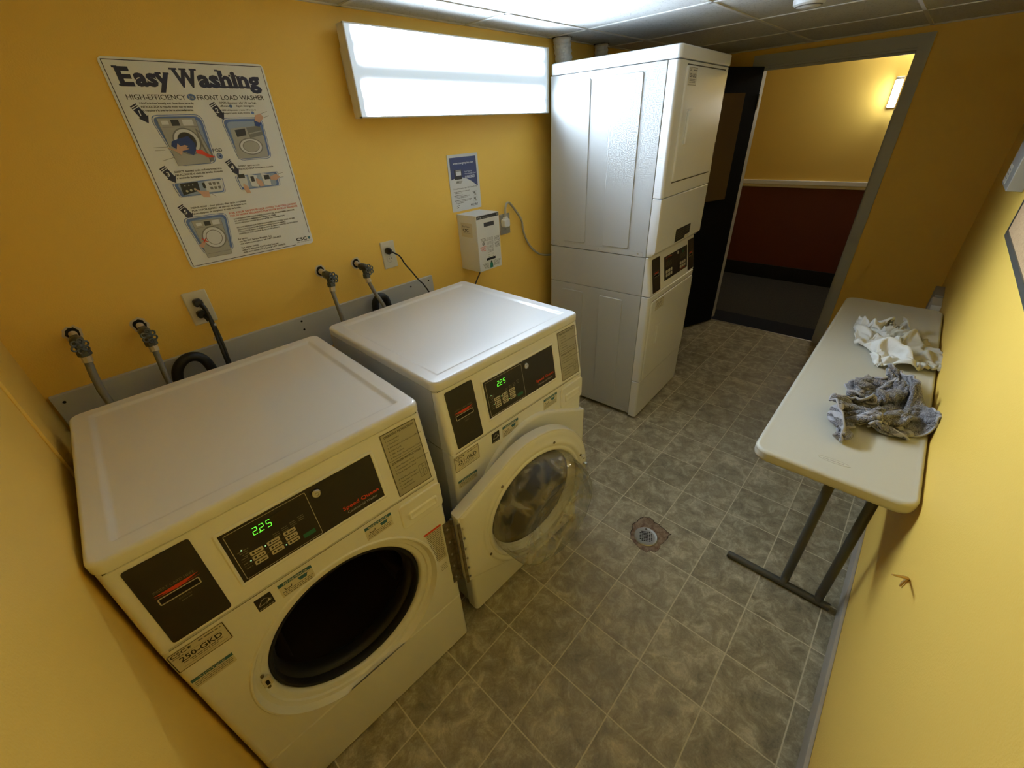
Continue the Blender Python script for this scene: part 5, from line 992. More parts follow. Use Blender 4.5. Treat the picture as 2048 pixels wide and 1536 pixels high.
# ------------------------------------------------------------------ crumpled cloth on the table
# per axis, one row of numbers per thread line: the step from the point before, in half millimetres
TOWEL_STEPS = [
    [[-567, 2, -13, 10, -29, -11, -2, 12, 45, 78, 60, 30, 33, 52, 21, 49, 19, -4, 2, 19, 21, 23, 14, 3, 11, 17, -17, 15, 27, 30, 27, 0, -30, 8, 13, -35, 10, 12, 3, -4, 4, 6, -17, 11, 37, 19, 10, 21, -2, 26, 14, -13, 4, 16, 13, 7, 17, 16, 18, 3, 7, 24, 28, 36],
     [2, 1, -3, -13, -2, -8, -2, -14, 54, 82, 69, 28, 29, 58, 14, 20, 22, -8, 11, 49, 26, 0, 34, 16, -11, 22, -19, -5, 16, 25, 29, 24, -31, 17, 11, -3, -30, -17, -5, 0, 11, 33, 9, -7, 15, 24, 31, 22, 13, 16, -4, 17, 11, -1, -13, 12, 16, 17, -1, 14, 25, 31, 39, 39],
     [6, 10, -7, -16, -2, -20, 1, 2, 65, 78, 62, 32, 24, 58, 13, 6, 6, 27, 18, 15, 32, 8, 4, 15, 24, 16, 6, -5, 7, 2, 29, 26, -15, 18, 9, 3, 0, -23, -25, -25, 10, 30, 38, 11, 12, 4, 19, 23, 15, 29, -5, 24, -16, -15, -1, 14, 16, 17, 16, 19, 24, 37, 41, 39],
     [4, 9, 2, -17, -24, -20, 1, 39, 49, 75, 65, 30, 16, 68, 13, 14, -5, 31, -2, 14, 31, 0, 25, 26, -7, 20, 18, 16, 7, -16, -14, 18, 43, 25, -7, 30, -29, -3, -33, -14, 22, 30, 26, 19, 20, 7, 3, 21, 17, 4, 2, 18, 2, -14, -12, 7, 16, 17, 24, 14, 43, 38, 41, 26],
     [16, 6, -15, -1, -31, -8, 13, 36, 55, 66, 50, 31, 17, 42, 37, 14, -2, 35, 8, -23, 35, 31, 3, 8, 25, 0, 8, 16, 22, -9, -20, 21, 9, 29, 19, 36, -4, -33, -17, 7, 20, 18, 28, 24, 17, -2, 3, 13, 9, 15, 3, 1, 4, 7, -10, -5, 7, 18, 13, 31, 49, 42, 42, 12],
     [2, 16, -25, -19, 12, -11, 18, 30, 66, 65, 30, 21, 37, -6, 59, 37, -8, 35, 3, -37, 33, 26, 19, 17, 1, 15, 4, 9, 8, 11, 0, 6, 17, 29, 22, 25, 9, -5, -25, -2, 19, 24, 13, 10, 27, -7, 7, 7, 15, 13, 11, -1, 1, 4, 0, -21, 1, 13, 27, 36, 52, 47, 39, 13],
     [-6, 20, -30, -4, 24, 1, 20, 38, 46, 69, 28, 12, 35, -19, 62, 38, 5, 28, -7, -40, 46, -6, 30, 27, -13, 3, 18, 4, 6, 13, 9, 24, 27, 23, 15, 16, 24, -11, -10, 11, 13, 6, 8, 13, 1, 26, 7, 6, 14, 16, 6, 17, -7, 4, -3, -22, -2, 3, 27, 36, 57, 51, 38, 14],
     [17, 9, -16, 4, 5, -7, 23, 52, 64, 26, 32, 28, 32, -13, 33, 39, 20, 23, -7, -23, 43, -24, 32, 35, 7, -7, 5, 16, 8, 25, 0, 17, 13, 33, 14, 14, -1, 2, 15, 9, 1, 10, 1, 1, 12, 13, 21, 19, 4, 19, 11, 15, 6, 9, -8, -27, 2, -13, 17, 41, 52, 54, 45, 3],
     [21, 6, -17, -13, -5, 8, 30, 52, 64, 30, 27, 18, 46, 1, -10, 42, 19, 14, 2, -15, 39, 1, 28, 13, 35, 10, 0, -19, 18, 13, 21, 13, 9, 20, 28, 3, 5, 17, -12, 16, 10, 0, 11, 3, -8, 22, 6, 26, 25, 14, 20, -3, 13, 17, 10, -24, -18, -13, 8, 26, 56, 56, 45, 25],
     [1, 4, 9, -7, 2, 15, 21, 42, 48, 40, 30, 3, 45, 13, -24, 33, 20, 25, -29, 25, 8, 29, 0, 21, 25, 44, -25, 16, -14, 13, 15, 18, 16, 27, 8, 0, 26, 7, 0, -3, 13, 6, 8, 12, -3, 5, 10, 22, 38, 15, 18, 11, 10, 2, 8, 7, -32, -13, 5, 14, 42, 50, 56, 28],
     [27, 1, 8, 1, 15, 15, 19, 34, 38, 29, 28, 10, 43, -5, 3, 2, 18, 20, 19, -22, 32, 0, 33, 5, 32, -3, 35, 16, -13, -11, 16, 20, 20, 13, 13, 3, 18, 16, 4, 9, -13, 6, 15, 9, 20, 0, 5, 18, 39, 26, 21, 14, 6, 8, 0, 9, -17, -38, 9, 15, 5, 62, 49, 26],
     [25, 2, 15, 10, 19, 10, 18, 30, 4, 21, 21, 38, 15, 13, 7, 3, 1, 21, -1, 20, 2, 32, 22, 22, -12, 27, 12, 9, 19, -9, 5, 10, 24, 17, 15, 5, 20, -7, 13, 18, 2, -21, 10, 27, 12, 18, 5, 11, 36, 32, 28, 12, 8, 13, 7, -12, 3, -45, 1, 17, -13, 47, 59, 45],
     [26, -2, 23, 10, 24, 3, 26, 20, -9, 14, 29, 10, 11, 14, 11, 8, 9, 2, 31, -23, 29, 25, 19, 21, 25, 4, 4, 18, 7, 21, 4, 5, 3, 6, 22, 21, 6, 14, 10, 18, -3, -20, 5, 26, 14, 18, 17, 12, 33, 24, 25, 24, 17, 18, 13, -8, -21, -20, -26, -2, -1, 31, 61, 57],
     [5, 14, 15, 21, 2, 19, 4, 18, 30, 25, -22, 17, 26, -12, -5, -2, 6, 21, 26, 37, -10, 11, 22, 28, 20, -9, 14, 22, 21, 23, 14, 5, 4, 4, -4, 36, 20, 8, 9, 8, 11, -11, -20, 17, 27, 8, 23, 22, 32, 30, 21, 29, 16, 3, 20, -1, 7, -18, -29, -24, -4, 16, 51, 66],
     [21, 15, 17, -7, 22, 4, 23, 15, 15, 21, -7, 12, 14, -23, 26, -11, 16, 15, 9, 15, 35, 14, 22, 0, 23, 5, 14, 3, 25, 30, 20, 21, -5, 4, -5, 22, 19, 16, 6, 10, 9, -4, -19, 3, 29, 1, 16, 37, 32, 33, 25, 29, 12, 23, 15, 7, 2, -12, -17, -29, -11, 0, 31, 47],
     [10, 25, 5, 12, -15, 23, 16, 9, 11, 4, 13, 6, -14, 20, 13, 8, 19, 10, -19, 31, 30, 24, 19, 9, 16, 18, 11, 8, 7, 21, 30, 25, 6, -1, 3, 1, 29, 12, 13, 3, 12, 10, -18, -14, 12, 21, 14, 36, 30, 35, 33, 22, 27, 1, 21, 18, 3, -1, -8, -20, -29, -9, 20, 40],
     [15, 23, 9, 21, -22, -18, -1, 14, 14, 16, 8, 4, 21, 19, -10, 8, 18, 24, -32, 35, 31, 26, 17, 14, 24, 17, 15, 10, 4, 17, 24, 33, 16, 0, 8, -16, 18, 32, -1, 9, 16, -16, 9, -7, 9, 18, 20, 29, 32, 30, 34, 27, 6, 17, 24, 6, -19, -4, 6, 11, -11, -19, 9, 28],
     [19, 23, 9, 9, -15, -19, -3, 31, 14, 0, -11, 25, 4, 7, 13, -2, 19, 25, -22, 20, 26, 15, 21, 28, 24, 24, 13, 4, 17, 23, 15, 27, 28, 5, -28, 7, 22, 6, 16, 19, 3, -2, -21, 24, 11, 14, 28, 28, 35, 31, 27, 2, 34, -4, -1, 20, 2, 5, 5, 3, -1, -5, 1, 22],
     [20, 7, 10, -16, 14, -13, -18, 24, 4, -2, 20, 2, 9, 23, 14, 3, 1, 23, -21, 25, 34, 10, 9, 21, 38, 25, 17, 15, 6, 0, 40, 26, 31, -4, 2, -48, 42, 25, 4, 12, 26, -1, -45, 34, 14, 25, 25, 29, 26, 37, 11, 18, 38, 4, -29, 26, 22, 2, 2, 7, 5, 5, 2, 7],
     [14, 15, 6, -36, 12, -10, -11, -1, 8, 7, 18, 8, 14, 14, 4, -1, 17, 4, -3, 45, 35, 30, -16, 6, 27, 32, 23, 25, 19, -17, 40, 31, 10, 27, 5, -40, -9, 40, 23, 14, -3, 15, -35, 2, 43, 23, 30, 33, 33, 15, 26, 8, 29, -26, 25, 17, 16, 13, 2, -4, 3, 0, 21, -23],
     [18, 6, 0, -11, -29, 2, 8, -5, -12, -2, 18, 10, 16, 10, 4, 3, 18, 4, 35, 48, 37, 22, -14, -18, 16, 16, 24, 34, 31, -5, 28, 16, 38, 20, 21, -27, -35, 43, 35, 13, -6, -6, -18, -10, 40, 36, 40, 39, 14, 21, 1, 34, -15, 40, 22, -8, 27, 11, 4, 0, 7, -19, 2, 7],
     [20, 1, 8, -11, -19, -4, -4, 3, -6, -26, 1, 13, 13, 10, 10, 16, 3, 37, 46, 18, 36, 15, 14, -21, -2, 17, 17, 32, 28, 2, 17, 8, 41, 30, 26, 8, -53, 29, 40, 12, 1, -6, -16, -10, 44, 33, 45, 0, 17, 16, 28, 30, -5, 51, 10, -6, 15, -9, 10, -9, 46, -16, 1, 5],
     [-17, 18, 8, 11, -20, 0, -7, -3, -17, -4, -17, 3, 17, 14, 7, 8, 26, 47, 32, 1, 27, 28, 21, -3, -9, 12, -2, 20, 13, 35, 25, -9, 34, 28, 31, 37, -57, 21, 4, 21, 21, 9, -17, -8, 51, 17, 48, -7, 24, 4, 39, 9, 42, 11, 25, 9, 0, -5, -18, -8, 49, 14, 3, -21],
     [20, 8, 17, 10, -3, -23, -10, 1, -8, -20, -7, 6, -2, 16, 24, 5, 37, 38, 30, -7, 18, 23, 27, 13, -2, -1, 13, -5, 17, 27, 17, 5, 27, 26, 24, 33, -7, -35, 39, 20, 18, 15, -15, -20, 57, 7, 30, 29, -10, 34, 7, 54, 4, 16, 31, 22, 5, -11, -17, -16, 20, 50, 6, -22],
     [-9, 18, 23, 19, 5, -15, -25, -17, 7, -22, -17, 20, 13, 17, 4, 21, 18, 32, 33, 6, 0, 25, 15, 26, 11, 4, 5, 2, 3, 24, 1, 23, 25, 30, 27, 12, 2, -26, 35, 21, 5, 24, 2, -46, 50, 38, 5, 15, 26, 19, 17, 33, 33, -1, 31, 21, 9, 4, -29, -8, 2, 34, 36, 5],
     [-33, 27, 36, 27, 24, -1, -24, -25, -17, -4, -21, 4, 17, 26, 24, 20, -6, 28, 30, 23, -5, 6, 24, 28, 21, 9, 1, 7, 2, 1, 20, 22, 25, 30, 17, 18, 19, -16, -14, 36, 18, 18, 9, -47, 44, 7, 27, 28, 21, 21, -2, 44, 28, 10, 12, 22, 18, 11, -26, 3, -9, 43, 29, 25],
     [-13, 13, 38, 35, 28, 24, -9, -26, -17, -15, -22, -2, 6, 23, 32, 28, -1, 15, 19, 27, 21, -1, 12, 11, 26, 21, 17, 8, 8, -13, 12, 20, 23, 29, 27, 24, 10, 11, -28, 11, 27, 21, 5, -39, 18, 40, 11, 20, 21, 23, 37, -1, 32, 26, 9, 5, 13, 25, -9, 1, -7, 26, 19, 23],
     [19, 3, 23, 21, 35, 26, 10, -8, -22, -19, -16, -15, 9, 11, 27, 33, 23, -13, 22, 25, 22, 17, 19, -2, 0, 15, 25, 19, -1, 25, -17, 15, 29, 26, 28, 23, 23, 19, -17, -16, 26, 30, 3, -32, 21, 20, 19, 14, 20, 29, 19, 32, 10, 24, 26, -17, 11, 19, 13, 14, -9, 28, 0, 10],
     [-20, 27, -9, 35, 38, 21, 24, 3, -19, -11, -16, -12, -9, 23, 28, 14, 27, 2, 15, 11, 17, 24, 19, 12, 12, -2, 1, 14, 16, 20, 15, -8, 21, 34, 32, 21, 25, 28, -30, -7, 7, 22, 19, -4, -16, 35, 16, 17, 14, 25, 34, 31, 11, 20, 13, 8, 10, -7, 11, 31, 8, 28, 12, 8],
     [-14, 21, 25, -4, 40, 30, 16, 24, -3, -7, -16, -13, -13, 0, 26, 27, 17, 20, 10, 9, 23, 12, 7, 8, 21, 19, 9, 2, 6, 18, 23, 8, 3, 27, 39, 22, 25, 39, -27, -2, -9, 19, 21, 9, -16, 29, 13, 11, 22, 25, 22, 26, 30, 11, 27, 12, 12, -22, 10, 23, 10, 42, 25, 16],
     [-14, 19, 22, 24, 10, 32, 19, 22, 19, -5, -1, -18, -13, -19, 17, 27, 27, 10, 23, 24, 19, 23, 8, -14, 10, 17, 23, 18, -1, 16, 8, 22, 13, 12, 27, 34, 29, 36, -8, -13, -10, 11, 16, 16, 3, 12, 12, 18, 19, 13, 19, 23, 30, 26, 24, 4, 10, 11, -20, 20, 29, 30, 34, 20],
     [-7, 4, 24, 20, 13, 28, 28, 11, 24, 18, 5, -3, -18, -28, 1, 26, 30, 18, 21, 19, 24, 21, 17, 11, 7, -7, 20, 12, 15, 5, 17, 20, 17, 17, 12, 37, 32, 30, 4, -6, -16, 13, 8, 22, 9, 12, 9, 9, 15, 18, 9, 18, 29, 30, 12, -12, 9, 28, 19, 14, 28, 17, 45, -9],
     [7, -11, 8, 19, 17, 23, 27, 19, 20, 22, 18, -12, 9, -25, -17, 25, 26, 30, 23, 24, 15, 9, 15, 23, 20, 7, -6, 18, 13, 14, 12, 19, 9, 25, 26, 21, 29, 35, 16, -23, 2, 7, 7, 12, 21, 8, 6, 11, 12, 21, 7, 23, 10, 26, 16, 14, -22, 25, 39, 12, 37, 23, -11, 31],
     [17, -8, -11, -8, 13, 20, 27, 25, 21, 26, 25, 9, -27, -11, 10, 24, 24, 27, 32, 5, 22, 27, 1, 21, 21, 21, 0, 0, 14, 16, 9, 19, 27, 24, 28, 2, 32, 30, 23, -18, 6, 5, 5, 9, 18, 10, 3, 12, 5, 15, 15, 10, 9, 13, 19, 35, -8, 25, 31, 5, 27, 34, -16, 12],
     [4, -6, 7, -26, -1, 14, 6, 24, 29, 28, 27, 2, 29, -5, 14, 9, 24, 12, 28, 27, 22, 2, 16, 17, 13, 24, 12, 2, 15, 14, 6, 17, 25, 28, 28, 21, 17, 21, -22, 26, 14, 14, -11, 8, 16, 14, 14, -7, 18, 6, -8, 9, 47, 35, 22, -19, 13, 33, 31, 4, 15, 13, 25, 11],
     [-19, -9, 29, 0, -6, 7, 11, -14, 12, 41, 33, 34, 22, 27, -13, 20, 25, -2, 17, 18, 25, 29, 24, 18, -8, 15, 23, 8, 13, 3, 20, 10, 18, 37, 26, 10, 6, 14, 16, 15, 1, 15, 13, 8, 8, 10, 11, 8, 8, 22, -7, 9, 48, 22, 20, 2, -3, 28, 35, 11, 15, 13, 14, -2],
     [7, -21, 22, 12, 6, 13, 11, 2, -14, 7, 49, 42, 45, -27, 41, 17, 26, 14, 14, 15, 18, 19, 21, 7, 18, 14, 17, 12, 7, 13, -1, 36, 3, 20, 19, 25, 22, 20, 10, -3, 10, 18, 18, 14, -13, 11, 14, 10, 17, -6, 15, 21, 34, 17, 30, 8, -7, 22, 22, 38, 8, 24, 0, -1],
     [14, -32, 1, 13, 23, 10, 9, 9, 0, 9, 13, 52, 54, 10, 8, 28, -8, 24, 20, 22, 23, 20, 14, 12, 17, 17, 18, 20, 12, 11, -15, 39, 18, 20, 19, 8, 25, 15, 23, 6, -11, -3, 28, 15, 12, 4, 6, 18, 23, 10, 7, 18, -4, 36, 25, -10, 34, 14, 18, 22, 43, 12, 11, -20],
     [10, -23, -18, 3, 15, 13, 10, 9, 13, 8, 13, 47, 41, 18, 22, 6, 16, 20, 19, 22, 18, -14, 7, 20, 17, 23, 26, 27, 26, 16, 4, 12, 34, 29, 18, -7, 26, 21, 16, -6, 26, 0, -15, 30, 13, 14, 15, -5, 26, 28, 6, -1, 10, 22, 26, 21, 33, 18, 14, 9, 18, 34, 8, -5],
     [-10, 8, -16, -11, 0, 8, 13, 6, 4, 13, 14, 50, 28, 29, 8, 16, 21, 23, 14, 18, 1, -11, 19, 21, 17, 4, 23, 31, 27, 31, 20, 19, 20, 21, 21, 23, 15, -2, 21, 16, 19, -7, 11, 22, 30, 11, 9, 9, 19, 16, 16, 8, 12, 19, 23, 22, 24, 24, 18, 6, 7, 5, 23, 18],
     [22, -8, 2, -6, -15, -3, 0, 0, 6, 30, 20, 28, 26, 28, 28, 23, 8, 26, 7, -6, 20, 11, 4, 18, 8, 9, 1, 28, 17, 37, 39, 38, 20, 21, 17, 17, 24, 1, 17, 12, 23, 34, 18, -8, 30, 2, 20, 6, 12, 14, 28, 21, 14, 5, 11, 18, 24, 32, 32, 15, 1, -10, 31, -1],
     [-10, 19, 5, -5, -4, -3, -3, -1, -2, 14, 33, 33, 11, 20, 21, 25, 26, -1, 21, 14, 3, 15, 1, 13, 0, 19, -2, 8, 14, 23, 51, 55, 37, 20, 19, 16, 19, 16, 0, 30, 39, -6, 14, 13, 27, 9, 22, 26, 11, 4, 13, 22, 14, 13, 9, 14, 18, 24, 40, 13, -10, 13, -3, 23]],
    [[155, 25, 11, -32, -18, -5, 8, 6, 2, 21, 19, 21, 20, 20, 35, -3, -13, -1, 10, -20, -27, -17, -18, -19, -16, -16, -22, -25, -19, -14, -8, -18, -12, 44, 54, -4, 26, 21, 24, 21, -13, -5, 14, -22, -2, -9, -13, -11, 7, 6, -18, -17, -10, 21, 6, 13, 6, 3, 9, 16, 14, 0, 15, 16],
     [0, 7, 24, -30, -26, 16, 1, -8, 32, 25, -8, 7, 20, 25, 31, 2, -3, -1, -10, 6, -25, -33, -6, -15, -18, -3, -14, -25, -24, -25, -18, -13, 7, -13, 59, 11, 35, 20, 21, 17, 13, -5, -3, -32, -12, -14, -3, -15, 14, -12, -24, -9, 23, 19, 13, 8, -7, 1, 16, 19, 8, 14, 8, 2],
     [17, -12, 12, -26, -25, 5, 4, -3, 33, 36, 12, -14, 2, 28, 32, -4, -5, 8, -7, 11, -24, -31, -26, 19, -4, -8, -18, -18, -1, -23, -24, -21, -18, -21, 21, 41, 27, 33, 15, 3, 13, -13, 8, -18, -23, -29, -7, -1, 3, 3, 12, -21, 1, 16, 24, 12, 2, -8, 7, 24, 10, 0, 11, 15],
     [15, -12, -9, -34, -27, 2, 5, 25, 45, 38, 7, -14, 4, -11, 33, 3, -10, 5, -3, 9, -22, -38, -17, 11, 9, -6, -10, -9, -14, -11, -26, -23, -2, -33, 23, 16, 27, 28, -2, 12, 11, -2, -13, -10, -12, -18, -22, 5, 11, 25, 9, -16, -17, 12, 15, 22, 8, 5, -10, 11, 10, 6, 11, 11],
     [-4, 2, -34, -33, -27, 9, 12, 20, 47, 51, 16, -15, 4, -40, 24, 4, -9, 6, 6, 0, -15, -21, -30, 4, 4, -10, -5, -5, -9, -7, -19, -3, -18, -20, 19, 0, 13, 10, 12, 15, 7, -18, -8, -4, -6, -16, -12, -1, 16, 19, 20, 3, -17, -10, 13, 17, 13, 13, 8, -20, 3, 20, 1, 27],
     [-15, 7, -32, -26, -27, 0, 18, 36, 33, 44, 37, -5, -17, -56, 16, 21, -12, -3, 6, -4, -16, -22, 20, -20, -17, -11, -6, 9, -10, -18, -4, 16, -23, -30, 17, -22, 26, 19, -3, 3, 9, -1, -14, -13, 1, -12, 8, 2, 3, 14, 18, 2, 9, -13, -3, 10, 15, 12, 18, -7, -23, 25, 20, 12],
     [-13, 2, -19, -30, -16, -2, 14, 43, 52, 23, 27, 20, -29, -54, -8, 22, -8, -12, 1, -3, -3, -3, -1, -18, -21, -16, 5, -9, -3, -7, -3, 15, -9, -32, 0, -13, 19, 11, -2, 7, 8, -7, -11, -2, -2, -2, 9, 0, 3, 14, 13, 10, 13, -11, -4, 8, 9, 5, 14, -8, -6, 11, 19, 17],
     [-7, -5, -17, -16, 2, 12, 20, 36, 23, 45, 16, 7, -27, -50, -37, 20, -1, -15, -1, 4, -12, -1, -1, -8, -21, -22, -12, 3, -3, 5, -14, 7, -2, 1, -12, -19, 28, -7, 2, 8, 3, 0, -8, -14, 7, -4, 3, 4, 22, 8, -2, 7, 13, 13, -3, 10, -3, 15, 8, -7, -17, 4, 18, 16],
     [18, -30, -12, 7, 15, 11, 25, 31, 18, 35, -19, 1, -6, -42, -48, 2, 0, 8, -21, 5, -17, 3, 4, -20, -11, -15, -18, -10, 2, 0, 3, -3, 0, 0, 9, -19, 15, -1, -6, 5, 4, 2, 3, -7, -15, 5, 16, -2, 9, 10, -2, 18, 8, -3, 19, 12, 4, 3, 20, 2, -17, -21, 12, 19],
     [8, -24, -19, 1, 17, 22, 35, 34, 22, 10, -9, -30, -2, -38, -43, -11, -5, 2, -16, 15, -21, 8, -7, -19, -20, -4, -1, -6, -15, -11, 7, 1, 0, 5, 12, -18, 4, 17, -11, 0, -1, 6, 2, -3, -9, -3, 20, 12, 6, -8, 13, 5, -2, 6, 13, 24, -9, 19, 18, 16, 1, -39, -8, 10],
     [9, -13, -16, 1, 8, 28, 27, 32, 15, -8, -14, -29, 0, -41, -36, -24, 1, -1, 2, -6, -1, -11, -1, -31, -7, -5, 0, 0, -12, -8, -2, 1, 2, 15, 7, -18, 6, 7, -1, 5, -10, -4, 5, -2, 15, -8, 5, 15, 6, 1, -2, 9, 16, -4, -8, 19, 19, 1, 25, 16, 29, -28, -45, -2],
     [-24, 16, 0, -17, 20, 19, 28, 22, -6, -9, -19, 1, -33, -37, -31, -24, -4, 4, 5, -7, -12, -9, 5, -19, -10, -3, -7, 2, 2, -7, -8, 2, -3, 13, 14, -18, 3, 10, 18, 1, -14, -10, -3, 2, 11, 8, 0, 3, 8, 5, -5, 17, 1, 14, 0, -21, 28, 6, 29, 18, 29, 9, -38, -39],
     [-18, 2, 16, 19, 12, 28, 5, 16, -21, -21, 4, -19, -37, -36, -31, -22, -7, 7, 9, -2, 7, -16, -16, -15, -1, -6, 2, -3, 4, 6, 4, -11, -16, 22, 10, -14, 10, 8, 10, 8, -14, -15, -5, 2, 9, 9, 13, 7, 4, -13, 17, -3, 3, 10, 10, -2, -15, 24, 33, 32, 24, 9, 0, -40],
     [-26, 19, 22, 2, 26, 23, -3, -2, -9, -19, -11, -17, -33, -34, -31, -14, -12, -2, 11, 8, -4, -4, -5, 4, -10, -16, -8, 0, 2, 7, 17, -5, -15, 7, 12, -3, 6, -2, 10, 11, 3, -17, -14, 1, 6, 15, 3, 20, 4, -8, -3, 2, 6, -2, 10, 0, 0, 17, 27, 31, 26, 25, 1, -4],
     [-17, 24, 24, 24, 14, -13, -2, -6, -23, -19, -7, -12, -31, -27, -3, -16, -4, 9, -19, 7, -5, 5, 0, -8, -2, -15, -5, -14, -1, 9, 18, 14, 4, 5, -19, 14, -8, 1, 6, 17, 8, -18, -17, -4, 8, 18, 14, 8, -4, -5, 12, -2, -8, 7, 0, 14, 14, 12, 11, 28, 26, 23, -7, 0],
     [1, 13, 22, 12, 2, 3, -16, -26, 2, -31, -9, -2, -26, 4, -11, -13, -5, -2, -7, -11, 1, 1, 3, -2, 3, -5, 4, -18, -24, 0, 15, 15, 7, 22, -11, -5, 21, -23, 3, 13, 19, -9, -12, -21, 8, 14, 14, 6, 8, -3, -2, -5, 9, -13, 8, 7, 14, 14, 21, 24, 21, 21, 19, -13],
     [6, -4, 13, 1, -13, -8, -2, -4, -15, -8, -9, -17, -10, -10, -1, -11, -4, 0, 5, -10, 2, 0, 0, -16, 7, 17, 3, -18, -16, -21, -1, 12, 20, 20, 11, -23, 26, 4, -16, -3, 18, 0, -19, 2, -14, 12, 21, 18, -10, -8, -6, 7, 0, 4, -10, 15, 9, 15, 13, 20, 22, 21, 22, -3],
     [5, -1, -17, -13, -5, -19, -7, -4, -10, -7, -4, -2, -9, -2, -1, -17, -5, 1, 14, 8, -3, -14, -6, 2, -7, 13, 20, -3, -21, -23, -28, 8, 16, 23, 18, -29, 34, 23, 2, -7, -21, -1, -8, 6, -9, 22, 0, 11, 13, -9, -7, -13, 2, -8, 20, -12, 11, 13, 14, 17, 18, 20, 22, 13],
     [6, -23, -20, -5, -20, -14, -13, 8, 5, -18, -2, -5, -10, 13, -7, -12, -19, 10, 20, -9, -11, -15, -5, 6, 3, 12, 17, 11, -18, -8, -20, -12, -13, 21, 31, -20, 20, 29, 25, 0, -20, -33, -4, -1, 21, 9, -14, 14, -2, 6, -17, 2, -8, -4, 3, 3, 2, 10, 19, 21, 18, 16, 19, 22],
     [16, -36, -27, -14, -20, -14, -11, 22, 2, -13, -19, -5, -6, 3, 1, -13, 0, 21, -21, -14, -14, 17, -21, -6, 7, 14, 21, 21, -15, 11, -16, -13, -31, 7, 30, -18, 31, 26, 18, 12, -4, -34, -29, 2, 15, 2, 21, -18, 7, -15, -6, 6, -11, 0, -2, 15, -7, 5, 19, 23, 28, 24, 10, 7],
     [-10, -13, -23, -32, -19, -15, -13, 9, 1, -11, -4, -15, -6, 0, 16, -13, 23, -28, -16, 14, -11, -11, -13, -19, 2, 25, 30, 14, -17, 30, -3, -31, -7, -25, 24, 14, -7, 36, 22, 20, -2, -24, -42, -12, 17, 15, -2, -5, -11, 7, -20, 9, -5, 5, -5, 4, 3, 3, 16, 28, 36, 18, 29, 12],
     [-16, -11, -11, -16, -22, -12, -7, -12, -8, -4, -13, -10, 9, 15, 2, -7, -24, -18, 20, -24, -6, -13, 11, -22, -17, 20, 23, 29, -8, 22, -8, 3, -20, -20, -1, 24, -4, 23, 26, 19, 10, -26, -45, -13, 27, 1, -12, 11, 7, -16, -2, -16, 6, -1, -11, 10, 1, 10, 15, 35, 26, 46, 24, 12],
     [-33, 0, -5, 0, -12, -7, -6, -5, -10, -23, -12, -15, -7, 8, 12, -17, -18, -2, 12, -35, 9, 1, 2, -18, -22, 0, 29, 16, 28, -3, -2, 5, -23, -21, 1, 14, 0, 24, 44, 11, -2, -14, -39, -20, 29, -14, -4, 10, -5, -5, -10, -3, 8, 2, -10, 11, 14, -7, 8, 42, 26, 54, 34, -14],
     [-27, -2, 10, 2, -6, -10, -8, -6, -11, -8, -13, -10, -14, -8, 6, -22, 1, 15, -4, -32, -2, -1, 10, -4, -15, -21, 23, 20, 9, 11, -5, 2, -14, -21, 6, 5, 7, 15, 38, 20, 3, -5, -35, -36, 25, -13, 14, -10, -8, 14, -8, -23, 25, 5, -6, 2, 15, 4, -10, 40, 46, 41, 44, -32],
     [-29, 1, 11, 13, -2, -11, -8, -7, -6, -5, -10, 0, -13, -11, -19, -11, -9, 12, 9, -16, -23, 4, 0, 7, -9, -8, -7, 20, 14, 4, -10, 2, -12, -14, 1, 9, -4, 12, 41, 30, 2, 4, -28, -38, 18, -21, 12, -5, 0, -5, -7, 23, -3, 3, -8, 0, 15, 17, -2, 18, 44, 48, 34, -16],
     [9, -5, -9, 5, 8, -2, -11, -9, -7, -8, -9, -7, -10, -10, -2, -5, -27, 8, 10, -2, -23, -9, 1, 4, -2, 0, -11, 8, 17, -4, 6, 4, -10, -13, -20, 10, 28, -4, 16, 35, 19, 0, -22, -21, -11, -11, -5, 2, -10, -2, 34, 20, -35, 22, 0, -10, 9, 16, 18, 14, 18, 41, 27, 1],
     [-11, -7, -9, -3, 7, 4, -4, -9, -3, -13, -8, -15, -13, -6, -7, -2, -19, 3, 13, -3, -3, -20, -9, 14, -6, -10, 10, 4, 8, -9, -3, 4, -1, -14, -10, -3, 29, 18, -7, 35, 22, 3, -15, -23, -18, -1, -16, 1, -3, 3, 17, 33, -15, 1, -2, 3, 12, 7, 27, 5, 12, 35, 30, -8],
     [1, 4, -25, -14, 2, 5, -1, -1, -4, -11, -11, -14, -10, -17, -8, 3, 0, -17, 11, -2, 3, -6, -9, -7, -6, 6, -6, -1, 13, 6, -14, -5, 2, -11, -6, -10, 25, 28, 3, 7, 29, 6, -8, -21, 4, -28, 11, 13, 1, 5, -16, 21, 3, -11, 2, 9, 6, 13, 15, 14, 5, 32, 10, -6],
     [-14, 3, -12, -16, -4, -3, -1, 2, -3, -4, -11, -11, -16, 3, -16, -15, 5, -10, 2, 0, -3, 0, -12, -7, 10, -10, -5, 9, 0, 5, 5, -21, -3, -2, -6, -1, 8, 30, -1, 5, 24, 13, -1, -1, -24, 16, 6, -9, 12, 1, 1, -12, 2, 7, -13, 10, 6, 21, 14, -2, 21, 22, 10, -11],
     [15, -19, -11, -19, -8, -6, 0, -1, 1, 0, -10, -9, -16, -2, -17, -15, 4, -7, 0, -5, 4, -4, -2, -3, -9, -8, 16, -7, -3, 4, 10, 2, -25, -8, -1, -4, 23, 14, 2, 17, 3, 14, 4, 7, -29, 17, 12, -14, 4, 5, 9, -9, -5, 5, 5, 9, 12, 1, 17, 1, 32, -2, 11, -1],
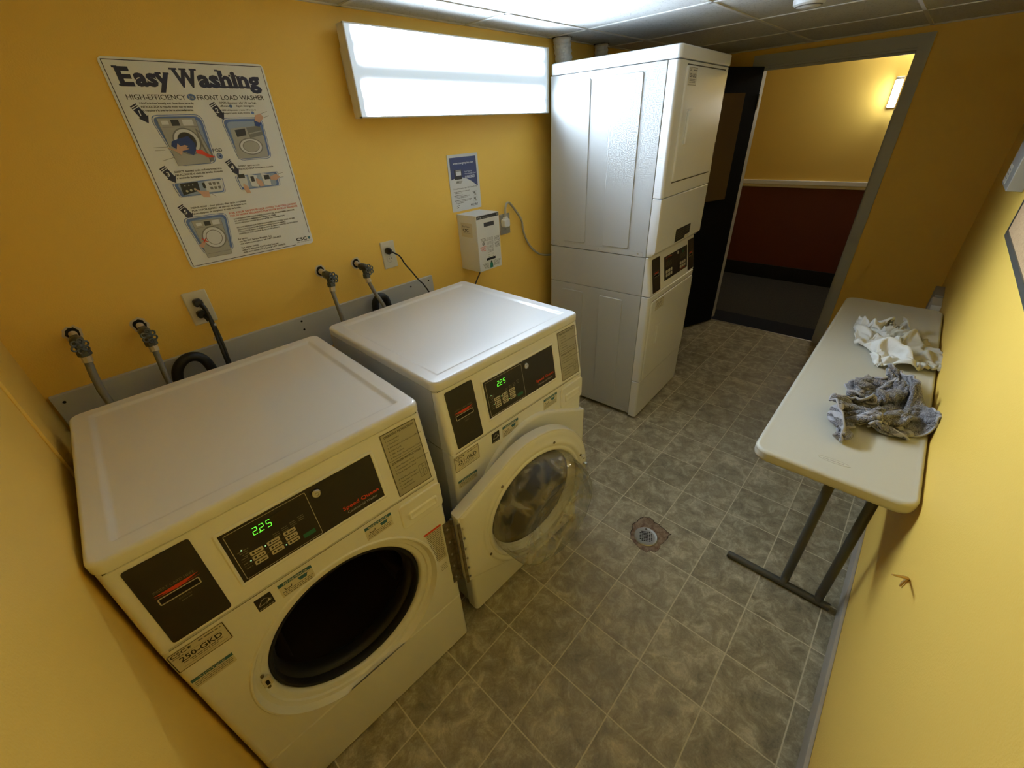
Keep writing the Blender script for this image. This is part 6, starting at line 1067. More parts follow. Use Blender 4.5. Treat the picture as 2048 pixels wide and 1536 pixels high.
     [11, -19, -26, -19, -15, -10, 0, 0, -3, 3, -3, -10, -16, -7, -9, -14, -7, 3, -9, 5, -9, -1, -2, -6, -6, 5, 0, 5, 8, -2, -7, 13, -7, -26, -13, 13, 9, 14, 24, -2, 1, 17, 4, 8, -20, 13, 12, 5, 2, -15, 10, 2, -9, -12, 10, 7, 10, 21, 0, 23, 12, 14, -19, -4],
     [-7, -10, -17, -23, -27, -16, -6, 4, -5, 0, 2, -6, -11, -14, -9, -11, -10, -3, 2, -5, -1, -11, -6, 8, -5, -7, 12, -6, 12, -3, 10, -6, 13, -17, -30, -2, 10, 21, 28, 8, -13, 17, 13, 3, -6, 0, 4, 8, 10, -1, -13, 7, -15, -12, 20, 19, 17, -8, 14, 13, 15, 11, 8, -16],
     [-9, -7, -10, -19, -19, -18, -15, -14, -4, 0, 0, 0, -14, -8, -17, -10, -3, -4, -5, 5, -15, 5, -3, -13, -2, 4, 0, 13, -5, 9, 21, 5, -20, -16, -7, -17, 18, 11, 29, -4, 10, 5, 12, -1, -2, 0, 12, 7, 1, 7, 4, -12, -20, 25, 1, 17, 0, 13, -10, 28, 1, 15, 25, 3],
     [-8, 0, -19, -9, -19, -19, -16, -13, -14, -4, -4, -2, 8, -19, -22, -9, -4, 0, -3, -8, -4, -2, -4, -1, -10, 1, 14, 0, 12, -3, 16, 11, 2, -14, -10, -18, 3, 14, 21, 23, 2, -8, 2, 15, 6, 1, -7, 9, -7, 7, 1, -10, 21, -5, 7, -5, 2, 13, 20, 4, 24, 11, 24, 11],
     [-11, 1, -8, -15, -19, -16, -17, -14, -12, -13, -10, -4, 7, -9, -19, -15, -4, -10, -5, -5, -3, 0, -5, 2, 9, -2, -8, 17, 1, 14, 3, 10, 14, -4, -4, -12, -18, 13, 18, 5, 15, 6, 6, -8, 1, 5, 5, 0, 4, -11, 14, 2, -6, 5, 9, -21, 10, 16, 27, 7, 21, 25, 18, 12],
     [4, -6, -11, -8, -13, -16, -12, -24, -17, -18, -11, -6, -15, 21, 18, -18, -4, -26, -21, -19, -13, 1, 6, 8, -5, 1, 6, 4, 13, -1, 15, 8, 18, 4, 2, -18, 18, -10, 0, 1, 15, 0, 2, 6, 6, -1, -12, 11, 7, 5, -4, -8, 2, 5, 0, 2, -5, 20, 32, 15, 15, 26, 18, 9],
     [-10, -1, -12, -8, -8, -8, -12, -18, -25, -26, -18, -17, 10, 22, 8, 11, -16, -23, -24, -22, -21, -14, 7, -9, 6, 4, 8, 9, 3, 12, 13, 9, 8, 15, 12, 12, 7, -3, -10, 8, 0, 1, -6, -9, 2, 10, -6, -16, 22, -1, -15, -6, 16, -3, -2, 14, -7, 25, 29, 27, 34, 12, 22, -2],
     [-10, -6, -1, -11, -4, -7, -12, -13, -20, -19, -42, -16, -3, 33, -10, 13, -17, -24, -5, -22, -22, -16, -17, -7, 4, 8, 13, 13, 15, 13, 5, 11, 17, 11, 8, 26, 0, -1, 5, -2, -15, -3, -8, -11, 9, 12, 6, 4, -17, 18, -23, 16, -21, 8, 0, 12, 5, 28, 28, 29, 23, 35, 13, -1],
     [4, -15, -9, -8, -3, -8, -8, -12, -25, -15, -33, -18, -22, 25, -7, -4, -4, -26, -32, -29, -9, 16, 13, 5, 4, 3, 0, -3, -7, 16, 17, 14, 14, 24, 23, -4, 8, 3, -3, -12, -14, 12, 10, 0, -17, -12, 9, 8, 4, 0, 19, -25, -16, 1, 4, 20, 22, 32, 33, 11, 34, 9, 6, 24],
     [1, -20, -9, -13, -6, -5, -5, -14, -20, -21, -34, -26, -24, 10, -16, -1, -27, -29, -23, -11, 13, 16, -1, -5, 7, 18, 1, 0, -5, -1, 23, 17, 17, 17, 24, 14, -2, 14, -17, -12, -1, 22, 11, 7, -11, -21, -13, 19, -2, 16, 9, -5, -14, -13, 11, 17, 23, 32, 34, 15, 39, 21, -1, 4],
     [0, -12, -15, -13, -14, -11, -11, -17, -22, -23, -25, -17, -18, -18, -23, -22, 4, -3, -23, -20, -8, 16, 15, 0, -21, 17, 18, 0, -4, -2, 16, 16, 15, 11, 16, 17, 13, 17, 17, -11, -10, -1, 16, -1, -2, -25, 7, 7, 10, -14, 2, 7, 13, 15, 15, 12, 16, 17, 26, 18, 38, 18, 6, -13],
     [-10, -4, -12, -16, -8, -21, -22, -27, -34, -23, 6, -3, -31, -30, -27, -17, -9, 8, 0, -9, -18, -5, 16, 17, -18, -7, 16, 15, -11, -2, 13, 11, 6, 15, 19, 23, 21, 15, 21, 9, -15, -3, -17, 1, 10, -11, -9, 10, 3, 21, 20, 1, 10, 11, 10, 11, 13, 17, 4, 33, 25, 15, 20, -5]],
    [[22, 1, 11, 1, -21, 26, 15, 10, 34, 12, 17, 4, 14, 12, -35, 23, 2, -15, -17, 19, -10, -6, -7, -7, 5, 1, -1, 9, 9, 5, -6, -18, -26, -19, 21, 33, 10, -1, -5, -9, -16, -22, -17, -14, 0, -21, 20, 7, -21, 3, 11, 10, -17, -2, -13, -5, -1, 0, 5, -3, 1, -7, -1, 3],
     [-13, 14, 19, -1, -25, 28, 17, 13, 17, 20, 1, 16, 24, 3, -47, 41, 6, -19, -21, -1, -8, -9, -7, -4, -5, 2, -3, 6, 9, 13, 10, -6, -12, -35, -5, 52, -6, 9, 9, -15, -16, -1, -28, -7, -24, -14, 5, 2, -16, 13, 8, 15, 1, 9, -11, -6, -8, -7, 0, 4, 3, 0, -3, -17],
     [2, 12, 24, 7, -32, 23, 15, 22, 5, 10, 13, -1, 39, 2, -49, 37, 16, -3, -26, -31, -12, -6, 10, -12, -8, -7, -2, 2, 20, 19, 8, 3, -10, -15, -30, 25, 29, 4, -8, -13, -13, 9, -7, -26, -18, -7, -13, -7, 9, 3, 16, 0, 22, 1, 3, -7, -12, -8, -13, 5, -13, 14, -1, -7],
     [5, 13, 24, 4, -28, 20, 12, 8, 6, 15, 13, -3, 38, 2, -45, 35, 13, 5, -35, -35, -14, 6, -3, -3, -20, -8, -4, 7, 10, 14, 16, 11, -6, -2, -7, -14, 15, 4, 3, -15, 3, -5, 13, -18, -19, -15, -12, -4, 7, -9, 19, 6, 19, 12, 5, -1, -9, -16, -8, -23, 9, -12, 1, 22],
     [-6, 20, 12, 8, -7, 23, 0, 12, -4, 1, 21, -1, 33, -1, -36, 33, 14, 4, -36, -39, -23, 5, -6, 14, 2, -16, -13, -4, 1, 18, 9, 27, -12, 9, 0, 1, -18, 0, -12, -2, 7, 10, 5, -4, -19, -11, -11, -12, -3, 0, 9, 15, 14, 17, 7, 3, -5, -6, -25, -17, -9, 14, -10, -2],
     [-1, 17, 4, 8, 11, 16, 0, 5, 14, 0, -3, 19, 20, 1, -20, 10, 12, 10, -39, -35, -26, 5, -6, 7, 14, 1, -19, 11, -12, -4, 19, 21, -17, 12, 18, 1, -5, -10, -19, -12, 4, -2, 8, 10, 4, -13, -12, -12, -16, 2, 0, 15, 9, 14, 15, -4, -6, -1, -1, -23, -13, 11, 3, -20],
     [0, 15, -8, 12, 13, 11, 9, 11, -2, 2, 8, 16, 11, -4, 13, -20, 13, 13, -41, -29, 2, -30, -7, 7, 14, 15, 9, -15, -16, 16, 10, -7, -11, 12, 32, -8, -4, -17, -16, -1, 13, -11, -8, 7, 18, 4, -12, -15, -16, 1, 7, -2, -6, 17, 16, 4, 13, -17, -3, -18, 4, -15, 14, -15],
     [0, 19, -17, 17, 15, 7, 6, 1, 1, 10, -1, 15, 10, -4, 25, -18, -2, 18, -42, -38, 13, -24, -8, -2, 14, 8, 21, 12, -19, -8, 12, 2, -21, 10, 29, -3, -2, -22, -4, 10, 16, -5, -13, -9, 0, 18, -9, -11, -5, 3, -17, -7, 0, 5, 18, 6, 23, 1, -7, -16, 3, -23, 5, -15],
     [0, 3, 12, 10, 3, 14, 9, 0, -16, 10, 4, 23, -6, 16, 10, 7, -1, -17, -27, -41, 15, -24, 13, -17, 2, 17, 11, 13, 13, -18, -13, 15, -21, 16, 11, -11, 17, -3, -14, -2, 10, 14, 0, -13, -13, 1, -3, -14, 6, 11, -16, 7, 4, -11, -4, 9, 17, 19, 1, -20, 2, -13, -22, 0],
     [16, 3, 8, 10, 0, -2, -1, -1, 4, -3, 10, 17, -7, 15, 6, 13, 0, -7, -22, -25, -25, 21, -28, 12, -13, 3, 9, 11, 10, 13, -11, 2, -16, 9, 20, -16, 12, 13, -11, -12, -5, 10, 10, 7, -18, -17, -8, -12, 2, 22, 7, -21, 14, 13, -7, -8, 11, 14, 10, -12, -20, 15, -22, -21],
     [2, 5, 2, 12, 12, -10, -19, -10, 8, 4, 11, 19, -15, 15, 22, 21, 1, -13, -28, -27, 10, -23, 12, -9, 4, -20, 1, 8, 10, 9, 14, -14, 7, 12, 18, -23, 11, 12, -6, -10, -8, -8, 1, 13, 3, -19, -20, -13, 1, 15, 14, -22, 1, 13, 16, -7, 13, 10, -1, -2, -15, 14, -6, -37],
     [-8, 1, 5, 14, 9, -27, -12, 7, 24, 7, 7, -21, 10, 11, 19, 15, 15, 6, -30, -25, -24, 3, 23, -6, -20, 1, -10, -10, 1, 12, 12, 18, -5, 13, 22, -21, 7, 12, -1, -8, -12, -5, -10, -2, 18, -8, -20, -24, -1, 5, 18, -1, -18, 3, 16, 13, 10, 9, -7, 3, 3, -19, -1, 1],
     [13, -16, -4, 12, 14, -5, -23, 6, 14, 13, -16, 27, 1, 5, 14, 13, 8, 17, -5, -28, -14, -1, -7, -7, -12, -13, -15, 4, -5, 2, 15, 14, 17, 9, 15, -18, 16, 1, 6, 0, -14, -9, -14, -3, 17, -8, -13, -18, -1, -7, -3, 16, -14, -1, 11, 17, 13, 17, 4, -4, 3, -10, -23, 2],
     [3, -2, 1, -17, -6, 1, 23, -21, -2, 14, 28, 26, 7, -1, -2, 15, 4, 4, -6, -2, -28, -19, -19, -9, -6, -4, -5, 0, 0, 4, -3, 18, 14, 20, 25, -12, 5, -13, 11, 5, -15, -11, 2, -12, 7, -8, -9, -2, 1, -6, -19, 7, 12, -17, -2, 19, 17, 16, 13, 6, -6, 5, -16, -18],
     [2, 4, 0, -6, 3, -20, 4, 19, -10, 15, 27, 34, 3, -6, 14, 12, 3, -2, -9, -22, -10, -22, -16, -26, 11, -11, -7, -10, 0, 0, 0, 4, 19, 20, 25, 21, -27, 5, 10, 4, -11, -8, -8, -17, 1, -11, -14, -2, 11, -2, 0, 6, -14, 2, -13, 9, 10, 12, 22, 2, 19, -10, -1, -23],
     [-14, 11, -14, 20, 18, 5, 0, 4, 16, -2, 21, 31, -11, 14, 17, 9, -1, -15, -17, -20, -20, -19, -16, -18, 15, -17, -14, 1, 6, -18, 0, 0, 20, 5, 28, 37, -9, 4, -2, -7, 2, -14, -9, -8, -15, -8, -15, -1, -5, -2, 9, 19, -1, -13, 6, 0, 9, 8, 3, 6, 14, 17, -6, -13],
     [-4, 7, 10, 15, -2, 16, 20, 17, 10, 13, 20, -13, 14, -6, 19, 3, 1, -10, -26, -29, -22, -20, -15, -6, 17, -6, -13, -2, -16, 14, -20, 0, 3, 11, 30, 27, 23, -3, 6, -9, -2, -14, -7, -18, -12, -13, -4, 9, -9, -6, 1, -2, 21, 4, -5, 11, -2, 8, 6, 3, 8, 12, -5, -13],
     [-6, 12, 15, 16, 22, 3, 20, -2, 9, 15, 22, 2, -21, 17, 9, 6, 4, -17, -30, -33, -24, -15, -11, -13, 22, 5, -1, -21, -5, -2, 4, -10, -1, 10, 25, 30, 14, 18, -2, -4, 5, -22, -3, -12, -17, -10, -18, 20, -2, -4, 1, -18, 3, 25, 14, -11, 13, 6, 4, 4, 4, 7, -9, -3],
     [-4, 14, 18, 26, 14, 14, 8, 9, 13, 3, 0, 21, -16, -1, 8, 3, 6, -28, -31, -28, 3, -16, -19, -13, 6, 8, 16, -14, 0, -22, 4, 17, -19, 12, 19, 31, 24, 13, 2, -8, -6, -1, -2, -21, -15, -8, -19, -8, 23, 6, -16, -3, -7, 31, 16, -3, -6, 14, 0, -6, -2, 7, 11, 4],
     [7, 10, 17, 17, 18, 18, 12, 7, 18, 8, -10, 17, -2, -13, 8, -6, -13, -20, -30, -9, -3, -4, -7, -20, -11, 8, 15, 2, 2, -23, -9, 6, 17, -22, 16, 41, 40, 15, -4, 2, -25, -11, 12, -34, 0, -19, 4, -11, -7, 17, -2, -24, 17, 28, 19, 9, -7, -10, -2, -12, -12, -4, 9, 12],
     [-4, 28, 18, 6, 1, 17, 13, 17, 12, 15, 4, 3, -5, -15, -2, -10, -1, -20, -16, 1, -5, -11, -17, 0, -18, 13, 10, -5, -4, -7, -10, 14, 1, -5, -13, 34, 54, 8, 8, -3, -22, -20, 11, -27, -12, 13, -3, -7, -20, -10, 10, -13, 27, 14, 18, 20, 2, -12, -13, -5, -18, -31, 3, 24],
     [-2, 24, 20, 11, -8, 13, 16, 15, 16, 3, 11, 1, -10, -4, -14, -14, 26, -20, -8, -13, 7, -12, -13, 0, -16, -11, 16, 9, -25, -1, -3, 24, 2, -1, -21, 18, 35, 46, -6, -5, -20, -20, 12, -29, 10, -26, 9, -27, -15, 9, -12, 21, 40, -3, 21, 22, -10, -12, -18, -10, -15, -16, -19, 29],
     [0, 11, 14, 15, -3, 14, 15, 14, 8, 6, 9, 1, -2, -5, -15, 12, 14, -15, -17, -7, -11, 16, -13, -14, -4, -21, -8, 17, -1, -13, 0, 24, 0, 0, -5, -3, 21, 46, 4, -5, 0, -28, 14, -31, 11, -38, 1, -27, -1, 25, -21, 34, 11, 36, 10, 12, -8, -19, -22, -12, -22, 2, -23, 32],
     [15, -12, 6, 13, 14, -3, 13, 18, 10, 1, 10, 4, -11, 5, 0, 14, 2, 5, -19, -7, -19, 13, 0, -15, -12, -11, -12, -15, 21, 9, -11, 20, -11, 5, -16, -3, 36, 36, 14, -7, 3, -21, 5, -30, 7, -38, -16, 10, -20, 1, 36, -2, 34, 34, 8, -3, -8, -17, -26, -18, -20, -7, 13, 13],
     [-7, -2, -6, 5, 16, 11, -2, 13, 17, 1, 6, 6, -5, 3, -1, 16, 21, -8, -2, -22, -7, -10, 16, -4, -15, -16, -16, 0, -17, 14, 16, 0, -3, -2, -7, -19, 32, 44, 19, 11, -17, 0, -19, -1, -24, -17, -29, 20, -3, -15, 40, 13, 20, 31, 1, -6, -8, -11, -19, -31, -26, -11, 5, 33],
     [13, 1, -6, -12, 0, 17, 6, 5, 11, 14, -1, 13, -9, -3, 9, 14, 13, 6, -1, -13, -4, -18, 0, 11, -6, -16, -13, -13, -6, -20, 10, 1, 2, -1, 8, -12, 8, 44, 47, -3, 5, -7, -15, 2, -29, -37, -20, 0, 9, 18, 27, 21, 9, 2, 8, -3, -7, -8, -7, -32, -36, -2, -1, 24],
     [22, -22, -10, 1, -9, 7, 15, 4, 14, 5, -2, 10, 14, 6, -12, 5, 14, 18, -10, 4, -8, -11, -8, -10, -6, 4, -4, -13, -11, -15, -14, 8, -8, 1, 1, 13, -9, 36, 45, 33, -1, -5, -14, -1, -32, -22, -18, -1, 13, 15, 9, 30, 8, -13, 10, -13, -5, -11, -1, -28, -33, 15, 9, 16],
     [20, -24, -9, -22, -6, -3, 15, 16, 12, -3, 3, 1, 12, 14, 5, -7, 9, 15, 5, -3, 5, -9, -10, -14, -14, -10, 0, -3, -11, -6, -7, -14, -1, 9, 8, -10, -7, 26, 43, 43, 12, -1, -12, -5, -29, -15, -12, -5, 12, 10, 15, 3, 27, -11, -11, -12, -10, 10, -18, -21, -32, 1, 27, 19],
     [9, -18, -25, -4, -5, -16, -3, 18, 12, 16, -1, -8, 5, 12, 8, 8, -6, 17, 15, -18, 16, 4, -9, -13, -12, -14, -15, -9, -9, 10, -10, -10, -9, 0, 8, 16, -22, 12, 41, 42, 26, 3, 1, -27, -20, -6, -3, -1, 10, 11, -1, -7, 22, 10, -16, -20, -15, 2, -17, -13, -26, -1, 20, 18],
     [4, -12, -20, -24, 4, -8, -15, 5, 18, 17, 5, -8, -2, 20, 6, -1, 11, 5, 21, -21, 1, 15, -21, -13, -4, 3, -5, -13, -15, -5, 7, -15, -1, -11, 1, 20, -3, -6, 35, 37, 34, 1, -4, -24, -5, -1, 7, -2, -1, 1, 16, -10, -1, 20, -6, -21, -17, -17, -18, -12, 0, -8, 4, 12],
     [-9, -13, -1, -15, -24, 10, -13, -12, 11, 19, 17, -1, -7, 16, 16, -2, 4, 17, 10, -7, -16, 10, -13, -15, -15, -6, 14, 2, -13, -5, -16, 6, -13, 0, -11, 4, 15, -5, 29, 35, 32, -5, -3, 7, -17, 7, 9, 2, -5, -2, -10, 15, 1, 1, -13, -21, -20, -10, -24, -14, 18, 11, -9, 5],
     [12, -22, -12, -9, -9, -11, 3, -18, 1, 13, 15, 13, 4, -3, 25, 8, -3, 19, -9, 9, 2, -7, -12, -10, -17, -15, -3, 16, 3, -14, -3, -4, -9, -8, 4, -5, 1, 12, 26, 31, 28, 2, 4, 1, -13, -3, 14, 9, 3, -12, -11, -8, 7, -5, -15, -15, -20, -13, -3, -25, 14, 30, -6, 8],
     [7, -19, -21, -11, -15, -14, -2, 5, -9, 7, 10, 12, 13, 12, 12, 12, 9, -3, -5, -3, 9, -18, -14, 9, -2, -16, -17, 0, 14, 6, -2, -8, -12, 0, 0, 7, 0, 8, 18, 23, 22, 16, 2, -8, -2, -9, -5, 12, 14, 3, -12, -9, -17, -4, -25, -14, -19, -12, 5, 7, 3, 17, 9, 4],
     [3, -21, -13, -18, -14, -12, -7, -3, 7, -3, 3, 15, 5, 13, 16, 13, 13, 12, -2, -19, -9, -1, -21, -5, 9, -1, -12, -17, 5, 16, 9, -3, -17, 7, 6, 17, 1, 5, 12, 5, 17, 8, 15, 5, -1, -8, -13, -5, 18, 11, -10, -22, -14, -22, -27, -2, -20, -5, -5, 33, 14, 18, 7, -1],
     [7, -20, -20, -8, -11, -12, -15, -8, -3, 12, -9, 20, 13, 20, -15, 15, 13, 19, 1, -10, -9, -18, -15, -11, -3, 0, 15, -1, -13, -1, 22, -9, 15, 8, 9, 7, 13, 4, -2, 1, -1, 4, 10, 9, 4, 9, -6, -20, 11, 11, -26, -26, 7, -13, -23, -14, -18, -2, -4, 36, 24, 21, -3, -4],
     [2, -24, -7, -16, -14, 0, -13, -5, -19, -1, 19, -17, 26, 13, 13, 7, 8, -7, -1, -8, 3, -2, -7, -7, -19, -10, 6, 18, 8, -21, 7, 23, 21, 19, 13, 11, -5, 13, -7, -2, -5, -3, -6, -1, -1, 9, 15, -8, -17, 13, -30, -26, 6, -20, 18, -29, -24, 12, -10, 36, 30, 17, 6, 1],
     [0, -17, -11, -11, -13, -6, -4, -10, -6, -20, 4, 8, -10, 15, 6, 17, 4, 7, -5, -10, -5, 3, -12, 15, -3, -14, -10, 14, 18, -13, 17, 10, 34, 32, 25, 0, -3, -5, 0, -8, -2, -2, -6, -9, -14, -7, 14, 10, 0, -27, -24, -20, -13, 24, 1, -20, -27, -3, 20, 22, 18, 16, 0, 17],
     [-3, -9, -22, -7, -2, -4, -1, -5, -10, -25, 0, -9, 7, 6, 21, -7, 19, -10, -21, -11, -5, 3, 8, 10, 11, -1, -7, -8, 10, 12, 20, 9, 31, 37, 36, 14, -7, -12, -9, -15, -9, -17, 7, -10, 1, -14, -11, 13, 1, -24, -19, -11, -14, 1, 4, -18, -15, 13, 27, 26, -8, 5, 13, -5],
     [-10, -2, -12, -17, -6, 3, -3, -1, -2, -23, 5, -7, -7, 14, -9, 20, -24, -14, 3, 7, 14, 15, 10, 4, 5, 4, -2, -11, -12, 8, 13, 19, 22, 31, 35, 30, 1, -14, -19, -20, -10, -26, -16, 0, 1, 7, 5, -18, -9, 8, -14, -15, -12, -13, -10, -2, -1, 9, 21, 39, 4, -3, -15, 2],
     [-11, 4, -9, -5, -12, -9, -8, -1, -1, -15, 11, -6, -3, -6, 17, -23, -5, 16, 21, 19, 14, 10, 3, -8, 8, 10, -2, -9, -19, -8, 7, 5, 11, 30, 35, 27, 16, -15, -17, -27, -21, -19, -25, -4, 11, 7, 10, -1, -11, -6, 10, -17, -12, 3, -9, -3, 0, 1, 14, 43, 13, -17, -7, -20],
     [2, -12, 0, 0, 0, -5, -10, -14, -17, -5, 12, -18, -7, 3, -2, 17, 34, 25, 17, 13, -2, 5, 11, -14, -7, 10, 11, -6, -24, -16, -1, -5, -12, 13, 31, 31, 19, -6, -20, -32, -27, 24, -17, -23, 3, 13, 8, 19, -3, -9, 3, 6, -1, -5, -10, -5, -3, 3, 4, 36, -8, 16, -5, -26],
     [-12, -7, 11, 1, -9, -4, -4, -10, -9, -27, -7, 4, -3, 5, 22, 29, 28, 28, 14, 1, -2, -14, 13, -2, -15, 4, 14, 10, -20, -25, -1, -9, -30, -22, 8, 26, 26, 9, -11, -18, 9, -22, 5, -15, 5, 24, 8, 11, 18, 10, 0, 8, -1, -9, -12, -10, -5, -2, -2, 0, 25, 11, -6, -18]]]
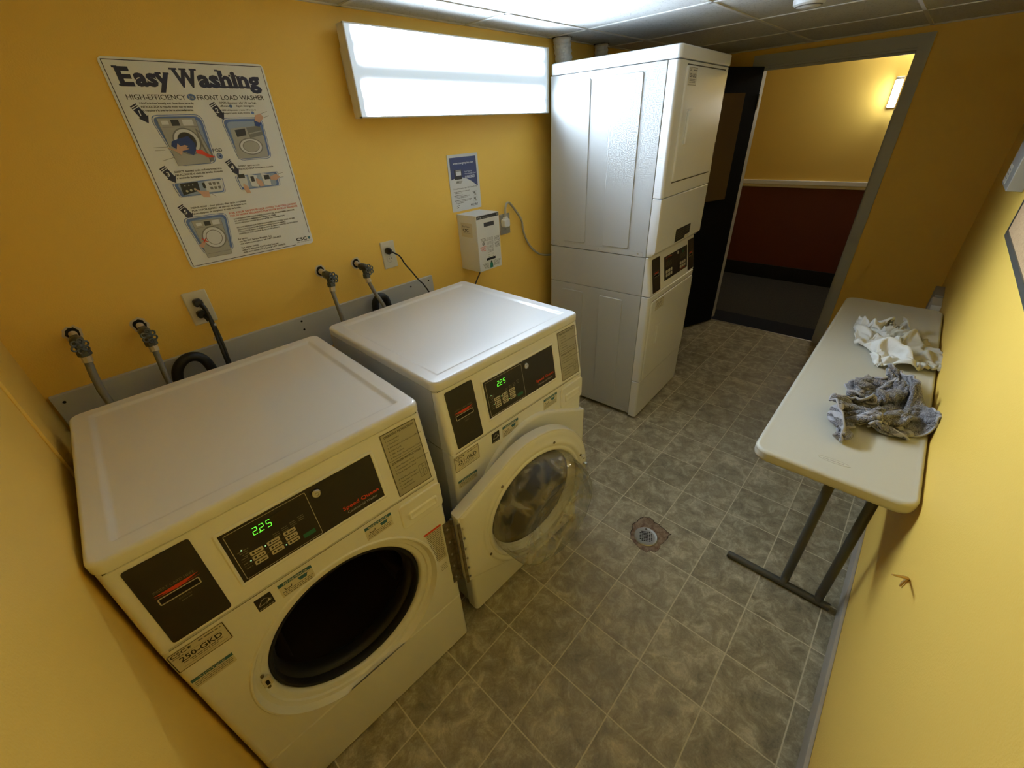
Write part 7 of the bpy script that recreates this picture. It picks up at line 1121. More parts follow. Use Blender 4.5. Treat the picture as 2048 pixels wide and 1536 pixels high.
BAG_STEPS = [
    [[-584, -1, -5, 9, 18, 27, 21, 28, 29, 27, 18, 11, 2, 17, 18, 6, 16, 13, 15, 13, 9, 11, 15, 16, 14, 15, 17, 13, 35, -28, 15, 23, 29, 33, 32, 29, 26, 27, 30, 31, 31, 25, 21, 21, 23, 27, 28, 28, 28, 27, 27, 25, 23, 21, 18, 15, 14, 14, 7, 15],
     [20, -24, 11, 8, 7, 26, 28, 29, 28, 9, 18, 19, 16, 17, -4, 14, 16, 22, 14, 4, 17, 20, 14, 15, 6, 13, 6, 18, 28, -19, 25, 24, 29, 30, 33, 30, 27, 29, 31, 28, 27, 18, 21, 21, 24, 23, 27, 27, 26, 25, 25, 24, 22, 16, 16, 12, 14, 14, 8, 6],
     [-5, 1, 1, 16, -2, 23, 28, 29, 9, 16, 23, 23, 19, 17, -7, 14, 21, 6, 14, 17, 21, 16, 17, 17, 6, 17, -4, 11, 22, -2, 27, 24, 26, 32, 32, 29, 28, 30, 32, 31, 27, 12, 17, 21, 23, 19, 24, 25, 23, 24, 22, 22, 20, 15, 10, 16, 6, 17, 15, 20],
     [-1, 17, 6, 11, -3, 12, 28, 12, 18, 25, 22, 19, 11, 12, 18, 17, 15, 13, 5, 18, 20, 19, 18, 10, 17, 16, -10, 13, 1, 23, 25, 25, 27, 32, 28, 29, 27, 30, 34, 32, 18, 17, 17, 19, 21, 21, 15, 22, 20, 21, 20, 19, 18, 16, 15, 13, 12, 14, 15, 30],
     [14, 19, -5, 7, 24, -9, 23, 12, 19, 12, 20, 18, 22, 21, 17, 7, 24, 7, 15, 16, 19, 21, 13, 18, 22, 9, -7, 10, 8, 20, 24, 25, 25, 32, 29, 26, 27, 32, 33, 29, 23, 17, 14, 11, 21, 21, 22, 6, 19, 19, 19, 17, 16, 15, 15, 11, 14, 11, 26, 35],
     [4, 24, 16, -2, -16, 20, 23, 19, 11, 17, 1, 19, 24, 23, 9, 24, 18, 21, 13, 12, 15, 18, 21, 22, 15, -11, 17, 13, 9, 17, 23, 24, 26, 29, 26, 27, 29, 30, 30, 25, 25, 17, 10, 13, 20, 20, 14, 20, 9, 21, 14, 14, 12, 14, 14, 11, 17, 20, 32, 34],
     [-4, 30, 28, -14, 11, 2, 19, 1, 13, 22, 7, 22, 16, 24, 21, 11, 26, 32, 17, 7, 13, 17, 21, 21, -8, 8, 26, 16, 9, 14, 21, 25, 26, 24, 27, 25, 28, 28, 26, 27, 24, 21, 4, 10, 21, 20, 18, 19, 4, 20, 16, 13, 2, 13, 11, 18, 22, 28, 34, 36],
     [13, 11, 22, 21, 12, -6, 13, 7, 18, -1, 13, 23, 17, 23, 18, 24, 23, 31, 18, 10, 10, 17, 22, 7, -6, 23, 28, 20, 11, 11, 19, 23, 21, 25, 25, 21, 26, 27, 28, 27, 25, 19, 13, 0, 20, 13, 17, 19, 17, 4, 17, 11, 0, 15, 11, 24, 29, 32, 34, 37],
     [4, 25, 1, 33, 9, 7, 12, 11, -5, 21, 13, 7, 22, 22, 26, 21, 24, 30, 18, 12, 6, 16, 17, -7, 16, 29, 27, 23, 14, 5, 21, 19, 23, 19, 24, 23, 24, 25, 25, 26, 12, 24, 22, -5, 14, 21, 13, 19, 14, -3, 12, 8, 10, 19, 15, 31, 31, 34, 34, 34],
     [-1, 23, 8, 32, 12, 21, -11, 18, 2, 18, 12, 11, 22, 22, 19, 33, 27, 19, 7, 13, 16, 17, 9, -2, 29, 34, 17, 17, 13, 15, 18, 18, 24, 23, 20, 23, 23, 24, 22, 15, 22, 22, 13, 15, 12, 12, 6, 16, 17, 7, -3, 9, 12, 16, 28, 34, 35, 29, 34, 33],
     [3, 16, 32, 5, 18, 10, 7, 9, 19, -3, 21, 21, 11, 28, 19, 36, 25, 5, 12, 22, 16, 14, -3, 19, 37, 28, 23, 17, 14, 15, 19, 12, 24, 19, 20, 20, 23, 19, 13, 22, 24, 22, 24, 13, 16, -17, 18, 17, 3, 7, 9, 11, 4, 30, 36, 33, 27, 32, 31, 27],
     [5, 6, 27, 36, 14, 13, 3, 11, -9, 17, 12, 23, 25, 20, 21, 33, 18, 1, 21, 22, 14, 10, 0, 34, 41, 27, 21, 19, 14, 12, 5, 23, 24, 22, 11, 22, 19, 15, 21, 20, 22, 20, 20, 26, 9, -17, 16, 15, 11, -3, -7, 18, 35, 21, 29, 28, 32, 30, 31, 21],
     [0, 0, 25, 33, 33, 19, 2, 7, 6, 7, 15, 17, 25, 12, 34, 26, 0, 12, 26, 18, 13, 8, 8, 49, 34, 25, 24, 20, 6, 11, 14, 22, 22, 21, 8, 21, 19, 15, 16, 17, 22, 24, 18, 26, 10, -15, 21, -4, 14, -1, 15, 12, 12, 33, 34, 33, 21, 35, 26, 20],
     [-2, 1, 22, 29, 18, 32, 20, 5, 17, 11, 13, 4, 20, 26, 29, 8, 4, 24, 21, 14, 15, 1, 34, 42, 31, 27, 23, 19, 18, 12, 9, 19, 20, 5, 21, 20, 19, 16, 14, 14, 21, 18, 28, 22, -10, 12, 2, 9, 9, 6, -8, 11, 39, 37, 31, 29, 24, 28, 23, 21],
     [-2, 4, 21, 24, 22, 13, 21, 29, 5, 15, 24, 19, 9, 26, 6, 7, 22, 20, 17, 12, 20, 7, 49, 38, 23, 27, 30, 23, 14, 7, 14, 15, 6, 13, 21, 19, 19, 8, 20, 18, 12, 23, 27, 14, -16, 11, 6, 10, 6, 5, -7, 42, 22, 37, 25, 29, 36, 31, 14, 2],
     [-2, 10, 19, 22, 21, 18, 17, 16, 24, 7, 16, 24, 25, 11, 3, 19, 21, 18, 9, 10, 26, 26, 45, 36, 20, 28, 29, 25, 13, 13, 10, 10, 8, 13, 17, 19, 20, 9, 18, 10, 19, 24, 26, 1, -15, 8, 13, 3, 0, 9, 15, 51, 17, 32, 36, 33, 27, 11, 7, 5],
     [2, 13, 19, 19, 20, 9, 20, 20, 12, 24, 10, 17, 18, 18, 19, 17, 17, 17, 6, 18, 20, 42, 40, 20, 32, 23, 36, 14, 25, 16, 9, 1, 12, 15, 17, 10, 18, 15, 12, 19, 17, 19, 9, 8, -14, 0, 14, 4, 5, 9, 44, 32, 30, 34, 31, 26, 16, 8, 5, 3],
     [8, 15, 14, 19, 18, 8, 19, 9, 19, 19, 19, 18, 19, 18, 18, 16, 18, 16, 15, 14, 29, 31, 35, 23, 26, 37, 15, 33, 22, 17, 12, 0, 14, 10, 19, 12, 12, 12, 20, 1, 20, 16, -5, 21, -9, 4, 4, 13, 12, 22, 28, 40, 33, 29, 24, 16, 16, 6, 6, 3],
     [13, 13, 9, 19, 18, 13, 15, 8, 15, 15, 16, 17, 20, 18, 19, 17, 9, 21, 24, 25, 26, 26, 32, 22, 30, 34, 22, 23, 28, 19, 14, -2, 16, 8, -2, 15, 18, 19, -1, 21, 18, -9, 14, 7, 8, 5, 7, 10, 17, 25, 34, 34, 31, 25, 21, 17, 8, 5, 3, 4],
     [19, 5, 17, 13, 18, 13, 13, 8, 9, 13, 12, 17, 17, 18, 18, 16, 7, 27, 24, 32, 28, 23, 26, 25, 29, 33, 28, 17, 29, 21, 4, 16, 8, -6, 8, 19, 11, 3, 20, 22, -12, 17, 14, 12, -1, 18, 17, 10, 15, 29, 33, 25, 20, 22, 17, 13, 2, 1, -2, 9],
     [14, 13, 9, 16, 16, 13, 8, 4, 13, 10, 11, 18, 17, 17, 14, 14, 8, 26, 28, 31, 30, 24, 23, 19, 28, 32, 23, 26, 23, 27, 12, 19, -11, 4, 15, 2, 15, 15, 19, -13, 18, 17, 11, -4, 29, 14, 2, 25, 2, 36, 31, 31, 4, 20, 14, 6, 9, 21, 21, 15],
     [13, 13, 17, 11, 13, 8, 14, 0, 11, 12, 4, 16, 17, 15, 15, 16, 20, 21, 27, 27, 29, 24, 23, 20, 21, 30, 25, 31, 20, 27, 21, 19, -16, 8, 5, 19, 5, 17, -6, 11, 13, 11, 13, 13, -12, 25, 28, 11, 35, 1, 41, 17, 16, 14, 11, 14, 16, 20, 19, 15],
     [10, 9, 20, 20, 11, 3, 13, 8, 16, 17, 7, 17, 17, 16, 12, 12, 18, 22, 14, 25, 26, 25, 21, 20, 21, 22, 33, 29, 17, 25, 27, 20, -14, 12, -4, 18, 16, 9, -10, 14, 10, 10, 14, -14, 27, 27, 26, 18, 22, -4, 38, 32, 9, 3, 11, 5, 16, 20, 12, 5],
     [24, -7, 17, 18, 17, 15, 8, 18, 20, 18, 12, 14, 9, 16, 14, 13, 16, 15, 20, 21, 20, 15, 19, 23, 28, 20, 32, 27, 20, 21, 26, 15, 1, -16, 18, 13, -3, 16, 11, -1, 10, 10, 6, -8, 34, 37, 21, 30, 18, -1, 12, 18, 14, 12, 9, 2, 16, 4, 14, 6],
     [0, 5, 18, 19, 19, 8, 18, 22, 20, 19, 18, 8, 9, 17, 15, 9, 16, 18, 17, 17, 17, 13, 18, 22, 24, 27, 30, 28, 22, 11, 23, 10, 8, -5, -10, 11, 8, 12, 4, 11, 13, 3, 6, 7, 36, 11, 30, 27, 9, 16, 12, 9, 13, 6, -3, 15, 19, 11, -5, 6],
     [20, -3, 19, 9, 20, 25, 24, 17, 19, 8, 25, 7, 19, 3, 17, 16, 18, 16, 18, 16, 9, 14, 19, 21, 25, 28, 20, 29, 20, 15, 11, -6, 15, -7, 2, 14, 11, 0, 9, 12, 1, 10, 7, 25, 6, 33, 29, 3, 10, 16, 10, 12, 13, 2, 6, 17, 14, 7, -3, 9],
     [-5, 24, -4, 25, 27, 15, 23, 17, 5, 27, 16, 19, 7, 13, 18, 16, 18, 18, 17, 12, 12, 14, 15, 24, 27, 27, 13, 26, 18, -3, 8, 16, -8, 4, 9, 12, -3, 8, 11, 7, 13, 3, 18, 18, 31, 2, 24, 5, 8, 15, 13, 6, 12, 1, 11, 15, 20, -3, 23, -16],
     [-13, 24, 22, 25, 22, 9, 21, 6, 30, 16, 17, 16, 15, 17, 19, 17, 19, 18, 18, 15, 12, 7, 18, 25, 26, 24, 20, 12, 24, -1, 11, 7, -12, 7, 5, 13, 9, -15, 6, 7, 24, 12, 33, 14, 22, -20, 20, 20, 10, 15, -6, 9, 9, 4, 19, 21, 8, 23, 19, -22],
     [23, -2, 26, 27, 6, 23, 10, 30, 11, 24, 22, 18, 17, 17, 19, 20, 20, 19, 19, 14, 6, 12, 19, 20, 28, 18, 22, 14, 23, 6, 13, -11, 4, 12, 5, -16, 7, 17, 5, -6, 20, 20, 24, 25, 4, -2, -2, 16, 14, 18, -6, 7, 10, 19, 6, 21, 25, 20, 8, -4],
     [12, -12, 25, 9, 23, 26, 20, 9, 31, 26, 21, 16, 16, 18, 21, 22, 17, 21, 20, 8, 10, 15, 18, 18, 27, 20, 14, 20, 24, 17, -3, 5, 5, -5, -20, 20, 4, -14, 26, 0, 28, 16, 22, 3, 17, 13, -16, 2, 17, 18, -6, 15, 22, 19, -2, 24, 26, 19, 19, -13],
     [-9, 19, 1, 25, 11, 28, 16, 29, 26, 21, 19, 18, 18, 20, 20, 24, 21, 20, 4, 15, 15, 15, 18, 14, 27, 20, 19, 16, 26, 20, 6, -11, 5, -22, -19, 21, -12, 14, 30, 10, 11, 17, 0, 13, 12, 12, 16, -1, 5, 3, 18, 8, 17, 22, 14, 14, 26, 19, 7, 2],
     [-2, 23, 12, 12, 26, 30, 21, 21, 23, 18, 21, 19, 20, 22, 20, 21, 24, 2, 19, 13, 16, 16, 19, 10, 23, 10, 26, 23, 25, 22, 11, -1, -13, -21, -24, -3, 11, 23, 29, 8, 22, 9, -9, 15, 12, 13, 14, -6, 11, 19, 12, 17, 11, -3, 20, 21, 21, 8, 14, 17],
     [-1, 19, 22, 26, 27, 27, 17, 23, 15, 20, 21, 21, 22, 20, 27, 22, 5, 19, 13, 11, 17, 16, 17, 9, 19, 11, 13, 25, 28, 26, 18, 1, -16, -28, -21, 9, 12, 26, 23, 9, 22, 4, -14, 10, -5, 20, 17, 28, -13, 18, 5, 9, 17, 15, 21, 15, 23, 8, 20, 15],
     [16, 19, 23, 25, 25, 25, 24, 9, 17, 23, 22, 22, 20, 26, 27, 11, 11, 21, 3, 18, 17, 11, 13, 19, 0, 10, 19, 22, 22, 22, 27, 9, -18, -29, -26, 24, 17, 22, 18, 12, 22, 1, -16, 16, -20, 1, 31, 32, -5, 25, 22, 2, 13, 25, 23, 4, 9, 28, 19, 2],
     [24, 15, 21, 22, 23, 21, 7, 22, 22, 23, 21, 24, 26, 25, 17, 11, 22, 0, 18, 19, 15, 18, 12, 6, 11, 1, 8, 11, 14, 27, 29, 12, -14, -27, -19, 21, 31, 21, 23, 7, 23, 2, -27, 16, -21, -7, 20, 27, 34, 18, 19, 22, 3, 25, 7, 12, 23, 20, 19, 11],
     [-5, 22, 22, 23, 22, 16, 20, 20, 23, 23, 26, 27, 27, 14, 15, 18, 16, 5, 19, 21, 15, 18, 14, 6, 4, 5, 10, 11, -6, 4, 15, 21, -13, -18, 11, 25, 30, 27, -4, 15, 17, 28, -22, -5, -12, -21, 14, 39, 37, 9, 20, 24, 9, 21, 4, 16, 26, 17, 29, -16],
     [1, 21, 21, 20, 23, 17, 25, 25, 26, 27, 27, 25, 30, 22, 12, 13, 2, 18, 21, 16, 20, 17, 8, 11, 10, 8, 4, 5, 4, 2, -7, 3, 17, 15, -1, 20, 29, 24, -5, -9, 23, -8, 13, 2, -4, -19, -8, 37, 31, 50, -2, 25, 22, -6, 19, -3, 24, 30, 11, 10],
     [10, 8, 20, 21, 23, 25, 26, 26, 26, 30, 31, 31, 30, 16, 6, 19, 2, 22, 15, 21, 19, 17, 12, 11, 10, 10, 9, 6, 0, -1, 5, 3, 1, 2, 31, 22, 21, -26, 27, 8, -2, 8, 14, 13, -30, -15, 3, 28, 29, 47, 0, 21, 11, 22, 10, 6, -18, 42, 35, 7],
     [-4, 18, 16, 24, 21, 27, 29, 27, 32, 34, 32, 31, 27, 11, 10, 14, 17, 11, 20, 17, 16, 12, 17, 15, 13, 12, 8, -4, 7, 2, 10, -23, 19, 24, 3, -15, 19, 23, 15, 28, 1, 4, 0, 18, -11, -8, -6, 8, 18, 43, 16, -17, 19, 10, 20, -4, -8, 37, 38, 33],
     [2, 16, 24, 17, 26, 29, 32, 33, 35, 32, 29, 25, 21, 16, 16, 20, 21, 16, 12, 9, 10, 15, 17, 18, 17, 12, 4, 8, 9, -12, 16, -24, 20, 5, -26, 32, 30, 18, 19, -1, -22, 27, 21, 16, 17, -9, -9, -9, 2, 27, 37, -31, -7, 17, 15, -3, 8, 24, 40, 39]],
    [[34, 14, 8, 14, 6, 2, 14, 7, 5, 8, 12, 13, -14, -5, 1, -8, -2, -11, 5, 10, 16, 14, 14, 14, 16, 21, 21, 17, 1, 22, 17, -3, -1, 2, 1, 3, 6, 7, 8, 1, 1, 1, 8, 7, 7, 8, 0, 0, 0, 0, 1, 1, 1, 0, -1, -2, -3, -3, 3, -5],
     [-5, 1, 12, 16, 21, 8, -5, 4, 6, 19, 12, 7, -3, -4, -12, -7, -1, 4, -6, 14, 11, 9, 14, 13, 17, 21, 19, 14, 8, 23, 12, 0, -3, -4, 0, 3, 6, 8, 8, 7, 11, 13, 5, 4, 2, -7, 0, -2, -3, -3, -2, 0, 1, -3, 1, -2, 0, 0, 6, 7],
     [-13, 19, 8, 7, 16, 14, -2, -4, 20, 14, 6, 2, 0, -4, -12, -7, 2, 5, 10, 7, 0, 13, 12, 12, 17, 18, 14, 16, 10, 23, 10, 0, -6, -4, 1, 2, 6, 8, 10, 12, 11, 11, 9, 4, -1, -8, -2, -4, -3, -5, -2, -1, -1, 7, -8, 1, -3, 1, 4, 2],
     [-9, 9, 19, 4, 14, 8, 4, 18, 8, 5, 2, 4, 8, -12, -3, 3, -12, 8, 12, 7, 0, 9, 12, 16, 13, 13, 11, 17, 14, 18, 10, -1, -5, -4, -1, 3, 6, 10, 11, 12, 13, 11, 9, 6, -4, -6, -6, -2, 1, 5, -4, -2, 3, 0, -6, -6, -4, -4, 4, -2],
     [-17, 16, 5, 18, 8, 20, 12, -3, 8, 11, 5, 4, -3, -5, -7, 6, -9, 13, 11, 9, 5, 2, 15, 12, 9, 9, 11, 16, 16, 17, 6, 0, -4, -5, -1, 4, 7, 9, 12, 13, 14, 11, 10, 6, -6, -6, -1, 15, 0, -1, -2, -2, -2, -4, -5, -6, -5, 4, -10, -8],
     [-8, 5, 17, 13, 10, 10, 10, 15, -3, 10, 5, 2, -4, -4, -2, 4, -2, 22, -1, 8, 10, 9, 9, 7, 4, 10, 10, 18, 15, 15, 5, 1, -4, -5, 0, 3, 7, 9, 13, 15, 13, 12, 9, 6, -5, -3, 10, 0, 1, -1, -2, -1, -1, -2, -3, 3, -5, -10, -12, -10],
     [-15, 0, 18, 11, 17, 13, 2, 20, 4, -2, 4, 3, 1, 0, -6, 5, 12, 11, 4, 1, 9, 6, 10, 6, 5, 8, 12, 18, 14, 11, 7, 2, -3, -4, 0, 5, 4, 10, 14, 13, 13, 12, 9, 8, 1, -1, 0, 0, 1, 0, -2, -1, 2, -3, 3, -4, -7, -12, -11, -10],
     [7, -18, 9, 18, 13, 8, 15, 9, 14, -12, 4, 3, 2, 5, -6, 8, 12, 10, 3, 2, 6, 7, 8, 5, 6, 10, 12, 17, 14, 14, 5, 7, -8, 1, 1, -1, 6, 9, 11, 13, 12, 12, 12, 5, 2, 4, 0, -4, 4, -3, -3, 0, 3, -4, 2, -7, -8, -12, -9, -8],
     [-1, -8, -21, 15, 13, 20, 10, 13, 7, 4, 4, -12, 9, 1, 8, -1, 14, 8, 2, 2, 3, 6, 6, 6, 7, 10, 15, 14, 15, 14, 8, 6, 0, -6, 1, 4, 2, 8, 9, 11, 19, 8, 8, 6, 7, 0, 0, -3, 2, -1, 1, 0, -5, -3, 2, -13, -7, -9, -7, -8],
     [-10, -5, -22, -2, 28, 13, 17, 5, 9, 9, 3, -9, 8, 1, 4, 4, 16, 3, 2, 0, 0, 5, 6, 8, 8, 10, 15, 16, 16, 7, 14, 8, -1, 3, -7, 5, 6, 5, 6, 18, 13, 4, 8, 9, 6, 5, -3, -5, 0, 0, -2, 6, -9, 4, -9, -13, -9, -6, -5, -5],
     [-14, -6, -7, -23, 19, 26, 23, 14, -3, 9, 3, -5, 3, 1, 18, 4, 4, 5, 0, -3, 0, 3, 7, 8, 8, 12, 14, 15, 16, 15, 13, 7, 4, -1, 7, -7, 3, 6, 14, 11, 10, 11, 5, 7, 10, -2, 5, 5, -11, -7, -4, 3, -1, -6, -13, -6, -11, -3, -2, -10],
     [-17, -8, -11, 4, -9, 20, 25, 20, 4, 8, 3, 2, 3, 12, 2, 4, 6, 6, -3, -4, -2, 3, 7, 7, 10, 12, 14, 14, 15, 16, 15, 11, 2, 6, 6, 1, -6, 11, 9, 10, 8, 11, 8, 6, 9, -1, 7, 5, -7, -6, -8, -7, -2, -14, -7, -6, -7, 4, -12, -12],
     [-19, -9, -9, -2, 2, 13, 11, 22, 17, 6, 8, 9, 2, 11, -1, 5, 9, 1, -5, -4, -2, 3, 8, 7, 11, 13, 11, 12, 16, 17, 17, 12, 9, 6, 5, 5, 3, 0, 11, 8, 7, 8, 8, 5, 10, 1, 4, 6, 0, -7, -2, -23, -4, -17, -2, -5, 3, -11, -16, -14],
     [-18, -10, -10, -6, 4, 3, 21, 11, 18, 19, 3, 12, 9, 5, 2, 10, 7, -3, -4, -4, -1, 5, 6, 9, 12, 11, 10, 13, 15, 17, 17, 14, 11, 10, 4, 4, 6, 7, 5, 5, 9, 12, 2, 7, 17, -9, 13, -2, 5, -9, -8, -18, -19, -12, 1, -4, 1, -19, -17, -13],
     [-18, -10, -9, -7, 1, 7, 16, 4, 24, 8, 8, 13, 13, 5, 12, 10, 2, -3, -2, -2, -2, 5, 7, 11, 11, 11, 10, 12, 14, 16, 17, 15, 15, 13, 4, 5, 6, 8, 3, 8, 12, 5, 2, 11, 18, -4, 10, -6, 2, -7, -13, -15, -28, -3, 6, -6, -17, -16, -18, -11],
     [-17, -8, -8, -6, 0, 5, 12, 12, 9, 13, 17, 8, 3, 13, 13, 7, 2, 1, 2, 2, -7, 7, 7, 12, 11, 11, 10, 9, 13, 14, 17, 17, 17, 15, 11, 1, 6, 8, 3, 11, 8, 6, 1, 14, 18, 7, -3, 10, -7, -16, -17, -9, -27, -7, -2, -10, -13, -20, -14, -9],
     [-17, -6, -4, -3, -1, 8, 5, 8, 9, 8, 13, 11, 10, 8, 9, 8, 6, 3, 4, 1, 0, 6, 10, 20, 0, 16, 3, 13, 4, 14, 21, 18, 16, 14, 12, 10, 7, 0, 5, 8, 8, 5, 11, 7, 15, 12, 9, -4, -8, -19, -6, -19, -17, 3, -15, -20, -21, -14, -8, -4],
     [-15, -2, 3, -4, -4, 7, 3, 8, 5, 9, 9, 9, 9, 8, 9, 11, 7, 3, 7, 3, 4, 13, 11, 12, 9, 2, 13, 1, 13, 4, 22, 18, 17, 15, 9, 14, 11, -8, 6, 12, 3, 12, 17, -8, 12, 8, 8, 6, -2, -15, -19, -3, -7, -18, -22, -23, -14, -6, -2, 1],
     [-12, -3, 3, -2, -1, 1, 5, 12, 4, 7, 9, 9, 9, 8, 8, 14, 16, -6, 4, 10, 9, 8, 8, 13, 6, 4, 13, 11, 3, 8, 12, 19, 18, 16, 17, 11, 5, -6, 15, -6, 9, 18, 3, -4, 1, 5, 4, 4, 0, -7, -2, -6, -11, -22, -21, -14, -8, 1, -3, -3],
     [-7, -9, 4, -5, 0, 7, 9, 11, 11, 2, 10, 7, 10, 7, 9, 14, 19, 1, -4, 3, 12, 13, 9, 6, 6, 4, 11, 12, 1, 6, 11, 18, 20, 17, 14, 8, 7, 7, 4, -3, 15, 8, -7, -1, -6, 5, 5, 13, 16, -4, 0, -19, -14, -20, -17, -7, -9, -6, 7, 7],
     [-17, 4, -7, 8, 6, -2, 10, 13, 6, 11, -1, 9, 10, 11, 13, 14, 19, 5, -1, -5, 7, 13, 10, 10, 9, -2, 15, 3, 6, 0, 10, 19, 17, 17, 12, 9, 7, 5, 0, 13, 6, 4, 4, -7, 5, -19, 20, 6, -3, 4, 15, -13, -12, -16, -9, -6, 1, 5, -4, -10],
     [-19, 6, 6, 2, 9, 10, 3, 12, 10, -2, 15, 12, 11, 13, 12, 12, 5, 12, 5, -5, 4, 10, 7, 8, 14, -5, 12, 0, 6, -1, 16, 15, 15, 15, 14, 6, 3, 5, 9, 7, 5, 3, 0, -9, 17, -7, -8, 12, 5, 28, -8, -11, -10, 8, -2, 0, 3, 0, -6, -11],
     [-10, 13, -2, 5, 12, 9, 9, 4, 8, 8, 0, 10, 11, 12, 16, 14, 9, 5, 10, 2, 3, 9, 8, 11, 6, -1, 11, -1, 5, 3, 12, 16, 14, 15, 13, 1, 2, 10, 5, 3, 3, 1, 1, 9, 7, -8, 19, -9, 21, 1, -2, 6, -10, -9, 3, 11, 0, -5, -15, -16],
     [-4, 0, 9, 10, 9, 8, 6, -2, 6, 6, 3, 9, 11, 12, 10, 15, 9, 13, 8, 6, 8, 13, 9, 8, 7, -4, 10, -2, 14, -7, 11, 19, 19, 10, 7, 5, 10, -5, 4, 0, 1, 2, 6, 16, 3, 2, 4, 7, 12, 3, 4, -2, -2, -4, -8, 13, -9, -5, -15, 8],
     [-20, 4, 11, 10, 10, 7, 3, 2, 4, 3, 4, 8, 9, 12, 12, 11, 15, 13, 9, 12, 11, 11, 10, 10, 2, 0, 7, 9, 8, -13, 13, 20, 16, 14, 11, 3, 0, -1, -3, -2, 0, 7, 11, 17, -6, 11, 9, 3, 16, -8, 3, 7, -3, -7, 5, -8, -11, -6, 8, 14],
     [-9, -2, 12, 15, 9, 1, 1, 4, 0, 6, 2, 6, 9, 11, 7, 15, 17, 15, 15, 12, 13, 11, 12, 11, 3, -1, 15, -2, 7, -10, 19, 19, 10, 12, 8, 0, -1, -2, -3, -1, 8, 9, 13, 13, -5, 11, 3, 19, 12, -7, 4, 0, -6, 3, -6, -12, 13, -13, 19, -8],
     [-10, 0, 17, 6, 5, 6, -6, 1, 5, 0, 7, 5, 10, 12, 10, 7, 16, 18, 15, 16, 14, 14, 14, 12, 10, 7, -5, 2, 8, -12, 20, 14, 13, 10, 7, 0, -3, 0, -6, 5, 9, 13, 14, 11, -1, 13, -3, 15, 11, 4, -8, 3, -6, 5, -11, 10, -12, 5, 4, -1],
     [-10, -1, 10, 7, 7, 7, -8, 4, -2, 6, 5, 8, 11, 12, 11, 4, 12, 17, 18, 17, 15, 15, 14, 14, 11, 6, 0, -1, 4, -12, 17, 16, 10, 9, 5, -1, 2, -3, 6, 13, -2, 14, 15, 10, -3, 11, 9, 1, 12, 7, 2, -5, -1, 2, 0, 0, -19, 10, -1, 0],
     [-9, 9, 3, -1, 10, -2, -1, -2, 8, 1, 5, 10, 12, 11, 12, 9, 10, 10, 19, 17, 16, 14, 14, 15, 11, 6, 1, -3, 3, -10, 14, 11, 14, 10, 7, -2, 6, 2, 13, 1, 9, 20, 15, -7, -9, 14, 6, 15, 8, 2, 1, -4, -2, 7, 1, -2, -4, -6, -5, 13],
     [-16, 6, 3, 14, -5, -2, -2, 9, 1, 4, 10, 12, 13, 6, 9, 9, 7, 16, 17, 16, 15, 13, 15, 13, 13, 7, 0, -2, 2, 9, -13, 17, 15, 10, 6, 2, 9, 15, -3, 4, 16, 25, -1, -12, 11, 6, -2, 19, 3, 4, 2, -2, 3, 5, -3, -2, -3, -8, 12, -6],
     [-9, 9, 9, -1, -7, -5, 7, 6, 5, 9, 11, 10, 9, 7, 3, 9, 13, 13, 16, 15, 14, 13, 14, 12, 12, 9, 5, -3, 3, 8, 9, -6, 17, 0, 11, 5, 17, 9, -2, 14, 24, 2, 11, 1, -4, -3, 3, 16, 12, -6, 8, -7, 4, 2, 12, -14, -1, -10, 8, -5],
     [2, -1, 3, -11, 1, 2, 5, 3, 7, 10, 9, 9, 8, 7, 3, 10, 12, 16, 15, 15, 14, 12, 11, 11, 11, 10, 7, 4, 1, 8, 8, 7, 6, -4, 10, 12, 15, 8, 7, 26, 13, 13, -10, -1, -5, 6, -4, 7, 17, 7, -5, 1, 9, 11, -10, -3, -3, -11, -1, -1],
     [-23, 3, -4, 2, 3, 2, 1, 5, 10, 7, 8, 8, 7, 4, 5, 11, 15, 15, 16, 16, 11, 11, 9, 9, 10, 11, 8, 7, 5, 10, 8, 6, 3, 3, 4, 17, 19, 12, 12, 21, 18, 3, -14, -1, 14, -6, -12, 10, 6, 7, 7, 12, -5, 4, -4, 3, -17, -10, -2, 0],
     [-25, 8, 4, 2, 2, 1, 2, 10, 5, 6, 6, 7, 6, 4, 7, 14, 15, 15, 17, 16, 13, 3, 11, 6, 8, 10, 8, 10, 13, 16, 3, 7, 3, 2, 12, 15, 20, 17, 16, 14, 17, 0, -20, 12, 0, -1, 9, -16, 22, 4, -2, 8, -4, 6, 9, -15, -22, 13, -7, -12],
     [-19, 1, 4, 4, 5, 4, 11, 5, 5, 5, 8, 5, 5, 4, 11, 15, 13, 18, 16, 15, 12, 9, 3, 0, 9, 14, 14, 14, 15, 1, 7, 10, 6, 6, 19, 18, 13, 18, 17, 21, 4, 0, -6, -5, -6, 24, 1, -26, 11, 18, -9, 7, 16, -6, -6, -15, -7, 9, -11, -7],
     [28, 0, -1, -2, -5, -13, 9, 10, 0, 8, 4, 4, 7, 6, 13, 15, 15, 17, 14, 14, 10, 8, 5, -2, 11, 12, 10, 12, 16, 18, 9, -7, 13, 15, 20, 19, 12, 5, 19, 18, 12, -2, 4, -22, 17, 0, 16, -5, -23, 15, 12, 4, -9, -1, -2, -13, -9, 11, -4, -6],
     [-3, -5, -6, -3, -4, -1, 3, 4, 3, 5, 6, 9, 0, 14, 14, 11, 17, 14, 13, 13, 8, 7, 1, 7, 8, 9, 10, 13, 16, 16, 17, 16, 12, 5, 6, 8, 16, 8, 18, 7, 10, 24, -14, 19, -14, 18, -10, 10, -2, -2, -18, 0, 1, -9, 2, -5, 17, -16, 22, 5],
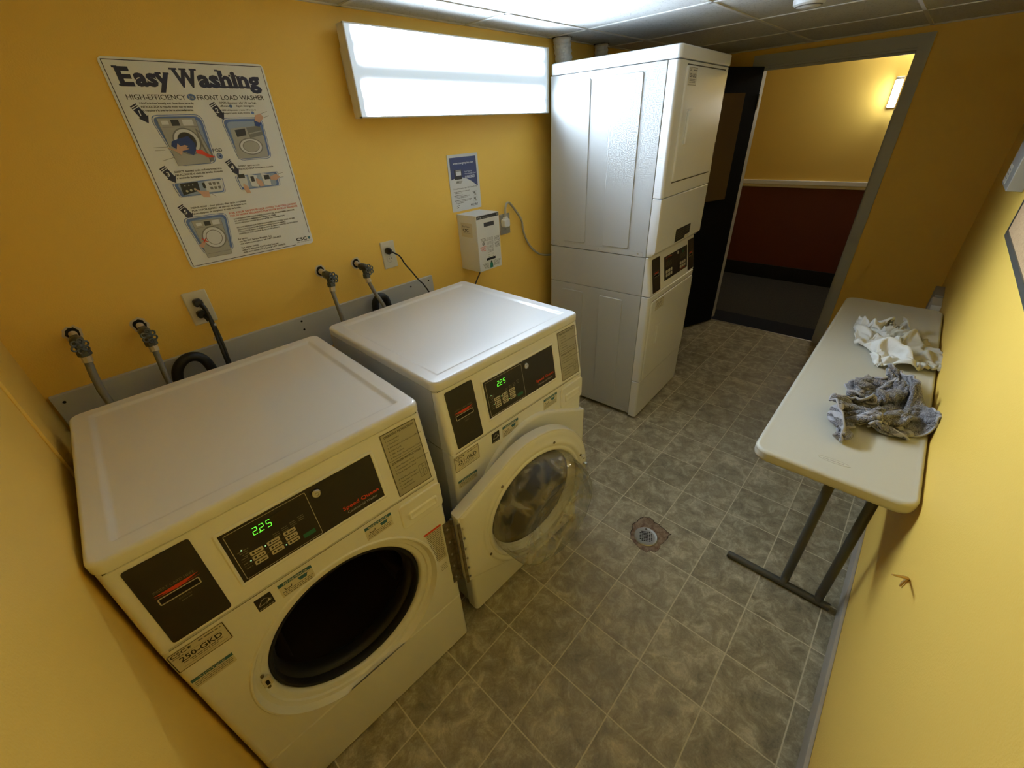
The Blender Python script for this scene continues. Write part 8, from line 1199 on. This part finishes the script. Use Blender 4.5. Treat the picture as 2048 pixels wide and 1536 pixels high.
     [-7, -7, -2, -6, -5, -4, 3, 7, 7, 4, 4, 5, 6, 12, 19, 10, 15, 13, 13, 9, 7, 5, 6, 3, 7, 8, 11, 13, 13, 16, 17, 8, 5, 7, 10, 10, 15, 5, 14, 14, 12, 17, 21, -1, -10, 5, 8, 13, 13, -26, -27, -8, -2, -1, -1, 1, 19, -8, 21, 23],
     [-8, -6, -5, -2, -10, -2, 3, 7, 3, 3, 6, 8, 9, 17, 17, 14, 12, 10, 9, 7, 6, 6, 3, 6, 7, 8, 9, 8, 12, 16, 14, 0, 14, 14, 9, 18, -7, 5, 19, 15, 25, 7, 7, 15, -12, 12, 11, 21, 18, -14, -39, -22, -14, 9, -12, 8, 17, 16, 24, 17],
     [-7, -8, 0, -10, -2, -2, -3, 3, 6, 9, 11, 13, 12, 13, 12, 11, 8, 8, 8, 8, 7, 6, 5, 4, 6, 8, 7, 11, 8, 2, 18, -3, 14, 12, 15, 13, 12, 17, 0, 21, 17, -5, 9, 14, 14, 17, -2, 24, 22, -16, -14, -28, -20, -13, -6, 21, 23, 13, 25, 18]],
    [[27, 18, -27, 21, -22, 4, -5, 4, -1, 1, 12, 11, -12, -8, -6, 15, -14, 1, 3, -4, 0, 7, 2, 4, 2, 4, 10, -5, -7, -16, 15, -5, -2, -4, -3, 3, -4, 3, -1, -1, -2, 2, 1, 0, 1, -3, 1, 0, 0, -1, 1, 0, -1, 2, -2, 4, -6, 8, 18, 5],
     [14, 1, -21, 21, -4, 0, -7, 2, 2, 9, 11, 10, -17, -12, -13, -5, 14, -4, 14, -3, 0, -6, 2, 4, 13, 5, -24, -2, -14, 24, 7, -2, -3, -17, -1, -3, -1, 0, 0, 20, 4, -8, 4, 3, 3, -14, 3, -3, -1, -8, 5, 6, 7, -13, 9, -13, 5, 0, 11, 8],
     [-22, 4, 29, -26, 25, 6, -6, -6, 9, 14, 7, -2, -13, -15, -12, -7, -5, 25, 13, 3, -8, -1, 0, 2, 13, -5, -31, -13, 13, 26, -1, -1, -14, -13, -6, -5, 2, 1, -2, 5, 7, 21, 9, 3, -2, -17, -12, 2, -12, 8, 13, 10, 9, 5, -9, -1, -19, -12, 16, 9],
     [29, -21, 0, 28, -27, 31, 9, -13, 22, 7, -11, -16, -21, 12, 5, -9, -7, 25, 20, 4, -8, -6, -1, 7, 4, -21, -32, -1, 21, 9, 3, -3, -10, -12, -17, 0, 7, 7, 0, -5, 21, 17, 10, 5, -10, -12, -21, -13, 17, 13, 14, 12, 10, 8, -3, -7, -17, -22, -28, 10],
     [-5, 7, -30, -3, 8, -4, 14, 32, 18, -21, -15, -17, -10, 1, 11, 26, -4, 29, 21, 6, -7, -9, 0, 1, -10, -30, -33, 14, 3, 2, 10, -5, -15, -4, -10, 10, 9, -3, -6, 13, 15, 15, 14, -19, 2, -6, -10, -10, 17, 15, 14, 13, 9, 5, -3, -13, -20, -29, -16, -9],
     [-27, 22, -18, 24, 15, -16, -13, 12, 28, -11, -27, -14, 1, 3, 25, 2, 28, -2, 34, 20, 1, -6, -6, -11, -26, -30, -29, 6, 3, -2, 10, -7, -11, -1, 15, 5, -3, -7, 13, 17, 12, 16, -19, -18, 2, -9, -14, 12, 24, 2, 18, 15, 13, 4, -10, -20, -23, -23, -1, -15],
     [10, 1, 5, 30, -3, 21, -25, 13, -28, 10, -24, -8, 23, 6, -12, 28, -10, 16, 37, 29, 8, -12, -5, -20, -33, -34, -13, 5, -8, 14, -14, -5, 0, 15, 3, -10, 5, 12, 17, 13, 12, -8, -22, -19, -7, -10, 11, 10, 25, -3, 13, 13, 17, 6, -18, -20, -22, -12, -2, -9],
     [9, 15, -33, 26, 25, 24, -1, -27, -3, -21, -20, -1, 21, -11, 20, 15, -18, 22, 40, 31, 16, -9, -16, -35, -38, -25, 6, -4, -4, -11, 19, -1, -12, -7, 1, 18, 9, 9, 10, 8, 6, -11, -14, -26, -9, 19, 11, -8, 9, 22, -3, 13, 15, 4, -25, -18, -19, 4, -7, -3],
     [16, -2, -28, 16, 35, -2, 17, -11, -26, 10, -21, -19, 0, 15, -4, 27, -17, 28, 42, 33, 20, -13, -29, -40, -38, -20, -6, 4, 4, 13, -13, 20, -10, -18, -1, 9, 13, 10, 11, 9, -12, -8, -1, -27, 17, 2, 18, -3, -13, 21, 15, 10, 7, -10, -31, -6, -21, 5, 7, -10],
     [6, 15, -19, -29, 9, 21, 2, 7, -21, -4, 21, -19, -4, -18, 27, 2, -9, 41, 47, 32, 7, -17, -39, -47, -32, -10, 24, 11, 4, -20, 9, -21, 8, -4, -10, -1, 6, 11, 16, -8, -6, 17, -21, -18, 23, 21, -22, 4, -1, 16, 16, -6, 8, -26, -24, -5, -2, 20, 0, 1],
     [4, 24, -4, -29, -29, -4, 2, 10, 1, 20, -6, 10, -27, -5, -4, 3, 31, 45, 43, 20, 2, -25, -47, -49, -22, 23, 11, -9, 4, 9, -14, -29, 5, 19, -1, -5, -4, 16, -14, -5, -1, 7, 10, -25, 17, 20, 9, 4, -5, -7, 6, 14, -31, -19, -5, 24, -20, 13, 13, -17],
     [3, 31, -6, 3, -39, -26, 10, -7, 23, 6, -20, -5, -3, 17, -31, 21, 38, 45, 32, 10, -6, -34, -54, -43, 10, 20, -12, 0, 13, -12, -24, 10, -3, 5, 21, -4, -10, -12, 4, -9, 9, 11, -18, -7, 27, 25, 14, 8, -4, -6, -6, -19, -2, -37, 34, -26, 12, 20, -6, -20],
     [8, 31, 11, 1, -13, -29, -41, -15, 17, 26, -16, 13, -5, -28, 2, 32, 42, 39, 15, 7, -16, -43, -59, -12, 25, -17, -1, 12, -19, -13, 15, 1, 8, 1, 23, -2, -13, -20, -11, 16, 9, -3, -22, 7, 29, 29, 3, 19, 5, -6, -14, -18, -50, 24, -22, 2, 35, 5, -14, -16],
     [7, 32, 10, -6, -29, -1, -6, -37, -14, 0, 27, -22, -14, 10, 17, 39, 39, 21, 10, -6, -24, -51, -47, 28, -19, -6, 16, -19, -8, 9, 14, -8, 4, 22, 3, -1, -8, -14, -19, 20, -5, -10, -7, 19, 17, 29, 22, 17, 13, -9, -34, -44, -26, 16, -20, 25, 39, -13, -13, -10],
     [4, 31, 6, -7, -21, -27, -11, 16, -1, -28, -13, 1, 19, 5, 27, 31, 24, 13, -4, -14, -29, -54, -15, 24, -25, 0, 9, -20, 19, 12, -4, -11, 19, -10, 7, 3, -6, -20, -3, 10, -16, 12, -8, 26, 12, 33, 25, 16, 15, -19, -44, -25, -30, -14, 27, 33, 6, 4, -16, -26],
     [1, 26, 2, -9, -13, -19, -16, -18, 13, 28, -1, 0, 1, 17, 20, 13, 7, 2, -14, -23, -26, -44, 15, 10, -23, 10, -23, 22, 22, -14, -11, 12, -10, -7, -1, 11, -3, -18, 12, -14, 10, -9, 13, 25, 3, 33, 26, 12, 13, -12, -45, -15, -27, -8, 14, 31, 29, -18, -21, -24],
     [-5, 18, -4, -11, -10, -20, -9, -10, 23, 7, 23, 17, 12, 14, 2, -2, -3, -1, -18, -24, -38, -8, -3, 5, -1, -19, 18, 32, -14, -9, 4, -18, -6, 10, -1, -15, -2, 17, -18, 3, 16, -19, 24, 27, -2, 23, 18, 18, 6, -14, -13, -29, -6, 5, 26, 24, -8, -20, -22, -26],
     [-12, 11, -15, -10, -7, -16, -5, 18, 13, 13, 16, 14, 15, 13, 7, 6, -6, -14, -18, -30, -32, -23, 0, 15, -13, 1, 38, 16, 6, -23, -10, -22, 8, -14, 7, 5, 9, -14, -1, 15, -16, 16, 15, 4, 7, 17, 15, -6, 1, -4, 12, -8, 4, 16, 18, -8, -4, -21, -22, -26],
     [-17, 9, -19, -14, -8, 14, 3, -6, 16, 18, 17, 16, 13, 13, 6, -3, -4, -11, -15, -16, -25, -36, -3, 5, -4, 18, 33, 27, 3, -19, -32, -27, 4, 13, 11, 5, 6, -7, -7, -5, 13, -10, 22, -17, 11, 12, 11, 12, 3, -7, -4, 11, 20, 14, 10, -4, -12, -21, -24, -25],
     [-21, 9, 7, -17, -7, -4, 2, 1, 10, 18, 16, 16, 12, 13, 8, 0, -3, -8, -20, -8, -21, -24, -3, -1, 0, 18, 26, 32, -5, -15, -38, -22, 16, 11, 15, 0, -20, 22, 5, 0, -10, 15, -4, -5, -20, -11, -2, -1, 3, 9, 18, 24, 38, 15, 5, -2, -15, -22, -24, -22],
     [-8, -2, 16, 11, -5, -13, 6, 3, -10, 9, 21, 6, 8, 8, 9, 7, 0, -5, -13, -17, -14, -16, 3, 4, -2, 17, 24, 29, -22, -6, -32, -17, 18, 15, 9, -20, 12, 16, -15, 15, 15, 9, 5, -18, -2, -19, 19, -2, -37, 12, -21, 30, 45, 13, 1, -9, -20, 7, -7, -14],
     [0, -5, 7, 20, 8, -6, -6, 9, -3, -18, 2, 1, 3, 5, 11, 13, 13, -7, -8, -16, -13, -14, 5, 16, 8, 16, 23, 17, -26, -5, -13, -21, 17, 13, -14, -2, 23, -11, 23, 20, 14, 7, -1, -24, -30, 33, -21, -27, -9, -15, -14, 41, 31, 13, 8, -8, -13, -13, -11, -14],
     [28, -3, -4, -1, 2, 15, 0, -18, 1, 7, -24, -6, 1, 0, 2, 12, 13, 13, -24, -12, -7, 3, 2, 4, 23, 27, 2, 19, -28, -12, 3, -13, 17, -2, 11, -9, 13, 14, 21, 14, 9, -4, -17, -28, -30, 39, 12, -32, 2, -48, 4, 8, 21, 11, -2, -10, -13, -12, -2, 14],
     [-14, 24, 9, -2, -1, -9, -20, 12, -1, -2, -21, 9, 16, -2, -18, -7, 19, -12, 10, -11, 2, 8, 0, -2, 5, 30, -3, 21, -9, -20, -3, 2, 7, 9, -2, 13, 16, 3, 14, 17, -4, -13, -26, -28, -18, 21, 40, -17, -28, -40, 34, -17, -8, 1, -2, -9, -4, 27, 5, 26],
     [-5, 26, 7, 3, -9, -23, -15, -1, 0, 5, 8, 20, -19, 0, 13, -26, 0, 6, 17, 3, -1, -13, 8, -11, 20, 23, -10, 14, 18, -22, 1, 4, 6, 8, 6, 12, 16, 8, -15, 4, 1, -21, -27, -29, 3, 42, -13, -9, -19, -24, 24, 16, -6, -8, -20, -12, -2, 25, 26, 18],
     [-11, 29, 7, -15, -13, -8, 4, 16, -10, 23, 0, -26, 12, 21, -21, -15, -4, 12, -1, 12, -14, 11, -2, -14, 23, 21, 18, 6, 18, -21, 7, -9, 12, 5, 13, -1, 4, 15, -5, -7, -18, -24, -31, -29, 45, -2, 2, -4, -13, -20, 19, 12, -1, -19, -20, 1, 19, 22, -2, 27],
     [26, -7, -14, -5, 7, 24, -4, -17, 27, -7, -27, 21, 22, 14, -15, -27, -14, -2, 13, -11, 12, 2, -14, 0, 13, 22, 36, 19, 19, -24, 6, -7, 10, 11, 9, 2, -15, -11, 8, -18, -18, -33, -33, 33, 15, -33, 13, -3, -10, 14, -4, 18, -8, -21, -14, 18, 6, 32, -4, 21],
     [-21, -6, 3, 11, 18, -27, 2, 29, -4, -31, 27, 21, 16, 7, -8, -27, -21, -12, -1, 5, 10, -15, 0, 4, 18, 26, 32, 35, 13, -23, -7, 12, 8, 7, -16, 8, -14, -10, -18, -17, -20, -32, 4, 34, -16, -21, -2, 9, 1, -5, 19, 17, -19, -25, 18, 20, -10, 4, 22, 15],
     [-1, 27, 2, 3, -27, -9, 29, 6, -35, 23, 18, 13, 11, 9, -1, -18, -22, -23, 0, 6, -16, 9, -7, 15, 13, 34, 30, 34, 17, -21, -12, 18, 2, -5, -16, -12, -19, 10, -15, -34, -31, 25, 6, 12, -18, -11, -27, 0, 4, 3, 21, 19, -21, -14, 29, 22, -14, -19, 29, 20],
     [5, 24, 2, -20, -10, 7, 25, -34, 10, 9, 10, 9, 7, 16, 9, -16, -26, -4, -7, -20, 13, -3, -4, 20, 10, 32, 37, 29, 17, -13, -18, 0, -1, -17, 1, -14, -24, 2, -8, -39, 3, -9, 25, 21, 0, -18, -31, 6, -14, -4, 23, 14, -7, -13, 34, 17, -9, -18, 12, 21],
     [21, 1, -26, -3, 25, 6, -29, 8, -12, 4, 9, 10, 12, 11, 19, -9, -15, -16, -24, 13, 5, -8, -1, 23, 7, 28, 31, 33, 13, -14, -21, -20, 0, 9, -12, -17, 0, -24, -7, -33, -9, 31, 26, -15, -8, 28, -27, -24, 18, -21, -2, 19, -11, 14, 22, 17, -20, 13, -24, 26],
     [-30, 2, 24, -22, -4, 0, 23, -20, 2, 9, -5, 9, 9, 9, 19, -17, -11, -25, 10, 13, 2, -3, -10, 24, 8, 32, 16, 24, 21, -14, -20, -21, -21, 20, 15, -31, -20, -16, -16, 8, -27, 27, 18, -1, 5, -20, 36, -40, -12, 10, -22, 15, 18, 25, 3, -15, 28, -34, -17, 17],
     [15, 13, 8, 1, -4, -4, -24, 2, 14, -11, 0, 6, 6, 17, 6, -17, -28, 11, 13, -13, 12, 8, -11, 22, 8, 25, 27, 16, 7, -8, -16, -21, -19, 3, 29, -26, -10, -15, -17, -15, -13, 33, 3, 24, -3, 4, -27, 7, -31, -7, 26, 13, 13, -25, 9, 31, -1, -35, -7, -6],
     [-16, -1, -1, 3, 1, 3, 6, 19, -17, -2, 3, 6, 15, 4, -10, -28, 23, 1, -17, -2, -1, 23, 11, -1, 21, 20, 13, 7, 2, -2, -5, -18, -14, 1, 19, -20, -3, -7, -20, -28, -5, 33, 4, 11, 2, 23, -11, 9, -27, -9, -6, 28, -27, -4, 14, 8, 11, -7, -3, -4],
     [31, -19, -9, -4, -1, 13, 20, -7, -7, 1, 11, 7, 6, -15, -26, 28, -7, -17, 4, -8, 14, -6, 16, 20, 8, -4, 5, 8, 7, 11, -2, -18, 16, 1, -13, -15, -3, -7, 2, -27, -17, 31, -3, 23, 6, 4, 26, -2, -30, 16, -9, 2, 1, -4, -30, 3, 11, 30, -4, -6],
     [-14, -2, 3, 2, 5, 4, 4, 8, -12, 8, 2, -4, -3, -31, 28, -19, -8, 16, -17, 4, 16, -2, -8, 17, -5, -2, 6, 8, -4, 9, 25, -7, 1, -11, -18, -12, 0, 23, -21, -23, 22, 3, 14, 10, 13, 18, 29, -12, -15, -43, -19, -2, 28, -8, 29, -4, 2, 32, -3, -3],
     [32, -6, -7, -14, 7, 21, 2, -3, -6, -9, -9, -13, 8, -13, 27, -26, 14, -5, -14, 18, 6, -5, -16, -4, 5, 9, -12, -3, 0, 3, 7, 3, -4, 29, -38, 32, 7, -24, 25, -36, 10, 5, 26, 11, 30, -2, 26, 11, -54, -22, -33, -9, 10, 25, 19, 31, 9, -9, 22, -25],
     [9, -23, -13, 12, 7, 4, -4, -11, -12, -9, -8, 1, 0, 24, -14, 12, -18, -1, 19, 2, -2, 1, -7, -12, 8, -9, -4, 9, 12, 10, -1, -24, 31, -37, 10, 31, 24, -28, -2, -33, 35, -12, -21, 35, 2, 37, 38, 6, -39, -11, -44, -28, 25, -12, 29, 36, 24, 12, 1, -11],
     [-3, -14, -20, 0, 9, -3, -5, -12, -5, 2, 5, 4, 1, -10, -6, 0, 9, 21, -4, -4, -3, -11, 6, -1, -5, -7, 12, 18, 12, 11, -19, -18, -17, 21, 41, 28, -34, -33, -23, 4, 5, 33, -30, -12, 24, 29, 40, 18, -21, -26, -11, -31, -3, 20, -1, 35, 36, 24, -3, -5],
     [-13, -8, 0, -15, -9, -5, -1, 5, 9, 10, 7, 4, -3, -6, -2, 5, 7, -7, -7, -8, -11, -7, -2, 3, 1, 12, 18, -10, 15, 22, -3, -24, -26, 39, 24, 10, 10, -25, -37, 24, -13, -10, -8, -1, -3, 6, 39, 23, 11, -9, -34, 0, -24, 2, 21, 12, 25, 44, -1, 0]]]
def cloth_grid(steps):
    out = []
    for ax in steps:
        g = []; start = 0
        for row in ax:
            start += row[0]; acc = start; line = [acc]
            for q in row[1:]: acc += q; line.append(acc)
            g.append(line)
        out.append(g)
    return [[Vector((out[0][j][i], out[1][j][i], out[2][j][i]))/2000 for i in range(len(out[0][0]))] for j in range(len(out[0]))]
def cloth_part(name, parent, G, j0, j1, matf, th, levels=2):
    n = len(G[0]); b = MB()
    for m_ in dict.fromkeys(matf(i, j) for j in range(j0, j1) for i in range(n-1)): b.mi(m_)
    vs = [tuple(G[j][i]) for j in range(j0, j1+1) for i in range(n)]; b.v = vs
    for j in range(j1-j0):
        for i in range(n-1): a = j*n+i; b.f.append((a, a+1, a+n+1, a+n)); b.m.append(b.mi(matf(i, j+j0)))
    o = b.build(name, parent, 180); o.modifiers.remove(o.modifiers['normals'])
    q = o.modifiers.new('smooth', 'SUBSURF'); q.levels = levels; q.render_levels = levels
    q = o.modifiers.new('thickness', 'SOLIDIFY'); q.thickness = th; q.offset = 0
    return o
t = thing('towel', 'crumpled grey terry towel lying on the folding table', 'towel', (2.065, -1.899, TZ+0.0002))
G = cloth_grid(TOWEL_STEPS); n, m = len(G[0]), len(G)
cloth_part('towel_body', t, G, 0, m-1, lambda i, j: HEM if i in (7, 9, 11, n-9, n-11) else TERRY, 0.0065)
for nm, P in (('hem', G[0]), ('hem', G[m-1]), ('side_hem', [G[j][0] for j in range(m)]), ('side_hem', [G[j][n-1] for j in range(m)])):
    b = MB(); b.tube([tuple(p) for p in P], 0.0043, HEM, 6, 2); b.build(nm, t, 60)
t = thing('laundry_bag', 'white mesh laundry bag lying beyond the grey towel on the table', 'bag', (2.735, -1.885, TZ+0.0002))
G = cloth_grid(BAG_STEPS); n, m = len(G[0]), len(G)
jm = m//2
cloth_part('cloth_body', t, G, 0, jm, lambda i, j: BAGC, 0.0025); cloth_part('mesh_body', t, G, jm, m-1, lambda i, j: MESHC, 0.0020)['label'] = 'cream see-through mesh part of the bag'
b = MB(); b.tube([tuple(p) for p in G[0]], 0.0028, BAGC, 6, 2); b.build('drawstring_hem', t, 60)
b = MB(); b.tube([tuple(p) for p in G[jm]], 0.0026, BAGC, 6, 2); b.build('seam', t, 60)

# ------------------------------------------------------------------ floor drain in its rusty hole
t = thing('floor_drain', 'round chrome floor drain in a rusty torn patch of vinyl', 'drain', (1.577, -1.300, 0))
RP = [(1.604, -1.213), (1.632, -1.223), (1.665, -1.228), (1.685, -1.237), (1.693, -1.268), (1.683, -1.296), (1.682, -1.317), (1.673, -1.356), (1.666, -1.385), (1.650, -1.378), (1.633, -1.383), (1.608, -1.380), (1.575, -1.375), (1.553, -1.380), (1.528, -1.375), (1.520, -1.355), (1.500, -1.342), (1.497, -1.313), (1.510, -1.273), (1.522, -1.251), (1.561, -1.228), (1.573, -1.231)]
RP = [(x-1.577, y+1.300) for x, y in RP]
b = MB(); R = random.Random(4); Q = []
for i in range(len(RP)):
    a, e = Vector(RP[i]), Vector(RP[(i+1) % len(RP)])
    for k in range(4): p = a.lerp(e, k/4); Q.append(p*(1+R.uniform(-0.025, 0.025)))
b.add([(0, 0, 0.0006)]+[(p.x, p.y, 0.0006) for p in Q], [(0, 1+(k+1) % len(Q), 1+k) for k in range(len(Q))], RUST); b.build('rusty_patch', t, smooth=False)
b = MB(); E = [p for p in Q]
n = len(E)
for k in range(n):
    a, e = E[k], E[(k+1) % n]
    w = 0.0035 if (a.x > 0.05 or a.y > 0.06) else 0.0016
    d = (e-a).normalized(); q = Vector((-d.y, d.x))*w/2; b.add([(a.x+q.x, a.y+q.y, 0.0012), (a.x-q.x, a.y-q.y, 0.0012), (e.x-q.x, e.y-q.y, 0.0012), (e.x+q.x, e.y+q.y, 0.0012)], [(0, 1, 2, 3)], RUSTE)
b.build('torn_edge', t, smooth=False)
b = MB(); b.lathe([(0.0545, 0.0012), (0.0545, 0.003), (0.052, 0.0055), (0.043, 0.0045), (0.040, 0.004), (0, 0.004)], STEEL, n=48); o = b.build('grate', t, 40)
b = MB()
for i in range(-4, 5):
    for j in range(-4, 5):
        x, y = i*0.0088, j*0.0088
        if math.hypot(x, y) < 0.035: ang = 0.5; X = x*math.cos(ang)-y*math.sin(ang); Y = x*math.sin(ang)+y*math.cos(ang); b.lathe([(0.0034, 0.0041), (0, 0.0043)], HOLEB, Matrix.Translation((X, Y, 0)), 8)
b.build('grate_holes', o, smooth=False)
for a_ in (0.45, 0.45+PI):
    b = MB(Matrix.Translation((0.0425*math.cos(a_), 0.0425*math.sin(a_), 0))); b.lathe([(0.0055, 0.0045), (0.005, 0.0062), (0.0028, 0.0062), (0.0026, 0.0052), (0, 0.0052)], STEEL if a_ > 2 else HINGE, n=12); b.build('screw', o)

# ------------------------------------------------------------------ smoke detector
t = thing('smoke_detector', 'round white smoke detector on the ceiling near the door', 'smoke detector', (2.74, -1.165, ZC-0.004))
b = MB(); b.lathe([(0.0, 0.0), (0.062, 0.0), (0.062, -0.006), (0.056, -0.010)], WHITEP, n=40); b.build('base', t, 40)
b = MB(); b.lathe([(0.056, -0.008), (0.060, -0.012), (0.058, -0.028), (0.046, -0.036), (0.030, -0.038), (0.028, -0.040), (0, -0.041)], WHITEP, n=40); b.build('cap', t, 40)
b = MB(); b.lathe([(0.050, -0.0335), (0.047, -0.0362), (0.045, -0.0365)], INKG, n=40); b.build('vent_ring', t)

# ------------------------------------------------------------------ cork board, wall boxes, splinter on the right wall
t = thing('cork_board', 'tan cork board with dark frame on the right wall', 'board', (2.10, YR, 1.295))
b = MB(); b.rbox(-0.60, 0.560, 0.0, 0.011, 0.0, 0.62, CORK, 0.002, 0.002); b.build('cork_panel', t)
b = MB(); b.box(-0.62, 0.570, 0.0, 0.014, -0.016, 0.006, LEGM); b.box(-0.62, 0.570, 0.0, 0.014, 0.61, 0.63, LEGM); b.box(0.562, 0.570, 0.0, 0.014, -0.016, 0.63, LEGM); b.box(-0.63, -0.60, 0.0, 0.014, -0.016, 0.63, LEGM); b.build('frame', t, smooth=False)
t = thing('wall_box', 'grey metal box with torn label on the right wall beyond the cork board', 'wall box', (3.05, YR, 1.40))
b = MB(); b.rbox(-0.13, 0.16, 0.0, 0.050, 0.0, 0.30, mat('box_grey', (0.30, 0.29, 0.26), 0.5), 0.004, 0.003); b.build('housing', t)
b = MB(FR((0, 0.050, 0), (-1, 0, 0), (0, 0, 1))); b.plate(-0.15, 0.01, -0.02, 0.08, 0.0008, STICKC, 0.001)
for k in range(3): b.scribble(-0.14, 0.06-k*0.016, -0.03, 0.006, INKG, h=0.0012, seed=k)
b.build('torn_label', t, smooth=False)
t = thing('junction_box', 'grey box in the far corner above the table end', 'junction box', (3.95, YR, 0.60))
b = MB(); b.rbox(-0.09, 0.12, 0.0, 0.045, -0.10, 0.09, mat('junction_grey', (0.33, 0.32, 0.29), 0.5), 0.004, 0.003); b.build('housing', t)
b = MB(); b.rbox(-0.26, -0.091, 0.0, 0.050, -0.02, 0.075, WHITEP, 0.004, 0.003); b.build('end_cover', t)['label'] = 'lighter end piece'
b = MB(); P = [(1.335, -2.052, 0.655), (1.328, -2.051, 0.678), (1.320, YR+0.004, 0.702), (1.300, -2.042, 0.722), (1.262, -2.022, 0.752), (1.225, -2.004, 0.782)]
o0 = Vector(P[2]); b.tube([tuple(Vector(p)-o0) for p in P], lambda q: 0.0030*(0.5+0.9*math.sin(PI*min(1, max(0, q*0.9+0.08)))), WOOD, 7, 5)
o = b.build('splinter'); o.location = o0; tag(o, 'broken pale splinter sticking out of the yellow wall below the table', 'splinter')
